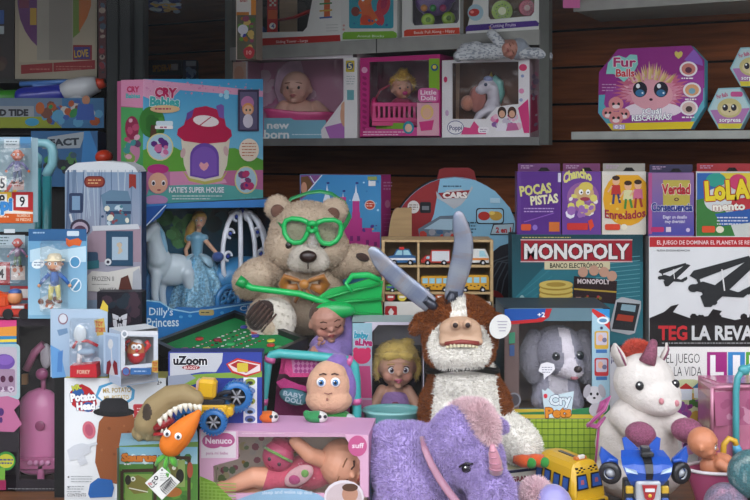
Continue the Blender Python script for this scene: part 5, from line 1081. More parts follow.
sn = body([('e', (-10, -24, 130), (21, 12, 13)), ('e', (-20, -24, 122), (11, 10, 9)), ('e', (0, -24, 124), (12, 10, 9)), ('e', (-10, -29, 135), (12, 8, 7)), ('e', (-16, -38, 137), (5, 4, 5)), ('e', (-4, -38, 138), (5, 4, 5)), ('t', [(-27, -29, 118), (-10, -33, 122), (8, -30, 119)], [4, 5, 4])], M, .0025, lambda c: mixc(SN, '7a4034', .6) if c.z < 118 else SN, 3)
sp = build('snout', sn, SKIN, g)
m = MB(M)
for x in (-16, -4): m.ell((x, -41.5, 137), (2.6, 1.4, 2.6), '2c1712')
build('nostril', m, SKIN, sp)
m = MB(M); m.tube([(-25, -33, 117.5), (-10, -37.5, 120.5), (7, -34, 118)], 2.4, '8a3a34', seg=8); build('gum', m, SKIN, sp)
m = MB(M)
for i in range(9):
    x = -23+i*3.5; t_ = (x+9)/16; m.box((x, -37.2+t_*t_*4, 117.4-t_*t_*2.0), (1.55, 1.2, 2.4), 'd9cfae', bev=.6)
build('teeth', m, PLAST, sp)
# horns of crinkled foil
def horn(pts, wd):
    m = MB(M, True); rows = []
    P = []; W = []
    for i in range(len(pts)-1):
        p0, p1, p2, p3 = [V(pts[min(max(j, 0), len(pts)-1)]) for j in (i-1, i, i+1, i+2)]
        for s__ in range(5):
            t = s__/5; P.append(.5*((2*p1)+(p2-p0)*t+(2*p0-5*p1+4*p2-p3)*t*t+(3*p1-p0-3*p2+p3)*t**3)); W.append(wd[i]*(1-t)+wd[i+1]*t)
    P.append(V(pts[-1])); W.append(wd[-1]); wd = W
    for i, p in enumerate(P):
        t = (P[min(i+1, len(P)-1)]-P[max(i-1, 0)]).normalized(); a = V((0, 1, 0)).cross(t).normalized(); w = wd[i]
        rows.append([p+a*(w*math.cos(x))+V((0, 1, 0))*(w*.28*math.sin(x)) for x in [2*math.pi*j/16 for j in range(32)]])
    n = len(P)
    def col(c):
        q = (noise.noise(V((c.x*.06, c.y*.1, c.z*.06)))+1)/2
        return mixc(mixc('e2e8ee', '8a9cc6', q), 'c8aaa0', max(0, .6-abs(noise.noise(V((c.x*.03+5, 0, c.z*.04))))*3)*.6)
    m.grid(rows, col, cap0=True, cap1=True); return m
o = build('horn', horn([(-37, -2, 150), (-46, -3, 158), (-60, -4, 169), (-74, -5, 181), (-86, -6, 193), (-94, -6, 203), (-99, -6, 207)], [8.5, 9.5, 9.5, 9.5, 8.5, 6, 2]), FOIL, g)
m = MB(M); rg = random.Random(6)
m.tube([(-32, 0, 143), (-36, -1, 150), (-44, -3, 157)], [9, 11, 9], '3c3f4a', seg=9, flat=.5); build('horn_cuff', m, FOIL, o)
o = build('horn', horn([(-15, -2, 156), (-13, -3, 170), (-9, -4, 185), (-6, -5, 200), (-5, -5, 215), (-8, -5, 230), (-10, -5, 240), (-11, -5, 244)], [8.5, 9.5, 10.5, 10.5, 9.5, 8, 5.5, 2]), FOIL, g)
m = MB(M); m.tube([(-18, 0, 152), (-15, -1, 158), (-14, -2, 165)], [12, 13, 9], '3c3f4a', seg=9, flat=.5); build('horn_cuff', m, FOIL, o)
m = MB(M); c = V((29, -26, 133)); m.prism([c+V((11*math.cos(a)*.9+4*math.sin(a), 0, 11.5*math.sin(a)-3*math.cos(a))) for a in [2*math.pi*i/20 for i in range(20)]], (0, .5, 0), 'd8d8d4'); tg = build('paper_tag', m, CARD, g)
m = MB(M); f = c+V((0, -.2, 0))
for i in range(4): m.box(f+V((2, -.1, 5-i*3)), (5-i*.6, .1, .5), 'a8a4b0')
build('tag_print', m, CARD, tg)
m = MB(M)
for x0, y0, x1, y1 in ((38, -46, 53, -48), (50, -44, 66, -46)):
    m.tube([(x0, y0-6, 12), ((x0+x1)/2, (y0+y1)/2-7, 11), (x1, y1-6, 10)], [3.4, 6.2, 6.4], 'c8501c', seg=12); m.ell((x1+1, y1-10, 10), (5, 4, 5), '2f8a34')
build('carrot_paw', m, CLOTH, g)
m = MB(); p = at(462, 455, 2.21); m.box((p.x, 2.22, (DECK+p.z)/2), (.07, .045, (p.z-DECK)/2), '17181a'); build('display_riser', m, MATTE, loc=(p.x, 2.22, DECK))

# ---- purple unicorn plush in front
D = 2.02; M = PX(450, 500, D); k = D/F0; PU = 'bba8dc'
g = thing('plush_unicorn', 'purple fluffy plush unicorn with pink mane lying in front', 'plush toy', V((at(450, 0, D).x, D, DECK)))
m = body([('e', (-38, 40, 22), (42, 38, 44)), ('e', (-58, 56, 36), (28, 28, 26)), ('e', (-34, 16, 8), (38, 32, 40)), ('e', (-4, 26, 16), (38, 34, 40)), ('e', (-20, 36, -16), (58, 44, 26)), ('t', [(20, 16, 2), (50, 4, 2), (82, -10, 0)], [18, 16, 14])], M, .006, PU, 8)
fur_over('body', m, g, 34000, .009, .0011)
hm = body([('e', (10, -6, 66), (30, 27, 29)), ('e', (0, -2, 54), (31, 27, 28)), ('e', (26, -18, 44), (26, 24, 30)), ('e', (39, -30, 14), (22, 22, 28)), ('e', (42, -33, -6), (23, 24, 20)), ('e', (-4, 2, 34), (26, 24, 28))], M, .005, PU, 8)
fur_over('head', hm, g, 34000, .008, .0011)
m = body([('t', [(38, -6, 74), (44, -10, 79), (51, -12, 76)], [8, 9, 6])], M, .003, PU); fur_over('ear', m, g, 3000, .006, .001)
m = body([('t', [(16, -4, 90), (26, -14, 90), (34, -24, 80), (37, -30, 70)], [8, 11, 10, 5]), ('t', [(4, 2, 91), (12, 0, 92), (20, -4, 90)], [3, 5, 7])], M, .004, 'f4d4da'); fur_over('mane', m, g, 16000, .016, .0012, jit=.8)
m = MB(M, True); m.tube([(41, -42, 42), (40, -46, 52), (37.5, -48, 62), (36.5, -49, 70)], [6.6, 6.2, 4.8, 2], 'c48496', seg=16)
for i in range(4): m.torus((40.5-i*1.2, -45.5-i*1.4, 46+i*6), 6.4-i*1.2, .8, 'b07488', Matrix.Rotation(0, 3, 'X') @ R3(90, 8, 0) if False else R3(90), seg=20, ts=6)
build('horn', m, SATIN, g)
m = MB(M); m.ell((13, -38.5, 44), (5, 3.4, 4.2), '191320', R3(0, -20)); m.tube([(6, -38, 45), (12, -42, 50), (19, -42, 49)], 1.1, '191320', seg=6); m.ell((11.5, -42.2, 46), (.9, .6, .9), 'ffffff'); build('eye', m, PLAST, g)
m = MB(M, True); m.tube([(-28, -10, 66), (-26, -22, 57), (-20, -27.5, 44), (-13, -30, 32), (-4, -34, 20), (6, -38, 8), (14, -42, -4)], [3, 3.6, 3.8, 4, 4.2, 4.2, 4], 'a06c84', seg=12, flat=.4); build('harness', m, SATIN, g)
for cx, cy, cz, n in ((84, -12, 4, 12000), (6, -50, 0, 9000)):
    m = body([('e', (cx, cy, cz), (15, 14, 19 if cx > 50 else 9)), ('e', (cx+6, cy-4, cz-3), (12, 14, 14 if cx > 50 else 7))], M, .004, 'f2d2da'); fur_over('fluffy_cuff', m, g, n, .014, .0012, jit=.8)
m = MB(M, True); m.ell((99, -22, 2), (19, 15, 21), '8f89c4'); build('hoof', m, SATIN, g)
m = MB(M, True); m.ell((18, -60, -8), (14, 12, 12), '8f89c4'); build('hoof', m, SATIN, g)

# ---- white unicorn plush (right)
D = 2.2; M = PX(640, 480, D); g = thing('plush_unicorn', 'white plush unicorn with glittery pink horn and hooves, sitting', 'plush toy', V((at(640, 0, D).x, D, DECK)))
m = body([('e', (-2, 6, 34), (42, 30, 44)), ('e', (0, 4, 60), (30, 24, 26)), ('e', (-2, 4, 6), (46, 32, 26)), ('t', [(-20, -6, 64), (-15, -28, 59)], [13, 11]), ('t', [(22, -4, 62), (34, -20, 60)], [13, 11])], M, .004, 'd4ccc6')
build('body', m, FUR, g)
hb = body([('e', (4, 0, 99), (31, 26, 28)), ('e', (11, -8, 88), (28, 24, 20)), ('e', (16, -15, 82), (21, 18, 14))], M, .004, 'ddd6d0', 5); build('head', hb, FUR, g)
for x, y in ((-7, -25), (30, -18)): m = MB(M); m.ell((x, y, 100), (4.2, 3, 4.6), '17171b'); m.ell((x-1.2, y-2.6, 102), (1, .8, 1), 'ffffff'); build('eye', m, PLAST, g)
for x, y, z in ((12, -33, 87), (28, -29, 84)): m = MB(M); m.ell((x, y, z), (2.6, 2, 3.2), 'd08a92'); build('nostril', m, CLOTH, g)
m = MB(M, True); m.tube([(4, -12, 120), (7.5, -13, 131), (10, -13, 141), (10.5, -13, 143)], [8.6, 6.2, 3.8, 2], 'a8627c', seg=16); build('horn', m, GLIT, g)
for pts, cc in (([(-17, 0, 114), (-23, -2, 126), (-25, -2, 132)], 1.05), ([(21, 2, 118), (25, 0, 127), (27, 0, 132)], .6)):
    m = MB(M, True); m.tube(pts+[tuple(V(pts[-1])+V((-.5, 0, 5)))], [9*cc, 10*cc, 7*cc, 2], 'd8d0ca', flat=.5, seg=14); e_ = build('ear', m, FUR, g)
    m = MB(M, True); m.tube([tuple(V(p)+V((1, -4.2*cc, -1))) for p in pts]+[tuple(V(pts[-1])+V((0, -3, 3)))], [5*cc, 6.4*cc, 4*cc, 1], 'a05a78', flat=.3, seg=12); build('inner_ear', m, GLIT, e_)
m = body([('t', [(-10, 12, 124), (-3, 12, 129), (6, 12, 128), (12, 8, 124)], [5, 7, 6, 4])], M, .004, 'e8644e'); fur_over('mane', m, g, 5000, .012, .0012, jit=.9)
for x, y, z, rx in ((-10, -40, 57, 15), (38, -30, 58, 16)): m = MB(M, True); m.ell((x, y, z), (rx, 13, 12), 'a85f80', R3(0, 8)); build('hoof', m, GLIT, g)
g = thing('ribbon_bow', 'shiny magenta ribbon between the puppy carton and the white unicorn', 'ribbon', at(600, 425, 2.1)); M = PX(600, 412, 2.1)
m = MB(M, True); m.tube([(-12, 0, -14), (-6, -3, -6), (4, -5, 4), (8, -3, 14), (2, 0, 8), (-2, 0, -2)], [5, 6, 6, 5, 4, 3], 'a83a7e', flat=.35); m.tube([(-12, 0, -12), (-4, -6, -13), (4, -3, -4)], [5, 6, 3], '9a3274', flat=.4); build('loop', m, SATIN, g)
m = MB(M, True); m.tube([(0, 0, 0), (-2, 2, -30), (-4, 6, -60)], [1.2, 1.2, 1.2], 'a83a7e'); build('ribbon_tail', m, SATIN, g)

# ---- grey puppy in its carton
D = 2.345; M = PX(556, 409, D); g = thing('plush_puppy', 'grey and white plush puppy sitting inside the window carton', 'plush toy', at(556, 409, D)); GY = '9a98a6'
def cp(c):
    return 'e6e0e8' if abs(c.x-9-(c.z-58)*-.12) < 5.5+max(0, (52-c.z))*.55 and c.y < -4 and c.z > 32 else GY
m = body([('e', (2, 0, 58), (27, 22, 25)), ('e', (10, -10, 46), (17, 15, 12)), ('e', (14, -16, 42), (10, 9, 8))], M, .004, cp); fur_over('head', m, g, 9000, .004, .0007)
m = body([('e', (0, 4, 20), (23, 18, 24)), ('t', [(-12, -6, 26), (-18, -14, 12)], [9, 9]), ('t', [(12, -6, 26), (16, -14, 10)], [9, 9])], M, .004, lambda c: 'c9c4cc' if abs(c.x) < 9 and c.y < -6 else GY); fur_over('body', m, g, 5000, .004, .0007)
for s_, x in ((-1, -22), (1, 27)): m = body([('t', [(x, -2, 72), (x+s_*6, -5, 58), (x+s_*5, -8, 42), (x+s_*2, -9, 34)], [8, 10, 10, 7])], M, .003, '86848f'); fur_over('ear', m, g, 3000, .004, .0007)
m = MB(M); m.ell((17, -24.5, 45), (4.2, 3, 3.4), '2a1c1e'); build('nose', m, PLAST, g)
for x, y in ((-3, -20), (20, -17)): eye(g, M, (x, y, 57), 4.6, '1c2a30', white='20262c')
m = MB(M); m.ell((14, -22, 36), (4, 2, 2), 'b06a74'); build('mouth', m, CLOTH, g)

# ---- long plush doll with pale head, teal walker frame
D = 2.235; M = PX(329, 424, D); g = thing('plush_doll', 'plush doll with round pale face, lilac hood and green body', 'plush toy', at(329, 430, D))
m = body([('e', (0, 0, 38), (23, 15, 24)), ('e', (0, -2, 25), (24, 15, 15)), ('e', (1, 0, 50), (18, 13, 14))], M, .003, 'd3a68a'); build('head', m, FUR, g)
m = body([('e', (6, 7, 46), (21, 14, 22)), ('e', (16, 5, 36), (13, 12, 22)), ('e', (8, 5, 62), (13, 10, 8))], M, .003, '7f62a8'); build('hood', m, CLOTH, g)
for x in (-7, 7): eye(g, M, (x, -14.2, 45), 4.8, '3f7fb8')
m = MB(M); m.tube([(-9, -12.5, 52), (-5, -13.5, 53.5), (-2, -13.5, 52.5)], .7, '4a2a1e', seg=6); m.tube([(3, -13.5, 52.5), (6, -13, 53.5), (10, -12, 52)], .7, '4a2a1e', seg=6); build('eyebrow', m, CLOTH, g)
m = MB(M); m.tube([(-4, -16.4, 35), (0, -17, 34), (4, -16.4, 35)], .5, '7a4438', seg=6); m.ell((-1, -17.2, 29), (1.3, 1, 1.5), 'a06a58'); m.tube([(-9, -16, 18.5), (0, -17.5, 17), (9, -16, 18.5)], .5, '9a6450', seg=6); build('mouth', m, CLOTH, g)
m = body([('e', (2, 2, 4), (22, 15, 12)), ('e', (2, 2, -6), (24, 16, 12))], M, .003, lambda c: '2f8a3c' if c.z > -3 or abs(c.x-2) < 12 else 'd0d0d4'); build('body', m, CLOTH, g)
m = MB(M)
for x, c_ in ((-8, 'c83a30'), (0, '2a4f9a'), (9, 'c83a30')): m.ell((x, -13, 2), (3, 1.6, 2), c_)
build('badge', m, CLOTH, g)
for s_ in (-1, 1): m = body([('t', [(2+s_*18, -2, 4), (2+s_*24, -6, -2)], [7, 7])], M, .003, 'c9c6d0'); build('arm', m, CLOTH, g)
g = thing('doll_stroller', 'turquoise tube doll stroller with pink patterned seat', 'doll stroller', V((at(310, 0, 2.3).x, 2.3, DECK))); TL = '3fa6a6'
d = 2.245
LL = (at(262, 540, 2.0).x, )
m = MB(); m.tube([at(260, 440, 2.235), at(263, 400, d), at(268, 362, d), at(272, 355, d), at(279, 353.5, d), at(312, 356, d), at(340, 359, d), at(350, 361, d), at(354.5, 366, d), at(356, 378, d), at(357, 410, d), at(356, 440, 2.235)], .0105, TL, seg=14); build('tube_frame', m, PLAST, g)
m = MB(); 
for x0, dd in ((260, 2.235), (356, 2.235)): a = at(x0, 440, dd); m.tube([a, (a.x, a.y+.02, DECK+.012)], .0105, TL, seg=12)
build('leg', m, PLAST, g)
for a, b_ in (((270.5, 357), (269.5, 362)), ((347, 360), (352, 362)), ((356.5, 398), (356.8, 404)), ((263, 398), (262, 405))): m = MB(); m.tube([at(*a, d), at(*b_, d)], .0125, 'c05a90', seg=12); build('stripe_ring', m, PLAST, g)
f = MB(); dd = 2.30
rows = []
for i, (y, q) in enumerate(((353, -.03), (366, -.034), (374, -.03), (379, .0), (395, .03), (415, .035), (428, -.02))):
    rows.append([at(282-(i*1.6), y, dd+q), at(300, y+1, dd+q+.02 if i > 2 else dd+q), at(322, y+2, dd+q+.02 if i > 2 else dd+q), at(350, y+3, dd+q)])
f.grid(rows[:3], lambda c: 'c8387c', closed=False, smooth=True); f.grid(rows[2:], '9a2f6c', closed=False)
build('seat', f, CLOTH, g)
f = MB(); q = Face(f, V((0, 2.258, 0)), V((1, 0, 0)), V((0, 0, 1)), V((0, -1, 0)))
q.p([(287, 354), (333, 358), (332, 377), (290, 377), (284, 372)], 'c9407f'); q.p([(291, 357), (330, 360), (329, 373), (293, 373)], 'c07aa4')
for i in range(9):
    for j in range(3): q.p([(294+i*4.4, 361+j*5), (296.2+i*4.4, 358.4+j*5), (298.4+i*4.4, 361+j*5), (296.2+i*4.4, 363.6+j*5)], '9a3a7c'); q.k = 6
build('padded_cover', f, CLOTH, g)
M = PX(294, 396, 2.265); f0 = MB(M); f0.ell((0, 0, 0), (15, 3, 9), '4a7f8c', R3(0, 16)); f = MB(); f.merge(f0); q = Face(f, V((0, 2.257, 0)), V((1, 0, 0)), V((0, 0, 1)), V((0, -1, 0))); q.t('BABY', 283, 395, 303, 4.5, 'b0c4d0', .03, rot=.2); q.t('DOLL', 285, 401, 303, 4.5, 'b0c4d0', .03, rot=.2)
q.p([(276, 382), (284, 378), (298, 384), (312, 388), (308, 392), (292, 388), (280, 388)], 'b02f74')
build('label_patch', f, CLOTH, g)
small_jobs = ((268, 11, 'd0662c', 'small orange and white fish-like plush at the stroller left leg'), (316, 12, '3a8a54', 'small green and white plush peeking over the doll carton'))

# ---- newborn doll in lilac wrap
D = 2.42; M = PX(328, 321, D, E(8, -6, 12), 19.5); g = thing('newborn_doll', 'frowning newborn doll wrapped in a lilac towel, behind stroller', 'doll', at(328, 372, D)); SKN = 'b48270'
baby_head(g, M, SKN, .0022, asleep=True, frown=True, lips='9a4a48', brow='4a3228')
m = body([('e', (0, .22, .28), (.94, .9, .84))], M, .003, '5a463c'); build('hair', m, FUR, g)
M = PX(328, 350, D)
m = body([('e', (2, 4, 0), (22, 15, 18)), ('e', (0, 0, -14), (26, 18, 18)), ('e', (14, 12, 20), (11, 9, 18)), ('t', [(16, 8, 34), (22, 6, 20), (20, 4, 0)], [6, 8, 9]), ('t', [(-20, 2, -8), (-8, -10, 4), (4, -14, -4), (16, -12, -12)], [6, 6, 6, 6])], M, .003, '8f78b8'); build('towel', m, CLOTH, g)
m = hand(M, (-8, -18, 10), (.35, -.2, .9), 1, SKN, 7, .8, (0, 1, 0)); m.tube([(-17, -10, -4), (-12, -16, 4)], [4.4, 3.8], SKN); build('hand', m, SKIN, g)
m = hand(M, (-3, -17, -8), (-.6, -.1, .5), -1, SKN, 6, .7, (0, 1, 0)); build('hand', m, SKIN, g)

# ---- blonde doll in dome carton
b = Box(352, 424, 322, 2.34, z=DECK, thick=.1, col='c9c2d0', side='7a8a94', top='a8b8bc', win=[(372, 446), (372, 332), (378, 325), (420, 325), (423, 332), (423, 446)], inner='7a6a76'); F = b.F
F.g(352.5, 323, 372, 440, '8fb8c4', 'c0809c'); b.B.g(374, 326, 423, 440, '8a8a96', '6a4a5c'); b.B.sc(16, 404, 350, 423, 420, ['b04a7c', '4a2a44', '8a8a9a'], 5)
F.t('baby', 354, 338, 368, 7, '3f9ab0', .06, out='e4e4ee', ow=.05, rot=.1); F.t('aLive', 355, 345, 372, 6.5, 'b02f6c', .06, out='e4e4ee', ow=.05, rot=.05)
F.e(362, 356, 9, 8, 'c83060'); F.e(356, 351, 3, 3.6, 'c83060'); F.e(368, 351, 3, 3.6, 'c83060'); F.p([(354, 366), (370, 366), (372, 398), (354, 398)], 'c04a7c'); F.r(352.5, 400, 372, 446, 'b86a90')
F.r(352.5, 422, 423.5, 480, '8a5a80')
for i in range(20): F.e(398+(i % 5)*5.5, 324.5, .1, .1, 'ffffff')
b.done('toy_carton', 'tall clear-fronted carton of a blonde doll, beside stroller', 'toy box')
for x0, x1 in ((395, 424),):
    m = MB()
    for i in range(8): pass
D = 2.385; g = thing('blonde_doll', 'blonde baby doll in lilac heart top inside tall clear carton', 'doll', at(397, 445, D)); SKN = 'c09078'
M = PX(397, 366, D, E(0, 0, 4), 21); baby_head(g, M, SKN, .0024, iris='5a4a60', lips='c0607a', brow='b0904a')
m = body([('e', (0, .22, .42), (1.02, .92, .8)), ('t', [(-.9, .1, .3), (-1.0, .1, -.2), (-.92, .1, -.6)], [.2, .2, .12]), ('t', [(.9, .1, .3), (1.0, .1, -.2), (.92, .1, -.6)], [.2, .2, .12]), ('e', (-.3, -.62, .62), (.45, .24, .22)), ('e', (.35, -.62, .6), (.4, .24, .22)), ('e', (.5, 0, 1.15), (.3, .26, .2))], M, .003, 'c8ac5c'); fur_over('hair', m, g, 2500, .008, .0008, jit=.3, droop=1)
M = PX(395, 405, D)
m = body([('e', (0, 0, 4), (15, 10, 17)), ('t', [(0, 0, 18), (0, 0, 24)], [7, 6]), ('t', [(-13, 0, 15), (-21, -4, 2), (-22, -10, -8)], [5.5, 5.5, 4.5]), ('t', [(13, 0, 15), (21, -4, 2), (22, -10, -8)], [5.5, 5.5, 4.5]), ('t', [(-7, 0, -8), (-9, -4, -30)], [7, 6]), ('t', [(7, 0, -8), (9, -4, -30)], [7, 6])], M, .0025, SKN); build('body', m, SKIN, g)
m = body([('e', (0, -1, 4), (15.8, 10.8, 14)), ('e', (0, -1, -8), (17, 12, 9))], M, .0025, '9470a8'); dr = build('top', m, CLOTH, g)
m = MB(M); m.ell((-1.6, -12, 3), (2.6, 1.2, 3.2), '7a1f3a', R3(0, 25)); m.ell((1.6, -12, 3), (2.6, 1.2, 3.2), '7a1f3a', R3(0, -25)); m.ell((0, -12, .4), (2, 1.2, 2.6), '7a1f3a'); build('heart_print', m, CLOTH, dr)
m = hand(M, (-22, -12, -11), (.1, -.4, -.9), 1, SKN, 4, .5); build('hand', m, SKIN, g); m = hand(M, (22, -12, -11), (-.1, -.4, -.9), -1, SKN, 4, .5); build('hand', m, SKIN, g)
D = 2.29; M = PX(392, 411, D); g = thing('toy_tub', 'pale turquoise rounded tub in front of the blonde doll', 'tub', at(392, 446, D))
m = MB(M, True); m.lathe([(20, -46), (24, -40), (28, -2), (30, 0), (30, 2), (28, 3), (26.5, 0), (22, -38)], '6fb0b0', sy=.62, seg=32); m.face([(20*math.cos(a), 12.4*math.sin(a), -46) for a in [2*math.pi*i/24 for i in range(24)]], '6fb0b0'); build('bowl', m, PLAST, g)
m = MB(M, True); m.lathe([(29.4, -.5), (31, .8), (29.4, 2.4), (28, .8), (29.4, -.5)], '8fc4c2', sy=.62, seg=32); build('rim', m, PLAST, g)

# ---- boxed doll in front: carton
b = Box(199.5, 368.5, 429.5, 2.09, 2.05, z=DECK, thick=.13, col='d7a8c4', side='cc9abc', top='cf9cc2', lean=0, win=[(213, 494), (213, 466), (238, 459), (238, 437), (345, 437), (360, 461), (360, 494)], inner='e6dacc'); F = b.F; B = b.B
B.g(205, 430, 366, 500, 'e4d8ca', 'e0ccc2'); B.sc(70, 205, 433, 300, 505, ['d8cfa0', 'b06a7a', '8aa06a', 'c9a050', 'd8d0c8', '7a8f6a'], 3.2)
F.r(201, 431.5, 236, 458, 'dcd0d8'); F.e(213, 441, 11, 7.5, 'b45a8c'); F.e(225, 440, 10, 7.2, 'b45a8c'); F.t('Nenuco', 205.5, 443.5, 232, 6, 'ead8e4', .03); F.t('para mi bebe', 206, 454.5, 228, 3, 'b06a94', .01)
F.e(357.5, 446, 9.5, 10.5, 'c05a8a'); F.t('suff', 352, 448, 364, 5, 'e8d4e0', .02)
F.p([(238, 431), (345, 433.5), (345, 436.8), (238, 436.8)], 'c59ab4'); F.lines(242, 433, 300, 1, 1, 'd8c0cc', .6)
F.p([(200, 476), (214, 482), (233, 500), (200, 512)], '7fa83c'); 
for i in range(10): F.ln(200+i*4, 478+i*3, 200+i*4, 512, 1, '9ac05a'); F.ln(200, 482+i*3.4, 236, 484+i*3.4, .9, '9ac05a')
F.p([(222, 520), (236, 500), (258, 492), (276, 488), (300, 489), (318, 494), (330, 502), (336, 520)], '8fb4d0'); F.t('sleep and wake up doll', 262, 494.5, 312, 3.4, 'd0dce8', .01, arc=1)
F.e(344, 497, 20, 17, 'dcd4da'); F.e(344, 498, 18, 15, 'c8b8bc'); F.e(350, 494, 8, 8.6, 'b88a74'); F.e(350, 487.5, 8, 4, '5a3f32'); F.p([(336, 503), (362, 502), (362, 516), (334, 516)], 'e0dce2')
R_ = b.R; R_.p([(369.5, 432), (379, 428), (379.5, 500), (369.5, 505)], 'c88ab0'); R_.p([(370, 470), (379, 466), (379, 506), (370, 512)], '8fb4d0'); R_.e(374.5, 452, 3.4, 9, 'd8c0cc'); R_.lines(371, 488, 378, 4, 3, 'd0c0c8', 1)
b.done('toy_carton', 'pink window carton of a lying baby doll, lowest in front', 'toy box')
for cx, rx, c_, lab in small_jobs:
    cc = at(cx, 420, 2.15); cc.z = b.top; g = thing('small_plush', lab, 'plush toy', cc); M = Matrix.Translation(cc) @ Matrix.Scale(.00215, 4)
    m = body([('e', (0, 0, 5), (rx, 8, 6)), ('e', (rx*.5, -2, 5), (rx*.5, 6, 5.5)), ('e', (-rx*.8, 0, 8), (4, 3, 4))], M, .003, lambda c: c_ if c.x < rx*.35 else 'd8d4d0'); build('body', m, FUR, g)
    for x in (rx*.35, rx*.8): eye(g, M, (x, -7.4, 7), 1.8, None, white='22242a')
D = 2.135; g = thing('baby_doll', 'baby doll in pink outfit lying inside the pink front carton', 'doll', at(310, 500, D)); SKN = 'dc9e80'
M = PX(345, 464, D, E(20, -68, -10), 26); baby_head(g, M, SKN, .0026, asleep=True, lips='b85a50', brow='9a6a48')
M = PX(345, 464, D); m = body([('e', (8, 6, 2), (25, 22, 22)), ('e', (16, 2, -2), (18, 20, 18))], M, .003, 'a06f48'); build('hair', m, FUR, g)
M = PX(300, 475, D)
m = body([('e', (8, 4, 2), (27, 15, 18)), ('e', (26, 4, 4), (16, 13, 14)), ('t', [(-10, 0, 0), (-30, -8, -2)], [14, 12])], M, .003, 'c04f66'); o = build('romper', m, CLOTH, g)
m = MB(M); m.ell((0, -15, 4), (16, 3, 9), 'c89aa0', R3(0, -30)); m.ell((-4, -17, 1), (6, 2, 5), 'a03a6a'); m.ell((6, -17, 7), (4, 2, 4), '6a9a4a'); build('chest_print', m, CLOTH, o)
m = MB(M); rg = random.Random(8)
for i in range(40):
    x, z = rg.uniform(-20, 34), rg.uniform(-14, 17); q = 1-((x-8)/27)**2-((z-2)/18)**2
    if q > .05: m.ell((x, 4-15*math.sqrt(q)-.3, z), (.9, .5, .9), 'd88a9a', seg=6, rings=4)
build('dot_print', m, CLOTH, o)
m = body([('t', [(-28, -6, -2), (-46, -12, 2), (-62, -14, -4), (-72, -14, -8)], [12, 10, 8, 6.5]), ('e', (-76, -14, -8), (6, 6, 7))], M, .0025, SKN); build('leg', m, SKIN, g)
m = body([('t', [(-24, 4, -14), (-44, 0, -18), (-60, -4, -20)], [11, 9, 7])], M, .0025, SKN); build('leg', m, SKIN, g)
m = body([('t', [(26, -4, 16), (10, -12, 24), (-2, -14, 36)], [9, 8, 6.4]), ('e', (-4, -14, 38), (6, 5, 6))], M, .0025, SKN); m.merge(hand(M, (-5, -14, 39), (-.3, 0, 1), 1, SKN, 6, .6)); build('arm', m, SKIN, g)
g = thing('fruit_ball_doll', 'round pink face doll with green headband beside the lying doll', 'doll', at(279, 478, 2.115)); M = PX(278, 456, 2.12, E(0, 25, -10), 1)
m = MB(M, True); m.ell((0, 0, 0), (16, 13, 16), 'b8486a'); build('head', m, SKIN, g)
m = MB(M, True); m.tube([(-15, -6, 4), (-8, -12.5, 6), (0, -14, 7), (8, -12.5, 6), (15, -6, 4)], 2.6, '6f9a4a', flat=.5); build('headband', m, CLOTH, g)
m = MB(M, True); m.ell((0, 3, 11), (13, 11, 8), 'a02a50'); build('cap', m, CLOTH, g)
for x in (-5, 6): eye(g, M, (x, -12.2, -2), 2, None, white='3a1a28')
m = MB(M); m.tube([(-3, -12.5, -8), (0, -13, -9), (3, -12.5, -8)], .6, '7a1f3a', seg=6); build('mouth', m, SKIN, g)

# ---- dolls on the upper shelf
d0 = wallp(296, .2).y; D = d0; g = thing('newborn_doll', 'bald newborn doll sitting in pink tub in the wide carton', 'doll', at(298, 136, D)); SKN = 'dcae9c'
M = PX(296, 88, D, E(0, 0, -8), 16.5); baby_head(g, M, SKN, .0034, iris='dot', lips='a85458', brow='8a5a48')
M = PX(300, 113, D)
m = body([('e', (0, 4, -2), (22, 13, 16)), ('t', [(-16, 2, 6), (-24, -4, -4)], [7, 6]), ('t', [(16, 2, 6), (26, -8, -2), (24, -12, -4)], [7, 6, 5])], M, .0035, SKN); build('body', m, SKIN, g)
g = thing('toy_bath_tub', 'pink toy bath tub with the bald newborn doll in it', 'tub', at(300, 136, D-.05)); M = PX(300, 115, D-.03)
m = MB(M, True); rows = []
for z, q, sh in ((-17, .6, 0), (-12, .86, 0), (-2, .97, 0), (2, 1.04, 0), (3, 1.0, 0), (0, .93, 0), (-10, .82, 0)):
    rows.append([(36*q*math.cos(a), 15*q*math.sin(a), z+(4 if z > -5 else 0)*max(0, -math.cos(a))) for a in [2*math.pi*i/28 for i in range(28)]])
m.grid(rows, 'e0508e', cap0=True); build('basin', m, PLAST, g)
m = MB(); a = wallp(292, .14); M = PX(292, 86, d0+.07); m = MB(M, True); m.ell((4, 0, 0), (22, 3, 26), 'dcb8d0'); tg_ = thing('bath_hood', 'lilac towel hood propped behind the bald newborn doll', 'towel', at(292, 120, d0+.07)); build('cloth', m, CLOTH, tg_)
D = wallp(404, .21).y; g = thing('blonde_doll', 'blonde doll with pink pacifier sitting in the magenta crib', 'doll', at(405, 126, D)); SKN = 'c88f74'
M = PX(402, 88, D, E(0, -8, 10), 11.5); baby_head(g, M, SKN, .003, iris='dot', dummy='d03a84', brow='9a7048')
m = body([('e', (.1, .3, .45), (1.0, .9, .8)), ('e', (.9, .2, .2), (.4, .4, .6)), ('e', (.3, .1, 1.3), (.42, .4, .35)), ('e', (0, -.65, .75), (.5, .25, .2))], M, .0035, 'cfa53a'); fur_over('hair', m, g, 1500, .009, .0009, jit=.4)
M = PX(402, 108, D); m = body([('e', (0, 2, 0), (13, 9, 12))], M, .004, 'a83a5c'); build('dress', m, CLOTH, g)
g = thing('doll_crib', 'magenta toy crib with slatted rail around the blonde doll', 'crib', at(402, 126, D-.04)); M = PX(400, 112, D-.04)
m = MB(M); m.box((-1, 0, -12), (27, 12, 2), 'c8286e')
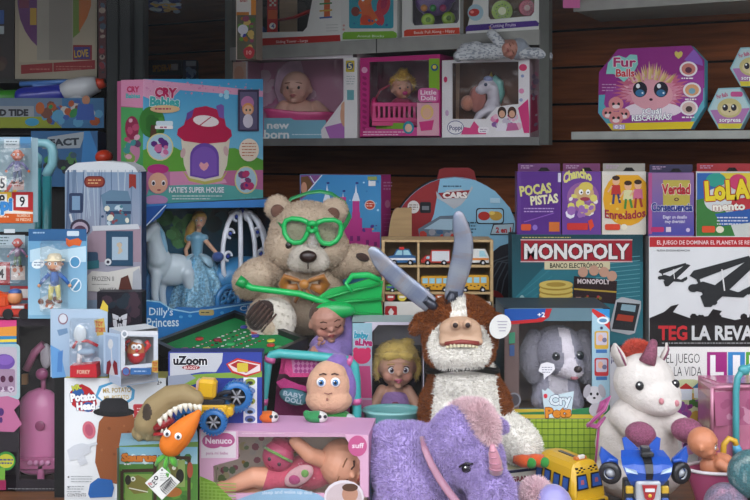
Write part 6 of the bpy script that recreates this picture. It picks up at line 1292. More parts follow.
for z in (7, -8): m.box((-1, -11, z), (27, 1.2, 2), 'd0307a', bev=.6)
for i in range(11): m.box((-26+i*5, -11, 0), (1.2, 1, 8), 'd0307a')
build('rail', m, PLAST, g)
m = MB(M); m.ell((-26, 0, 2), (4, 12, 13), 'c8286e'); m.box((-26, 0, -8), (2, 11, 6), 'c8286e'); build('headboard', m, PLAST, g)
m = MB(M); m.tube([(-26, 6, 10), (-20, 6, 22), (-10, 4, 27)], 1.2, '9a2a44', seg=8); build('hoop', m, PLAST, g)
D = wallp(486, .22).y; M = PX(490, 119, D); g = thing('toy_unicorn', 'white plastic toy unicorn with mint mane inside the white carton', 'toy', at(490, 119, D)); WT = 'cdc8d4'
m = body([('e', (-2, 0, 33), (10, 7, 7.5)), ('e', (-9, 0, 29), (6, 5, 5)), ('t', [(3, 0, 30), (4, 0, 20), (2, 0, 10)], [7, 6.5, 9]), ('e', (1, 0, 6), (10, 8, 8)), ('t', [(-4, -5, 8), (-12, -7, 3), (-14, -7, -1)], [4.5, 4, 3.6])], M, .0025, WT); build('body', m, PLAST, g)
m = MB(M); m.tube([(1, 0, 40), (1, 0, 44), (1.5, 0, 47)], [2.2, 1.5, .4], 'c8b04a'); build('horn', m, PLAST, g)
m = MB(M); m.tube([(3, -2, 42), (9, -2, 36), (11, -1, 26), (9, 0, 16)], [3, 4.5, 4, 2.5], '7fc0b8'); m.ell((-2, -3, 40), (5, 3.4, 3), '8a9ad0'); build('mane', m, PLAST, g)
eye(g, M, (-5, -6.6, 34), 1.8, None, white='2f3a5a')
m = MB(M); m.ell((-12, 4, 20), (9, 6, 14), 'a8685e'); m.ell((-22, 4, 16), (7, 6, 8), 'b8765e'); g2 = thing('boxed_doll', 'blurred pink doll behind the toy unicorn in the white carton', 'doll', at(470, 119, D+.02)); build('body', m, CLOTH, g2)
# doll lying on that carton
D = wallp(500, .325).y; z = zat(59, D); g = thing('sleeping_doll', 'sleeping doll in white-grey patterned romper lying on the carton', 'doll', at(500, 60, D)); SKN = 'b07c6c'
M = PX(500, 60, D)
def ct(c):
    return '8f96a0' if noise.noise(V((c.x*.35, c.y*.3, c.z*.7))) > .12 else 'c4c8cc'
m = body([('e', (-12, 0, 8), (20, 10, 9)), ('e', (2, 0, 9), (11, 9, 8)), ('t', [(-24, 0, 10), (-36, -2, 10), (-42, -4, 3)], [9, 7, 5.5]), ('t', [(-20, -6, 5), (-34, -8, 4), (-42, -8, 3)], [6, 5.5, 5])], M, .0035, ct); build('romper', m, CLOTH, g)
m = body([('t', [(2, -2, 13), (-4, -3, 21), (-9, -4, 26)], [6, 5.4, 5])], M, .003, ct); build('sleeve', m, CLOTH, g)
m = body([('t', [(22, -6, 6), (36, -8, 6), (46, -8, 3)], [6, 6, 5.5])], M, .003, ct); build('sleeve', m, CLOTH, g)
m = hand(M, (-9.5, -4, 29), (-.3, 0, 1), 1, SKN, 4.5, .6); build('hand', m, SKIN, g)
M3 = PX(510, 49, D-.01, E(0, 66, 8), 10.5); baby_head(g, M3, SKN, .003, asleep=True, lips='9a4a48')
m = body([('e', (19, 0, 11), (11, 11.5, 11.5)), ('e', (23, 0, 9), (8, 9, 9))], M, .003, '8f97a2'); build('cap', m, CLOTH, g)
# ================================================================= MIDDLE BACK
b = Box(300, 381, 174.5, 2.92, 2.84, z=ZR, thick=.09, col='3f8fbf', side='a83078', top='7a2a5c'); F = b.F
F.g(300.5, 175, 380.5, 290, '3a84bc', '5aa4cc'); F.p([(300.5, 175), (322, 175), (306, 196), (300.5, 200)], '7f4a86'); F.p([(301, 177), (308, 176), (313, 184), (305, 195), (301, 198)], '6a4a2c'); F.e(304, 188, 3, 6, 'c08a70'); F.ln(322, 175, 304, 196, .9, 'd8e4ee'); F.ln(310, 176, 315, 184, .8, 'c8d4e0')
F.sc(30, 310, 178, 380, 250, ['a8d4e8', '6fb4d8', '2f74ac'], 1.1)
PK = 'b83a86'
for x, yt_, yb_ in ((356, 188, 270), (327, 188, 220), (343, 196, 260)):
    F.p([(x-1.3, yt_+8), (x, yt_-4), (x+1.3, yt_+8)], 'e0e8f2'); F.p([(x-4, yt_+13), (x-1.6, yt_+5), (x+1.6, yt_+5), (x+4, yt_+13)], 'd4e0ee'); F.r(x-3.4, yt_+13, x+3.4, yb_, PK); F.e(x+1, yt_-5, 1.6, 1, '2f2f7a')
for x0, y0, x1, y1 in ((338, 197, 346, 270), (345, 218, 362, 272), (352, 212, 360, 222), (362, 228, 372, 262), (368, 236, 380, 260), (340, 232, 380, 262)): F.r(x0, y0, x1, y1, PK)
for x, y in ((350, 236), (357, 236), (366, 240), (374, 242)): F.r(x, y, x+3, y+5, '7a2a6c')
F.r(340, 250, 380, 252, 'd8b04a'); F.r(345, 240, 349, 244, 'd8b04a'); F.sc(6, 362, 222, 378, 236, ['5a3a8a', 'd8b04a'], 1.6)
F.e(370, 205, 5.4, 5, 'd8d0cc'); F.e(370, 205, 4.6, 4.2, 'b8402c'); F.lines(366.5, 203, 373.5, 2, 2.4, 'e8c8b8', 1); F.r(368.5, 181, 375.5, 186, 'd8dce0'); F.r(367.5, 176.5, 377, 180, '8a9a5a')
b.R.lines(383.5, 182, 392, 3, 3.2, 'd098b8', 1.2); b.R.e(387.5, 204, 2.6, 4, 'c87aa0'); b.R.lines(384, 214, 391, 5, 4, 'b85a90', 1)
b.done('toy_carton', 'blue puzzle carton printed with a pink castle, behind the bear', 'toy box')
# rounded racing suitcase
d = 2.84; m = MB(); P0 = at(455, 248, d); r_ = 68*d/F0; F = Face(m, V((0, d, 0)), V((1, 0, 0)), V((0, 0, 1)), V((0, -1, 0)))
pts = []
for i in range(41):
    a = math.pi*(1.28-1.56*i/40); pts.append((455+66*math.cos(a), 249-72*math.sin(a)))
base = zat(0, d)
pyb = 150+(ZC-ZR)/d*F0
outl = [(391, pyb)]+pts+[(519, pyb)]
lo = [F.pt(x, y) for x, y in outl]; m.prism([p+V((0, .09, 0)) for p in lo][::-1], V((0, -.09, 0)), '6fa4c0', '2a2224')
def clipc(k, x0=None, x1=None, col='6fa4c0'):
    q = [(455+66*k*math.cos(a), 249-72*k*math.sin(a)) for a in [math.pi*(1.28-1.56*i/40) for i in range(41)]]
    F.p([(391+64*(1-k), pyb)]+q+[(519-64*(1-k), pyb)], col)
clipc(.995, col='8a2428'); 
F.p([(440, 179), (455, 177.5), (475, 180), (495, 191), (510, 208), (519, 232), (520, 260), (519, 318), (395, 318), (400, 300), (420, 250), (434, 214)], '7fb0ca')
F.p([(470, 300), (480, 262), (500, 246), (519, 240), (520, 318), (465, 318)], '25252c'); 
for i in range(5): F.pl([(474+i*6, 310), (480+i*6, 280), (492+i*5, 262), (518, 252+i*6)], 1.2, '4a525c'); 
F.e(492, 300, 12, 10, '8a2024'); F.e(491, 301, 8, 5, '2a2a30'); F.r(486, 304, 500, 308, '6a6a70')
F.p([(418, 229), (440, 216), (462, 215), (470, 224), (462, 240), (420, 240)], '5c6a78'); F.p([(424, 229), (440, 219), (456, 219), (452, 230)], '9ab4c4'); F.sc(10, 420, 228, 460, 240, ['b03a30', '3a5a7a', '8a8a92'], 3)
F.p([(436, 191), (440, 197), (447, 190), (462, 189), (467, 194), (472, 186), (473, 188), (467, 198), (461, 205), (454, 209), (444, 202), (437, 198)], 'b0b4ba'); F.p([(438, 193), (470, 190), (466, 197), (443, 199)], '8f1f24'); F.t('CARS', 443, 198, 467, 5.6, 'e4dcd8', .06, out='3a0f12', ow=.04)
F.lines(443, 185.5, 464, 1, 1, '3a5a70', 1.4); F.e(413.5, 207, 6, 6.4, 'c8c4c0'); F.lines(409, 204.5, 418, 3, 2.2, '5a3a3a', .9); F.rr(420, 202, 431, 213, 1.5, '1a1c20'); F.r(422, 206, 429, 210, '6a6e74')
F.rr(476, 208, 504, 224, 3, '25282e'); F.rr(477, 209, 503, 223, 3, '8fb8cc'); F.e(484, 216, 6, 4.4, 'a82c24'); F.e(496, 216, 6.4, 4.6, 'b8903a'); F.e(492, 213, 3, 2, 'd8b85a')
F.p([(493, 224), (514, 223), (513, 235), (490, 235)], '2a2e36'); F.p([(494, 225), (513, 224), (512, 234), (491, 234)], '9fb4be'); F.t('2 en 1', 496, 232.5, 511, 5, 'a8282c', .05); F.r(490, 198, 500, 203, 'a8c8d8'); F.lines(465, 222, 476, 4, 3.2, '2f4a5a', 1.4)
tb = [F.pt(x, y) for x, y in ((437, 182), (440, 170), (446, 168), (470, 168), (475, 171), (478, 182))]; m.prism([p+V((0, .06, 0)) for p in tb][::-1], V((0, -.03, 0)), '7a1c20')
tag(build('toy_suitcase', m, CARD, loc=(at(455, 0, d).x, d+.045, ZR)), 'round-topped red and blue racing toy suitcase behind the wooden crate', 'toy case')
# small wooden arc plate between them
m = MB(smooth=True); 
g = thing('wooden_board', 'pale rounded wooden board edge left of the racing suitcase', 'board', at(392, 318, 2.72))
q = [at(388+9*(1-math.cos(a)), 250-42*math.sin(a), 2.72) for a in [math.pi/2*i/8 for i in range(9)]]; bz = [(p.x, p.y, p.z) for p in q]
m.prism([V((q[0].x, 2.72, ZR))]+q+[V((q[-1].x+.04, 2.72, q[-1].z)), V((q[-1].x+.04, 2.72, ZR))], (0, .02, 0), 'a08258'); build('panel', m, WOODM, g)
# wooden crate of vehicles
d = 2.5; x0, x1, y0 = 382, 493, 240; a = at(x0, y0, d); c = at(x1, y0, d); zt_, zb_ = a.z, ZR; W = c.x-a.x; cx = (a.x+c.x)/2; th = .006; dp = .05
g = thing('wooden_crate', 'pale wooden compartment crate holding small toy vehicles', 'toy crate', V((cx, d+dp, ZR))); WD = 'b0946a'
ys = [240, 266.5, 293.5, 302]; zz = [zat(y, d) for y in ys]
m = MB(); m.box((cx, d+2*dp, (zt_+zb_)/2), (W/2, .003, (zt_-zb_)/2), '9c8058'); build('back_panel', m, WOODM, g)
for nm, xx in (('side_panel', a.x+th/2), ('side_panel', c.x-th/2)): m = MB(); m.box((xx, d+dp, (zt_+zb_)/2), (th/2*1.3, dp, (zt_-zb_)/2), WD, bev=.001); build(nm, m, WOODM, g)
for xx in (418.5, 455.5): m = MB(); p = at(xx, 240, d); m.box((p.x, d+dp+.002, (zt_+zz[3])/2), (th*.45, dp-.002, (zt_-zz[3])/2-.002), WD); build('divider', m, WOODM, g)
for z in (zz[0]-.003, zz[1], zz[2]): m = MB(); m.box((cx, d+dp+.001, z), (W/2-.004, dp-.001, th/2), WD, bev=.001); build('shelf_board', m, WOODM, g)
m = MB(); fz = zz[3]; m.box((cx, d+.004, (fz+zb_)/2), (W/2-.002, .004, (fz-zb_)/2), 'd2cdc6'); F = Face(m, V((0, d, 0)), V((1, 0, 0)), V((0, 0, 1)), V((0, -1, 0)))
F.rr(385, 306, 397, 318, 1.5, 'a8282c'); F.p([(388, 312), (391, 308), (394, 312), (392, 316), (390, 316)], 'e0d4d0'); F.r(383, 320, 492, 330, 'a83a6c')
for i in range(14): F.p([(384+i*8, 325), (387+i*8, 321), (390+i*8, 325), (387+i*8, 329)], '1c1a22')
build('base_board', m, CARD, g)
def vehicle(label, x0, x1, yb, ht, col, kind, glass='8fb8c4', dd=-.0):
    D_ = d+.012; o = at((x0+x1)/2, yb, D_); g = thing('toy_vehicle', label, 'toy vehicle', o, 'wooden vehicles in the crate'); w = (x1-x0)/2*D_/F0; h = ht*D_/F0
    Q = lambda a, b: o+V((a*w, 0, b*h))
    sh = {'car': [(-1, .15), (1, .15), (1, .5), (.75, .58), (.5, .95), (-.35, .95), (-.6, .58), (-1, .5)], 'van': [(-1, .15), (1, .15), (1, .5), (.75, .95), (-1, .95)], 'truck': [(-1, .15), (1, .15), (1, .95), (-.3, .95), (-.35, .6), (-.7, .6), (-.9, .4), (-1, .35)], 'bus': [(-1, .15), (1, .15), (1, .9), (.92, 1), (-.92, 1), (-1, .9)]}[kind]
    m = MB(); m.prism([Q(x, y)+V((0, .012, 0)) for x, y in sh][::-1], (0, -.012, 0), col)
    def fr(q, c, k=1): m.face([Q(x, y)+V((0, -.0006*k, 0)) for x, y in q], c, False)
    if kind == 'car': fr([(-.5, .6), (-.3, .88), (.02, .88), (.02, .6)], glass); fr([(.1, .6), (.1, .88), (.45, .88), (.66, .6)], glass); fr([(-.95, .3), (.95, .3), (.95, .42), (-.95, .42)], 'd8d8dc' if col[0] < '4' else '3a5a9a')
    if kind == 'van': fr([(.35, .5), (.35, .85), (.68, .85), (.85, .5)], glass); fr([(-.95, .3), (.98, .3), (.98, .42), (-.95, .42)], 'c8762c'); fr([(-.42, .5), (-.3, .5), (-.3, .9), (-.42, .9)], 'c0282c'); fr([(-.58, .64), (-.14, .64), (-.14, .76), (-.58, .76)], 'c0282c', 2)
    if kind == 'bus':
        for i in range(4): fr([(-.9+i*.46, .55), (-.55+i*.46, .55), (-.55+i*.46, .88), (-.9+i*.46, .88)], glass)
        for i in range(8): fr([(-.95+i*.24, .3+(i % 2)*.07), (-.83+i*.24, .3+(i % 2)*.07), (-.83+i*.24, .37+(i % 2)*.07), (-.95+i*.24, .37+(i % 2)*.07)], '2a2420')
    if kind == 'truck': fr([(-.25, .25), (.95, .25), (.95, .88), (-.25, .88)], 'c2c4c8'); fr([(-.66, .4), (-.42, .4), (-.4, .56), (-.6, .56)], glass)
    build('body', m, PLAST, g)
    for x in (-.55, .58):
        m = MB(); c = Q(x, .16); Rx = Matrix.Rotation(math.pi/2, 3, 'X'); q = h*.17; m.lathe([(0, -.004), (q, -.004), (q, .004), (0, .004)], '1c1c20', c+V((0, -.004, 0)), R=Rx, seg=16); m.ell(c+V((0, -.009, 0)), (q*.5, .001, q*.5), 'b8b8bc', seg=10, rings=4); build('wheel', m, MATTE, g)
    if kind == 'car' and label.startswith('blue'): 
        m = MB(); m.box(Q(-.02, 1.0), (.006, .005, .003), 'c0302c'); build('beacon', m, PLAST, g)
vehicle('blue and white wooden patrol car at the crate top left', 388, 416, 265.2, 17, '2a5a86', 'car')
vehicle('red and white wooden truck in the middle top compartment', 421, 450, 265.2, 16, 'a83028', 'truck')
vehicle('white wooden ambulance with red cross in the top right compartment', 459, 489, 265.2, 17, 'c8c8c4', 'van')
vehicle('yellow wooden taxi in the middle compartment of the second row', 421, 451, 292.2, 16, 'c8922a', 'bus')
vehicle('yellow wooden bus in the right compartment of the second row', 458, 489, 292.2, 17, 'c8962c', 'bus')
vehicle('green wooden car at the left of the second row', 386, 414, 292.2, 14, '5a9a34', 'car')
for x, c_, lab in ((390.5, 'b8302c', 'round red stop sign piece at the crate lower left'), (402, 'c8b03a', 'small yellow sign piece in the crate bottom row'), (428, '2f6fa8', 'small blue sign piece in the crate bottom row'), (440, 'c8602c', 'small orange cone piece in the crate bottom row'), (470, 'b8302c', 'red toothed barrier piece in the crate right bottom')):
    o = at(x, 301.5, d+.012); g = thing('toy_sign', lab, 'toy sign', o, 'wooden sign pieces'); m = MB(); m.prism([o+V((.012*math.cos(t_), 0, .0125+.0115*math.sin(t_))) for t_ in [math.pi/8+math.pi/4*i for i in range(8)]], (0, -.006, 0), c_); m.box(o+V((0, -.0065, .0125)), (.007, .0006, .0025), 'e0d8d0'); build('plate', m, PLAST, g)

# ================================================================= PRINCESS CARTON CONTENTS
D = 2.66; M = PX(209, 302, D, None); g = thing('princess_doll', 'blonde princess doll in a glittering blue gown inside the blue carton', 'doll', at(207, 310, D)); SKN = 'c89a80'
m = body([('e', (-9, 0, 82), (6, 5.5, 7.5)), ('e', (-9, -3, 78), (4.4, 3.6, 4)), ('t', [(-10, 0, 74), (-11, 0, 68)], [2.6, 2.6]), ('t', [(-17, 0, 64), (-23, -2, 52), (-20, -6, 42)], [2.6, 2.2, 1.8]), ('t', [(-6, 0, 64), (2, -3, 56), (10, -7, 48)], [2.6, 2.2, 1.8]), ('e', (-12, 0, 62), (7, 4.5, 6))], M, .0016, SKN, 3); build('body', m, SKIN, g)
m = body([('e', (-10, 2, 84), (7.6, 6.6, 7)), ('t', [(-15, 3, 80), (-19, 3, 72), (-22, 3, 62)], [4, 5, 4]), ('e', (-8, -3.4, 88), (5, 2.4, 2.6))], M, .0018, 'c09448'); build('hair', m, CLOTH, g)
for x in (-11.5, -6.8): eye(g, M, (x, -5.6, 82), 1.1, '3a5a8a')
m = MB(M); m.tube([(-10.6, -6.2, 77.6), (-9.2, -6.6, 77.2), (-7.8, -6.2, 77.6)], .5, 'a83a4a', seg=6); build('mouth', m, SKIN, g)
m = body([('t', [(-12, 0, 64), (-12, 0, 56), (-12, 0, 48)], [7, 6, 5.4]), ('e', (-19, 0, 64), (4.6, 4, 4)), ('e', (-5, 0, 64), (4.6, 4, 4))], M, .002, '6fa4c0'); build('bodice', m, SATIN, g)
m = MB(M, True); rows = []
for z, r in ((48, 6), (44, 12), (38, 16), (26, 21), (12, 27), (0, 31), (-4, 32)):
    rows.append([(-10+r*(1+.07*math.sin(9*a))*math.cos(a), r*.62*(1+.07*math.sin(9*a))*math.sin(a), z) for a in [2*math.pi*i/72 for i in range(72)]])
m.grid(rows, lambda c: mixc('3f95c4', 'b8e0f0', (noise.noise(c*.35)+1)/2)); sk_ = build('skirt', m, mat('sequin_cloth', .3, metal=.4, bump=1, bscale=260, var=.5, vscale=160), g)
m = MB(M, True)
for s_ in (-1, 1): m.tube([(-12+s_*4, -3, 48), (-12+s_*13, -8, 42), (-12+s_*16, -9, 36)], [3, 8, 2], '9fc4d8', flat=.35)
build('overskirt', m, SATIN, g)
m = MB(M); m.ell((10, -7, 46), (6, 5, 5), '34508f'); build('bouquet', m, CLOTH, g)
D = 2.60; M = PX(168, 312, D, E(0, 0, 25), .98); g = thing('toy_horse', 'white and pale blue toy horse at the left inside the blue carton', 'toy horse', at(160, 324, D)); HW = 'ccdae4'
m = body([('e', (6, 8, 42), (24, 11, 17)), ('e', (-8, 4, 50), (13, 10, 17)), ('t', [(-10, 2, 54), (-14, 0, 72), (-16, -2, 84)], [11, 8, 7]), ('t', [(-15, -3, 86), (-22, -5, 80), (-27, -6, 74)], [6.5, 5, 4]), ('t', [(-12, 0, 40), (-14, -2, 20), (-12, -2, 2)], [6, 4, 3.6]), ('t', [(-4, 10, 36), (-4, 10, 18), (-2, 10, 2)], [6, 4, 3.6]), ('t', [(20, 2, 38), (24, 2, 20), (21, 2, 2)], [8, 4.6, 3.6]), ('t', [(24, 12, 38), (28, 12, 20), (26, 12, 2)], [8, 4.6, 3.6]), ('t', [(-14, -1, 90), (-13, -1, 96)], [2.4, 1.2])], M, .0028, HW); build('body', m, PLAST, g)
m = MB(M, True); m.tube([(-11, 2, 91), (-6, 2, 80), (-3, 2, 66), (-1, 2, 54)], [3, 5, 5, 2.5], '8fc0dc', flat=.6); build('mane', m, CLOTH, g)
m = MB(M, True); m.tube([(26, 10, 48), (36, 12, 40), (38, 12, 22)], [4, 7, 3], '7fb4d4', flat=.6); build('tail', m, CLOTH, g)
eye(g, M, (-19, -8.6, 84), 1.4, None, white='1f2a3a')
D = 2.735; M = PX(245, 305, D, E(0, 0, 42), 1.12); g = thing('toy_carriage', 'white lattice toy carriage with blue wheels in the blue carton', 'toy carriage', at(245, 314, D))
for q in (1, .62, .2, -.3, -.8):
    m = MB(M, True); P = []
    for i in range(13):
        a = math.pi*i/12; P.append((-6+30*q*math.sin(a), -16*math.sqrt(max(0, 1-q*q))*math.sin(a), 46+39*math.cos(a)))
    m.tube(P, 2.2, 'e4e8f2', seg=6)
    if abs(q) > .5:
        for i in range(2, 11, 2):
            sx = -1 if q > 0 else 1; p = V(P[i])+V((sx*5, -1, 0)); m.torus(p, 3.8, 1.3, 'e4e8f2', seg=12, ts=5, a0=0, a1=math.pi*1.5); m.ell(p, (1.6, 1.6, 1.6), '2f47a8')
    build('rib', m, PLAST, g)
m = MB(M, True); m.ell((-6, 2, 82), (9, 8, 4), 'c8ccde'); m.ell((-6, -4, 84), (3, 2, 4), '2a3f9a'); build('crown', m, PLAST, g)
m = MB(M, True); m.ell((-4, 0, 24), (34, 16, 20), '3f86b8'); m.box((-6, 0, 10), (34, 12, 4), '2f6fa8'); build('cab', m, PLAST, g)
for x, r in ((-31, 14), (14, 18)):
    m = MB(M, True); m.torus((x, -20, r-4), r-3, 2.6, '3a7fb8', seg=28, ts=8)
    for i in range(6):
        a = math.pi/3*i+.2; m.tube([(x, -20, r-4), (x+(r-4)*math.cos(a), -20, r-4+(r-4)*math.sin(a))], 1.2, '4a8fc4', seg=6)
        m.torus((x+(r-8)*.8*math.cos(a+.5), -20, r-4+(r-8)*.8*math.sin(a+.5)), 2.4, .9, '4a8fc4', seg=10, ts=5)
    m.ell((x, -21, r-4), (3.4, 3, 3.4), '2a6a9a'); build('wheel', m, PLAST, g)

# ================================================================= GREEN GAME TRAY
A = V((at(235, 0, 2.58).x, 2.58, zat(313, 2.58))); Lc = V((at(153, 0, 2.38).x, 2.38, zat(344, 2.38))); Rc = V((at(308, 0, 2.38).x, 2.38, zat(341, 2.38)))
e1, e2 = Lc-A, Rc-A; nn = e2.cross(e1); nn = nn if nn.z > 0 else -nn; nn.normalize()
m = MB(); Q = lambda a, b, h=0: A+e1*a+e2*b+nn*h
m.prism([Q(0, 0, -.02), Q(1, 0, -.02), Q(1, 1, -.02), Q(0, 1, -.02)][::-1], nn*.012, '16171a')
for a0, b0, a1, b1 in ((0, 0, 1, .045), (0, .955, 1, 1), (0, 0, .045, 1), (.955, 0, 1, 1)):
    m.prism([Q(a0, b0, -.02), Q(a0, b1, -.02), Q(a1, b1, -.02), Q(a1, b0, -.02)], nn*.028, '1b1c20')
g = build('game_tray', m, PLAST, loc=Q(.5, .5, -.02)); tag(g, 'black-rimmed green casino game tray leaning below the bear', 'game tray')
m = MB(); m.face([Q(.04, .04, -.006), Q(.96, .04, -.006), Q(.96, .96, -.006), Q(.04, .96, -.006)], '227a44')
def dot(a, b, r, c, h=-.0052, n=8): m.face([Q(a, b, h)+(e1.normalized()*math.cos(t_)+e2.normalized()*math.sin(t_))*r for t_ in [2*math.pi*i/n for i in range(n)]], c, False)
rg = random.Random(9)
for i in range(13):
    for j in range(5):
        dot(.22+i*.05, .3+j*.085, .0052, 'c8ccc8' if rg.random() < .25 else ('8a2428' if (i+j) % 2 else '1a1c1e'), n=4)
        if rg.random() < .7: dot(.22+i*.05, .3+j*.085, .0022, 'd8d8d0', -.0050, 5)
for j in range(3): 
    for s_ in (0, .02): dot(.84, .36+j*.12, .012, '1f5c38' if s_ else 'b8c0b8', -.0050+s_*.01, 12)
build('felt', m, mat('green_felt', 1, spec=.05, var=.06), g)
for a, b, c_, lb in ((.15, .3, '3a3fa0', 'blue'), (.12, .42, 'c8902c', 'amber'), (.17, .47, 'b8342c', 'red near the back rim'), (.22, .53, '3a3fa0', 'dark blue'), (.2, .72, 'c8c83a', 'yellow beside red'), (.27, .79, 'b8342c', 'red beside green'), (.26, .88, '2fa85a', 'bright green at the right'), (.5, .5, '2fa85a', 'green in the middle'), (.62, .2, 'b8342c', 'red at the left rim'), (.72, .42, 'c8c83a', 'yellow at the left'), (.86, .28, '9a2a3a', 'dark red lower left'), (.8, .62, 'b8342c', 'red lower middle'), (.52, .34, '8a2430', 'dark red middle left'), (.58, .82, '2fa85a', 'green at the lower right')):
    m = MB(); c = Q(a, b, -.005); Rm = nn.to_track_quat('Z', 'Y').to_matrix(); m.lathe([(0, 0), (.0095, 0), (.0098, .0015), (.0095, .003), (0, .003)], c_, c, R=Rm, seg=18)
    tag(build('game_chip', m, PLAST, loc=c), lb+' round chip lying on the green game tray', 'game chip', 'chips on the green tray')

# ================================================================= BUGGY
D = 2.10; M = PX(207, 430, D); g = thing('toy_buggy', 'yellow and blue toy buggy truck in front of its blue carton', 'toy car', V((at(207, 0, D).x, D, NZ)))
YE = 'd2a41c'
m = MB(M); m.box((6, 0, 20), (21, 9, 5), YE, bev=2); m.tube([(-27, -2, 38), (-18, -2, 39), (-9, -2, 36)], [5.5, 6.5, 5], YE, seg=14); m.box((8, -8, 24), (14, 2, 3), YE, bev=1.5); m.tube([(-2, -10, 15), (3, -11, 23), (16, -11, 24), (22, -10, 15)], 2.4, YE, seg=8); build('body', m, PLAST, g)
m = MB(M); m.box((-2, 0, 29), (20, 7, 3), '22242c', bev=1); m.tube([(10, 0, 34), (18, 0, 38), (24, 0, 38)], 2.2, '2a2c34', seg=8); m.box((16, 2, 32), (8, 5, 1), '2a2c34'); build('chassis', m, MATTE, g)
m = MB(M); m.box((.5, -1, 42), (9.5, 8, 10), YE, R3(0, 4), bev=3.4); m.box((-8.8, -1, 42), (1.2, 7, 9), 'c9a9a0', R3(0, 4), bev=1); build('cabin', m, PLAST, g)
for x, z, r, yy in ((9, 12, 12.5, -12), (-18, 14, 10, -9), (29, 32, 15, 8)):
    m = MB(M, True); Rx = Matrix.Rotation(math.pi/2, 3, 'X')
    m.lathe([(r*.62, -5), (r*.9, -5), (r, -3), (r, 3), (r*.9, 5), (r*.62, 5)], '1f66a8', (x, yy, z), R=Rx, seg=30)
    for i in range(24): a = 2*math.pi*i/24; m.box((x+r*math.cos(a), yy, z+r*math.sin(a)), (1, 4.6, 1), '1f66a8', R3(0, -math.degrees(a)))
    m.lathe([(r*.62, -4), (r*.55, 0), (r*.2, 3.5), (0, 4)], '23252c', (x, yy, z), R=Rx, seg=20)
    for i in range(6): a = math.pi/3*i; m.tube([(x, yy-4.6, z), (x+r*.55*math.cos(a), yy-4.8, z+r*.55*math.sin(a))], 1, '8a8c94', seg=6)
    build('wheel', m, PLAST, g)

# ================================================================= DINOSAUR CARTON, DINOSAUR, CARROT
b = Box(119, 198, 446, 1.97, 2.0, z=DECK, thick=.09, col='5a7a3a', side='3a3428', top='7aa0b0'); F = b.F
F.g(119.5, 447, 197.5, 468, '6fa0b8', '9abcc0'); F.r(119.5, 464, 197.5, 535, '4a7a34'); F.sc(16, 120, 450, 196, 464, ['4a7a3a', 'c8dce0', '3a6a34'], 3.4); F.sc(20, 120, 470, 197, 520, ['3a6a2c', '5f9438'], 5)
for q in ((122, 471, 156, 470), (155, 455, 155, 520), (122, 471, 122, 520), (158, 457, 190, 458), (189, 458, 189, 505)): F.ln(*q, 3.4, '3f2c20')
F.t('Saurus', 122, 461, 156, 7, 'c8742c', .07, out='4a1f10', ow=.06); F.lines(124, 463.5, 134, 1, 1, 'e0e0d8', 1.4)
F.r(158.5, 460, 185, 487, '8aa05c'); F.r(125, 474, 152, 508, '7a9a4a')
F.p([(127, 487), (130, 478), (138, 475), (146, 479), (150, 486), (146, 493), (134, 494)], '7a7438'); F.e(133, 479, 2.6, 2.4, 'd8d8c8'); F.e(133, 479, 1, 1, '1a1a18'); F.ln(129, 488, 148, 492, 1, 'e0dcc8'); F.e(128, 480, 3, 5, '2c2a22')
F.p([(163, 474), (168, 464), (176, 464), (181, 474), (180, 484), (166, 486)], '6a6838'); F.e(180, 476, 4, 7, '25241f'); F.e(174, 468, 2, 2, 'd8d8c8'); F.e(172, 492, 10, 5, 'a86a34'); F.e(190, 470, 3, 8, '9a4a34')
b.L.r(117, 448, 119, 520, '6a7a6a')
b.done('toy_carton', 'green jungle dinosaur carton, its top under the toy dinosaur head', 'toy box'); zdn = b.top
D = 2.01; c0 = at(160, 444, D); c0.z = zdn; g = thing('toy_dinosaur', 'tan toy dinosaur head with open toothy jaws on the jungle carton', 'toy dinosaur', c0); M = Matrix.Translation(c0) @ Matrix.Scale(D/F0, 4) ; TN = '8f7c58'
M = Matrix.Translation(c0+V((0, 0, 0))) @ Matrix.Scale(D/F0, 4)
def dc(c): return '3a2f26' if ((c.x+11)**2+(c.z-30)**2*.4) < 26 and c.y < 0 else TN
m = body([('t', [(-12, 4, 16), (-4, 4, 30), (10, 2, 42), (26, -2, 46), (38, -6, 42)], [15, 15, 13, 11, 7]), ('t', [(-14, 6, 8), (-22, 6, 6)], [10, 8]), ('t', [(-6, 4, 4), (10, 0, 4), (26, -4, 8)], [8, 6, 4]), ('e', (-20, -2, 4), (4, 5, 5)), ('e', (-11, -2, 5), (5, 5, 6)), ('e', (36, -4, 46), (7, 6, 5))], M, .0026, dc, 3); build('body', m, MATTE, g)
m = MB(M, True); m.tube([(-4, -7, 8), (8, -8, 9), (24, -8, 13)], [4, 4, 2.4], 'a32428', flat=.5); m.tube([(-4, -6, 14), (6, -7, 18), (14, -6, 24)], [4, 5, 4], '8a1c22'); build('tongue', m, PLAST, g)
m = MB(M, True)
P = [(2, 20), (7, 25), (12, 29), (17, 32), (22, 34), (27, 35), (32, 35.5), (37, 35), (41, 34)]
for i, (x, z) in enumerate(P): m.tube([(x, -9.5, z+4), (x+.6, -10.5, z), (x+1.4, -10.5, z-4.4)], [2.6, 2.3, .4], 'd8d4c4', seg=8)
m.tube([(0, -9, 21), (12, -9.6, 31), (26, -9.6, 38), (42, -9, 38)], 2, 'd0c8b8', seg=8)
build('upper_teeth', m, PLAST, g)
m = MB(M, True)
for i in range(6): m.tube([(4+i*4, -9, 10+i*.8), (4.4+i*4, -9.5, 15+i*.8)], [1.8, .4], 'd8d4c4', seg=7)
build('lower_teeth', m, PLAST, g)
for x in (0,): eye(g, M, (-7, -9.5, 26), 0.1, None, white=TN) if False else None
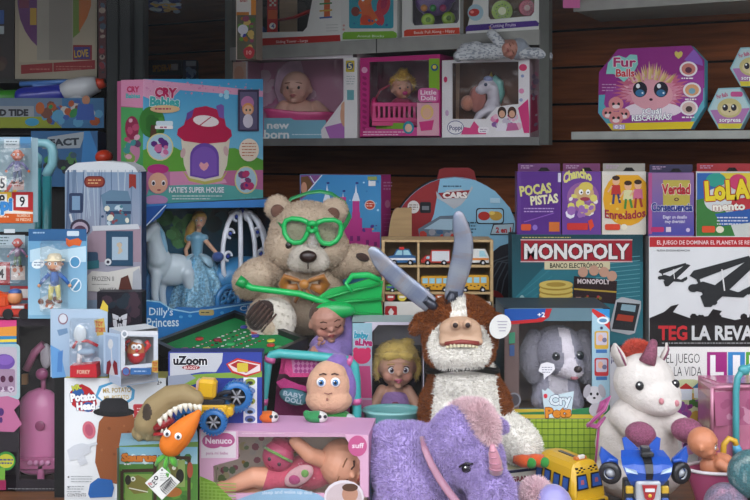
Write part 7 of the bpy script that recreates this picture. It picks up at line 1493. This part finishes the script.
D = 1.945; M = PX(181, 437, D, None, 1.15); g = thing('carrot_toy', 'orange plush carrot with googly eyes and a paper tag', 'toy', at(180, 446, D)); OR = 'd8721c'
m = body([('t', [(-8, 0, -6), (-2, 0, 1), (5, 0, 9), (11, 0, 16), (15, 0, 21)], [11, 11.5, 9.5, 6, 3])], M, .002, OR); build('body', m, MATTE, g)
for x, z, in ((-10, 6), (-.5, 3.5)):
    m = MB(M); m.ell((x, -10.2, z), (3.2, 2, 3.2), 'f0f0f0'); m.ell((x+.4, -12, z), (1.4, .8, 1.6), '1a2a3a'); build('eye', m, PLAST, g)
m = MB(M, True)
for q in ([(-12, -2, -14), (-18, -5, -18), (-21, -5, -23)], [(-11, -3, -14), (-12, -6, -22), (-13, -6, -27)], [(-9, -3, -15), (-5, -5, -20), (-3, -5, -24)], [(-12, -4, -24), (-10, -6, -30), (-9, -6, -36)]): m.tube(q, [2.4, 4, 2], '4a9a2c', seg=10, flat=.6)
build('leaves', m, CLOTH, g)
m = MB(); D2 = 1.925; q = [at(x, y, D2) for x, y in ((162, 467), (180, 482), (162, 500), (145, 483))]; m.prism(q[::-1], (0, .0006, 0), 'dcdcd8'); F = Face(m, V((0, D2, 0)), V((1, 0, 0)), V((0, 0, 1)), V((0, -1, 0)))
for i in range(9): F.ln(163+i*1.3, 492-i*1.3, 160+i*1.3+8*.7-5, 488-i*1.3, .7, '26262a')
for i in range(8): F.ln(166.5+i*1.45, 494.5-i*1.45, 161+i*1.45, 489.5-i*1.45, .65 if i % 2 else .9, '26262a')
F.t('CE', 152, 489, 160, 6, '26262a', 0, rot=-.8); F.ln(160, 487, 171, 477, 1, '26262a'); F.lines(160, 473, 168, 4, 2.2, 'a0a0a0', .7); F.e(156, 478, 2.2, 2.2, '3a3a3e'); F.e(156, 478, 1.1, 1.1, 'dcdcd8'); F.sc(5, 147, 480, 154, 486, ['c88a8a'], 1.4); F.e(162, 470, 1, 1, '5a5a5a')
build('paper_tag', m, CARD, g)

# ================================================================= FLAT GAME, TAXI BUS
D = 2.12; z0 = zat(470, 2.1)
m = MB(); P = [V((at(503, 0, 2.09).x, 2.09, z0)), V((at(604, 0, 2.16).x, 2.16, z0))]; 
pl = [V((at(504, 0, 2.08).x, 2.08, z0)), V((at(560, 0, 2.06).x, 2.06, z0)), V((at(604, 0, 2.20).x, 2.20, z0)), V((at(515, 0, 2.25).x, 2.25, z0))]
pl = [V((at(505, 0, 2.10).x, 2.10, 0)), V((at(505, 0, 2.10).x, 2.10, 0))+V((.17, .05, 0)), V((at(505, 0, 2.10).x, 2.10, 0))+V((.135, .155, 0)), V((at(505, 0, 2.10).x, 2.10, 0))+V((-.02, .12, 0))]
m.prism([V((p.x, p.y, z0-.045)) for p in pl], (0, 0, .045), 'b0ac8c', 'd0cec4')
u_ = (pl[1]-pl[0]).normalized(); F = Face(m, V((pl[0].x, pl[0].y, z0)), u_, V((0, 0, 1)), u_.cross(V((0, 0, 1))))
F.p([(505, 471), (588, 461.5), (588, 464), (505, 474)], '2a2c4a'); F.t('GRAN JUEGO', 512, 482, 550, 5, '7a2a3a', .04, rot=-.1); F.lines(515, 487, 548, 2, 3, '5a5a6a', 1.2)
Ft = Face(m, V((pl[0].x, pl[0].y, z0)), u_, V((0, 1, 0)), V((0, 0, 1)))
Ft.e(552, 455, 12, 3, '8a4a5a'); Ft.e(552, 455, 9, 2, 'c8b06a'); Ft.sc(16, 520, 453, 590, 466, ['6a8a4a', 'a8804a', '8a8a9a', 'c8c4a0'], 3)
tag(build('flat_game_box', m, CARD, loc=V((pl[0].x+.07, 2.18, z0-.045))), 'low cream game box lying flat under the plush cow carrots', 'board game')
m = MB(); m.box((pl[0].x+.07, 2.18, (DECK+z0-.045)/2), (.05, .05, (z0-.045-DECK)/2), '17181a'); tag(build('display_riser', m, MATTE, loc=(pl[0].x+.07, 2.18, DECK)), 'black display block under the flat cream game box', 'display block')
D = 2.06; c0 = at(573, 507, D); g = thing('toy_taxi_bus', 'yellow toy taxi bus with checkers and blue windows', 'toy bus', c0); M = Matrix.Translation(c0) @ E(0, 0, 30) @ Matrix.Scale(D/F0*.86, 4); YT = 'cfa31e'
# local: front faces -y, length along +y
m = MB(M)
sec = [(-24, 4), (-24, 26), (-22, 42), (-19, 52), (-15, 57), (-7, 59), (7, 59), (15, 57), (19, 52), (22, 42), (24, 26), (24, 4)]
rows = []
for y, q, zz_ in ((-30, .86, -9), (-28, .93, -5), (-24, 1, 0), (30, 1, 0), (38, .97, -1), (40, .9, -4)):
    rows.append([(x*q, y+(max(0, z-30)*.22 if y < -20 else 0), 4+(z-4)*(1+zz_/59)) for x, z in sec])
m.grid(rows, YT, closed=True, cap0=True, cap1=True, smooth=False); m.box((0, -32, 12), (23, 4, 7), YT, bev=2); build('body', m, PLAST, g)
def win(pts, c='2a4a8a', nm='window', k=.6):
    m = MB(M); m.prism(pts, k and V((0, -k, 0)), '16161c'); cx_ = sum(V(p) for p in pts) if False else None
    build(nm, m, PLAST, g)
def panel(nm, P, n, c, edge='16161c'):
    P = [V(p) for p in P]; n = V(n).normalized(); m = MB(M); m.prism(P, n*.8, edge); cc = sum(P, V((0, 0, 0)))/len(P)
    m.face([cc+(p-cc)*.8+n*1.0 for p in P], c, False); m.face([cc+(p-cc)*.3+n*1.1 for p in P], 'a85a6a' if nm == 'front_window' else '3f62a0', False); build(nm, m, PLAST, g)
ny = lambda z: -28.5+max(0, z-30)*.22
for x0 in (-19, 2): panel('front_window', [(x0, ny(30), 30), (x0+17, ny(30), 30), (x0+16, ny(46), 46), (x0+2, ny(46), 46)], (0, -1, -.1) if False else (0, -1, .2), '2a56a4')
for y in (-20, -4, 12, 27): 
    for s_ in (-1,): panel('side_window', [(s_*24.2, y+11, 28), (s_*24.2, y, 28), (s_*22.2, y, 43), (s_*22.2, y+11, 43)], (s_, 0, .12), '2a56a4')
m = MB(M)
for r_i in range(3):
    for i in range(9):
        if (i+r_i) % 2 == 0 and i != 4: m.box((-14+i*3.4, ny(50)+2.2+r_i*.6, 48.5+r_i*2), (1.5, 2.4, .9), '1a1a1a')
build('checker_pattern', m, MATTE, g)
m = MB(M); m.box((0, -12, 60.5), (8, 3.4, 2), 'c8702c', bev=1); m.box((0, -14, 62), (4.6, 2, 2.4), 'e0d8cc', bev=1); build('roof_light', m, PLAST, g)
m = MB(M); m.box((0, 8, 59), (2.4, 16, .8), '2a2a34'); build('roof_stripe', m, PLAST, g)
m = MB(M); m.box((0, -36.6, 16), (15, .6, 2.4), '2a2622'); build('plate', m, PLAST, g)
m = MB(M); 
for i in range(6): m.box((-11+i*4.4, -37.6, 16), (1.4, .3, 1.2), 'c8b890')
build('plate_marks', m, PLAST, g)
for x in (-17, 17): m = MB(M); m.ell((x, -36, 11), (3, 1.4, 3), 'd8d4c0'); build('headlight', m, PLAST, g)
for x in (-23, 23):
    for y in (-18, 24): m = MB(M, True); m.tube([(x-2.5, y, 4), (x+2.5, y, 4)], 8.5, '1c1c1e', seg=20); build('wheel', m, MATTE, g)
zb3 = c0.z-.0095
m = MB(); m.box((c0.x+.0, 2.08, (DECK+zb3)/2), (.06, .05, (zb3-DECK)/2), '17181a'); tag(build('display_riser', m, MATTE, loc=(c0.x, 2.08, DECK)), 'black display block under the yellow taxi bus', 'display block')

# ================================================================= BLUE ROBOT CAR
D = 1.98; c0 = at(643, 512, D); g = thing('robot_car', 'blue transforming robot car with black bonnet stripe and open doors', 'toy robot', c0); M = Matrix.Translation(c0) @ Matrix.Scale(D/F0*.92, 4); BL = '1c4fae'
m = MB(M); rows = []
for y, w_, z, h in ((-20, 20, 40, 8), (-22, 24, 48, 6), (-18, 27, 56, 5), (-8, 26, 62, 4), (4, 23, 66, 3)):
    rows.append([(-w_, y, z), (-w_*.55, y-3, z+h*.5), (-w_*.2, y-4, z+h*.3), (w_*.2, y-4, z+h*.3), (w_*.55, y-3, z+h*.5), (w_, y, z), (w_*.8, y+6, z-8), (0, y+6, z-9), (-w_*.8, y+6, z-8)])
m.grid(rows, BL, cap0=True, cap1=True, smooth=False)
build('bonnet', m, PLAST, g)
m = MB(M); m.grid([[(-3.5, -24.6, 43), (3.5, -24.6, 43)], [(-4, -27, 50.5), (4, -27, 50.5)], [(-4.5, -23, 59), (4.5, -23, 59)], [(-5, -13, 65), (5, -13, 65)], [(-5, -3, 68.5), (5, -3, 68.5)]], '15161a', closed=False, smooth=False); m.box((0, -15, 67.5), (7, 4, 2.4), '1b1c20', bev=1); m.box((0, -8, 71), (5, 4, 3), '25262c', bev=1); build('bonnet_stripe', m, PLAST, g)
m = MB(M)
for s_ in (-1, 1): m.prism([(s_*12, -24, 49), (s_*24, -22, 51), (s_*25, -20, 55), (s_*14, -24, 53)], (0, -1.4, 0), 'aac0d8')
build('headlight', m, PLAST, g)
m = MB(M)
for s_ in (-1, 1): m.prism([(s_*4, 0, 68), (s_*19, 4, 66), (s_*21, 6, 78), (s_*17, 6, 80), (s_*8, 2, 72)], (0, 2, 0), BL)
build('roof_flap', m, PLAST, g)
for s_ in (-1, 1):
    m = MB(M); m.prism([(s_*26, -8, 44), (s_*30, -8, 60), (s_*46, -4, 72), (s_*48, -4, 62), (s_*44, -6, 46), (s_*36, -8, 36)], (0, 4, 0), BL); m.tube([(s_*30, -9, 58), (s_*38, -9, 60), (s_*45, -7, 52)], 2.4, BL, seg=8); dr_ = build('door', m, PLAST, g)
    m = MB(M, True); Rx = Matrix.Rotation(math.pi/2, 3, 'X') if False else R3(90, 0, s_*24)
    m.lathe([(6, -4), (10.5, -4), (12, -2), (12, 2), (10.5, 4), (6, 4)], '1a1a1e', (s_*38, -10, 46), R=R3(90, 0, s_*24), seg=24); m.lathe([(6.4, -3), (3, 3), (0, 3.6)], 'a8acb4', (s_*38, -10, 46), R=R3(90, 0, s_*24), seg=12); m.torus((s_*38, -11, 46), 7.4, 1.1, 'b0b4bc', R3(0, 0, s_*24), seg=20, ts=6); build('wheel', m, PLAST, g)
m = MB(M); m.box((0, -16, 30), (13, 8, 11), 'b4b8be', bev=2); m.prism([(-8, -25, 38), (8, -25, 38), (5, -25, 24), (0, -26, 20), (-5, -25, 24)], (0, -2, 0), 'a0242a'); m.box((0, -27.6, 33), (5, .8, 1.6), 'd8d8da'); m.ell((0, -27.5, 27), (2, 1, 2), 'd8b03a'); build('chest', m, PLAST, g)
for s_ in (-1, 1):
    m = MB(M); m.box((s_*19, -10, 24), (5, 6, 16), '24272e', bev=1.4); m.box((s_*19, -17, 30), (4, 2, 4), 'c8a22c', bev=1); m.box((s_*19, -17, 16), (4, 2, 5), '2a56a8', bev=1); m.box((s_*22, -15, 4), (6, 6, 5), '2a56a8', bev=1); build('arm', m, PLAST, g)
    m = MB(M); m.box((s_*8, -12, 6), (6, 7, 14), '3a5a9a' if s_ < 0 else 'c8a22c', bev=1.6); m.box((s_*8, -16, -4), (7, 10, 5), '1f4a9a', bev=2); build('leg', m, PLAST, g)
m = MB(M); m.box((0, -14, 16), (9, 6, 3), 'a0242a', bev=1); build('waist', m, PLAST, g)
m = MB(); zz3 = c0.z-.018; m.box((c0.x, 1.965, (DECK+zz3)/2), (.05, .035, (zz3-DECK)/2), '17181a'); tag(build('display_riser', m, MATTE, loc=(c0.x, 1.965, DECK)), 'black display block under the blue robot car', 'display block')

# ================================================================= PINK BAG, BATH DOLL, BALLS
D = 2.3; c0 = V((at(735, 0, D).x, D+.05, DECK)); g = thing('vinyl_bag', 'glossy translucent pink vinyl bag with turquoise handle', 'bag', c0)
PV = mat('pink_vinyl', .2, coat=.6, bump=.8, bscale=16, var=.2, vscale=10)
m = MB(smooth=False); z1 = zat(385, D); a, c = at(712, 380, D).x, at(790, 380, D).x
rows = []
for z, q in ((DECK, .0), (DECK+.02, .006), (z1-.03, .006), (z1-.012, 0), (z1-.003, -.012), (z1, -.03)):
    rows.append([(a-q, D-q*.6, z), (a-q, D-q*.6, z), (a+.03, D-.012-q, z), (c, D-.012-q, z), (c+.01+q, D, z), (c, D+.1, z), (a, D+.1, z)])
m.grid(rows, 'c0708f', cap0=True, cap1=True, smooth=False); build('body', m, PV, g)
m = MB(); m.tube([at(711, 388, D-.01), at(724, 387, D-.02), at(764, 386, D-.02)], .004, 'd890ac', seg=8); m.tube([at(712, 388, D-.016), at(712, 430, D-.016)], .004, 'd890ac', seg=8); build('piping', m, PV, g)
m = MB(); m.tube([at(736, 470, D-.03), at(736, 420, D-.03), at(736, 392, D-.03), at(737.5, 378, D-.028), at(742, 371, D-.026), at(750, 367, D-.024), at(762, 366, D-.022), at(775, 372, D-.022), at(780, 400, D-.022)], .0075, '4aa4ac', seg=14); m.ell(at(744, 370, D-.026), (.014, .01, .012), '4aa4ac'); build('handle', m, PLAST, g)
m = MB(); Fq = Face(m, V((0, D-.018, 0)), V((1, 0, 0)), V((0, 0, 1)), V((0, -1, 0))); Fq.p([(714, 392), (770, 390), (770, 424), (716, 426)], 'b05a82'); Fq.sc(12, 716, 393, 760, 424, ['c887a4', 'a04a74'], 6); build('panel_print', m, PV, g)
D = 2.05; c0 = at(716, 498, D); g = thing('bath_doll', 'small bald rubber doll sitting in a pink tub facing right', 'doll', c0); SKN = 'c9825f'
M = PX(703, 443, D, E(6, 0, 68), 15.5); baby_head(g, M, SKN, .0022, iris='3a4a6a', lips='a8504a')
M = PX(714, 468, D); m = body([('e', (2, 4, 0), (15, 11, 14)), ('t', [(4, -6, 6), (14, -12, 0), (22, -10, 6)], [6, 5.4, 4.6]), ('e', (8, 4, 8), (12, 9, 6))], M, .0022, SKN); build('body', m, SKIN, g)
g = thing('toy_bath_tub', 'pink toy tub with white rim around the bald rubber doll', 'tub', c0); M = PX(722, 500, D)
m = MB(M, True); rows = []
for z, q in ((-18, .55), (-14, .62), (6, .78), (26, .98), (31, 1.04)):
    rows.append([(36*q*math.cos(a), 19*q*math.sin(a), z) for a in [2*math.pi*i/32 for i in range(32)]])
m.grid(rows, 'b8527c', cap0=True); rows2 = [[(36*q*math.cos(a), 19*q*math.sin(a), z) for a in [2*math.pi*i/32 for i in range(32)]] for z, q in ((31, 1.0), (10, .8), (-8, .6))]; m.grid(rows2, 'b8527c'); build('basin', m, PLAST, g)
m = MB(M, True); m.grid([[((36*1.02+rr*math.cos(t_))*math.cos(a), (19*1.04+rr*math.cos(t_))*math.sin(a), 32+1.8*math.sin(t_)) for t_ in [2*math.pi*i/8 for i in range(8)]] for rr in (2.4,) for a in [2*math.pi*j/36 for j in range(37)]], 'd0c8cc'); build('rim', m, PLAST, g)
m = MB(); m.tube([at(722, 475, 2.1), at(723, 455, 2.1), at(724, 444, 2.1), at(729, 438.5, 2.1), at(735, 441, 2.1), at(736.5, 447, 2.1)], .0062, 'd0a22c', seg=12); build('shower_pipe', m, PLAST, g)
m = MB(); m.tube([at(736, 445, 2.1), at(738, 452, 2.1)], [.007, .011], '4a9ac0', seg=12); build('shower_head', m, PLAST, g)
for cx, cy, r, c1, lab, dd in ((752, 474, 24, '4a7f86', 'turquoise sequin ball at the right frame edge', 1.93), (726, 505, 22, '8a8098', 'silvery lilac glitter ball at the lower right corner', 1.93)):
    g = thing('sequin_ball', lab, 'toy ball', at(cx, cy+r, dd), 'glitter balls at the lower right'); M = PX(cx, cy, dd); m = MB(M, True); m.ell((0, 0, 0), (r, r*.9, r), lambda c: mixc(c1, 'b890a8' if c1[0] == '8' else '9fb4b4', max(0, noise.noise(c*.14))*1.3), seg=36, rings=24); build('shell', m, GLIT, g)
    z9 = at(cx, cy+r, dd).z; 
    if z9 > DECK+.01: m = MB(); p = at(cx, cy, dd); m.box((p.x, dd, (DECK+z9)/2), (.02, .02, (z9-DECK)/2), '17181a'); tag(build('display_riser', m, MATTE, loc=(p.x, dd, DECK)), 'hidden black display block under the '+lab.split(' at')[0], 'display block')
n_t = 5
for ob in [x for x in C.objects if x.name.startswith('display_riser')]:
    ob.name = 'trim_%d' % n_t; n_t += 1; ob['kind'] = 'structure'; ob.pop('label', None); ob.pop('category', None)  # hidden support risers, not trim; only numbered on after the trim pieces
# ================================================================= LIGHT, CAMERA
wd = bpy.data.worlds.new('overcast'); bpy.context.scene.world = wd; wd.use_nodes = True; t = wd.node_tree; t.nodes.clear()
o = nd(t, 'ShaderNodeOutputWorld'); bg = nd(t, 'ShaderNodeBackground'); tc = nd(t, 'ShaderNodeTexCoord'); sp = nd(t, 'ShaderNodeSeparateXYZ')
cr = nd(t, 'ShaderNodeValToRGB'); mr = nd(t, 'ShaderNodeMapRange'); mr.inputs['From Min'].default_value = -1; mr.inputs['From Max'].default_value = 1
t.links.new(tc.outputs['Generated'], sp.inputs[0]); t.links.new(sp.outputs['Z'], mr.inputs['Value']); t.links.new(mr.outputs['Result'], cr.inputs['Fac'])
e = cr.color_ramp.elements; e[0].position = 0; e[0].color = (.06, .06, .06, 1); e[1].position = .50; e[1].color = (.09, .09, .1, 1)
x = e.new(.56); x.color = (.14, .15, .17, 1); x = e.new(.64); x.color = (1.05, 1.08, 1.14, 1); x = e.new(1); x.color = (1.6, 1.65, 1.75, 1)
t.links.new(cr.outputs['Color'], bg.inputs['Color']); bg.inputs['Strength'].default_value = 1.6; t.links.new(bg.outputs[0], o.inputs['Surface'])
cam = bpy.data.cameras.new('camera'); co = bpy.data.objects.new('camera', cam); C.objects.link(co)
co.location = CAM; co.rotation_euler = (math.pi/2, 0, 0); cam.sensor_width = 36; cam.lens = 48
cam.shift_y = -(250-HZ)/750; cam.clip_start = .05; cam.clip_end = 60
sc = bpy.context.scene; sc.camera = co
sc.view_settings.view_transform = 'Standard'; sc.view_settings.look = 'None'; sc.view_settings.gamma = 1; sc.view_settings.exposure = 0.92
sc.cycles.use_denoising = True; sc.cycles.max_bounces = 6; sc.cycles.transparent_max_bounces = 24; sc.cycles.diffuse_bounces = 3
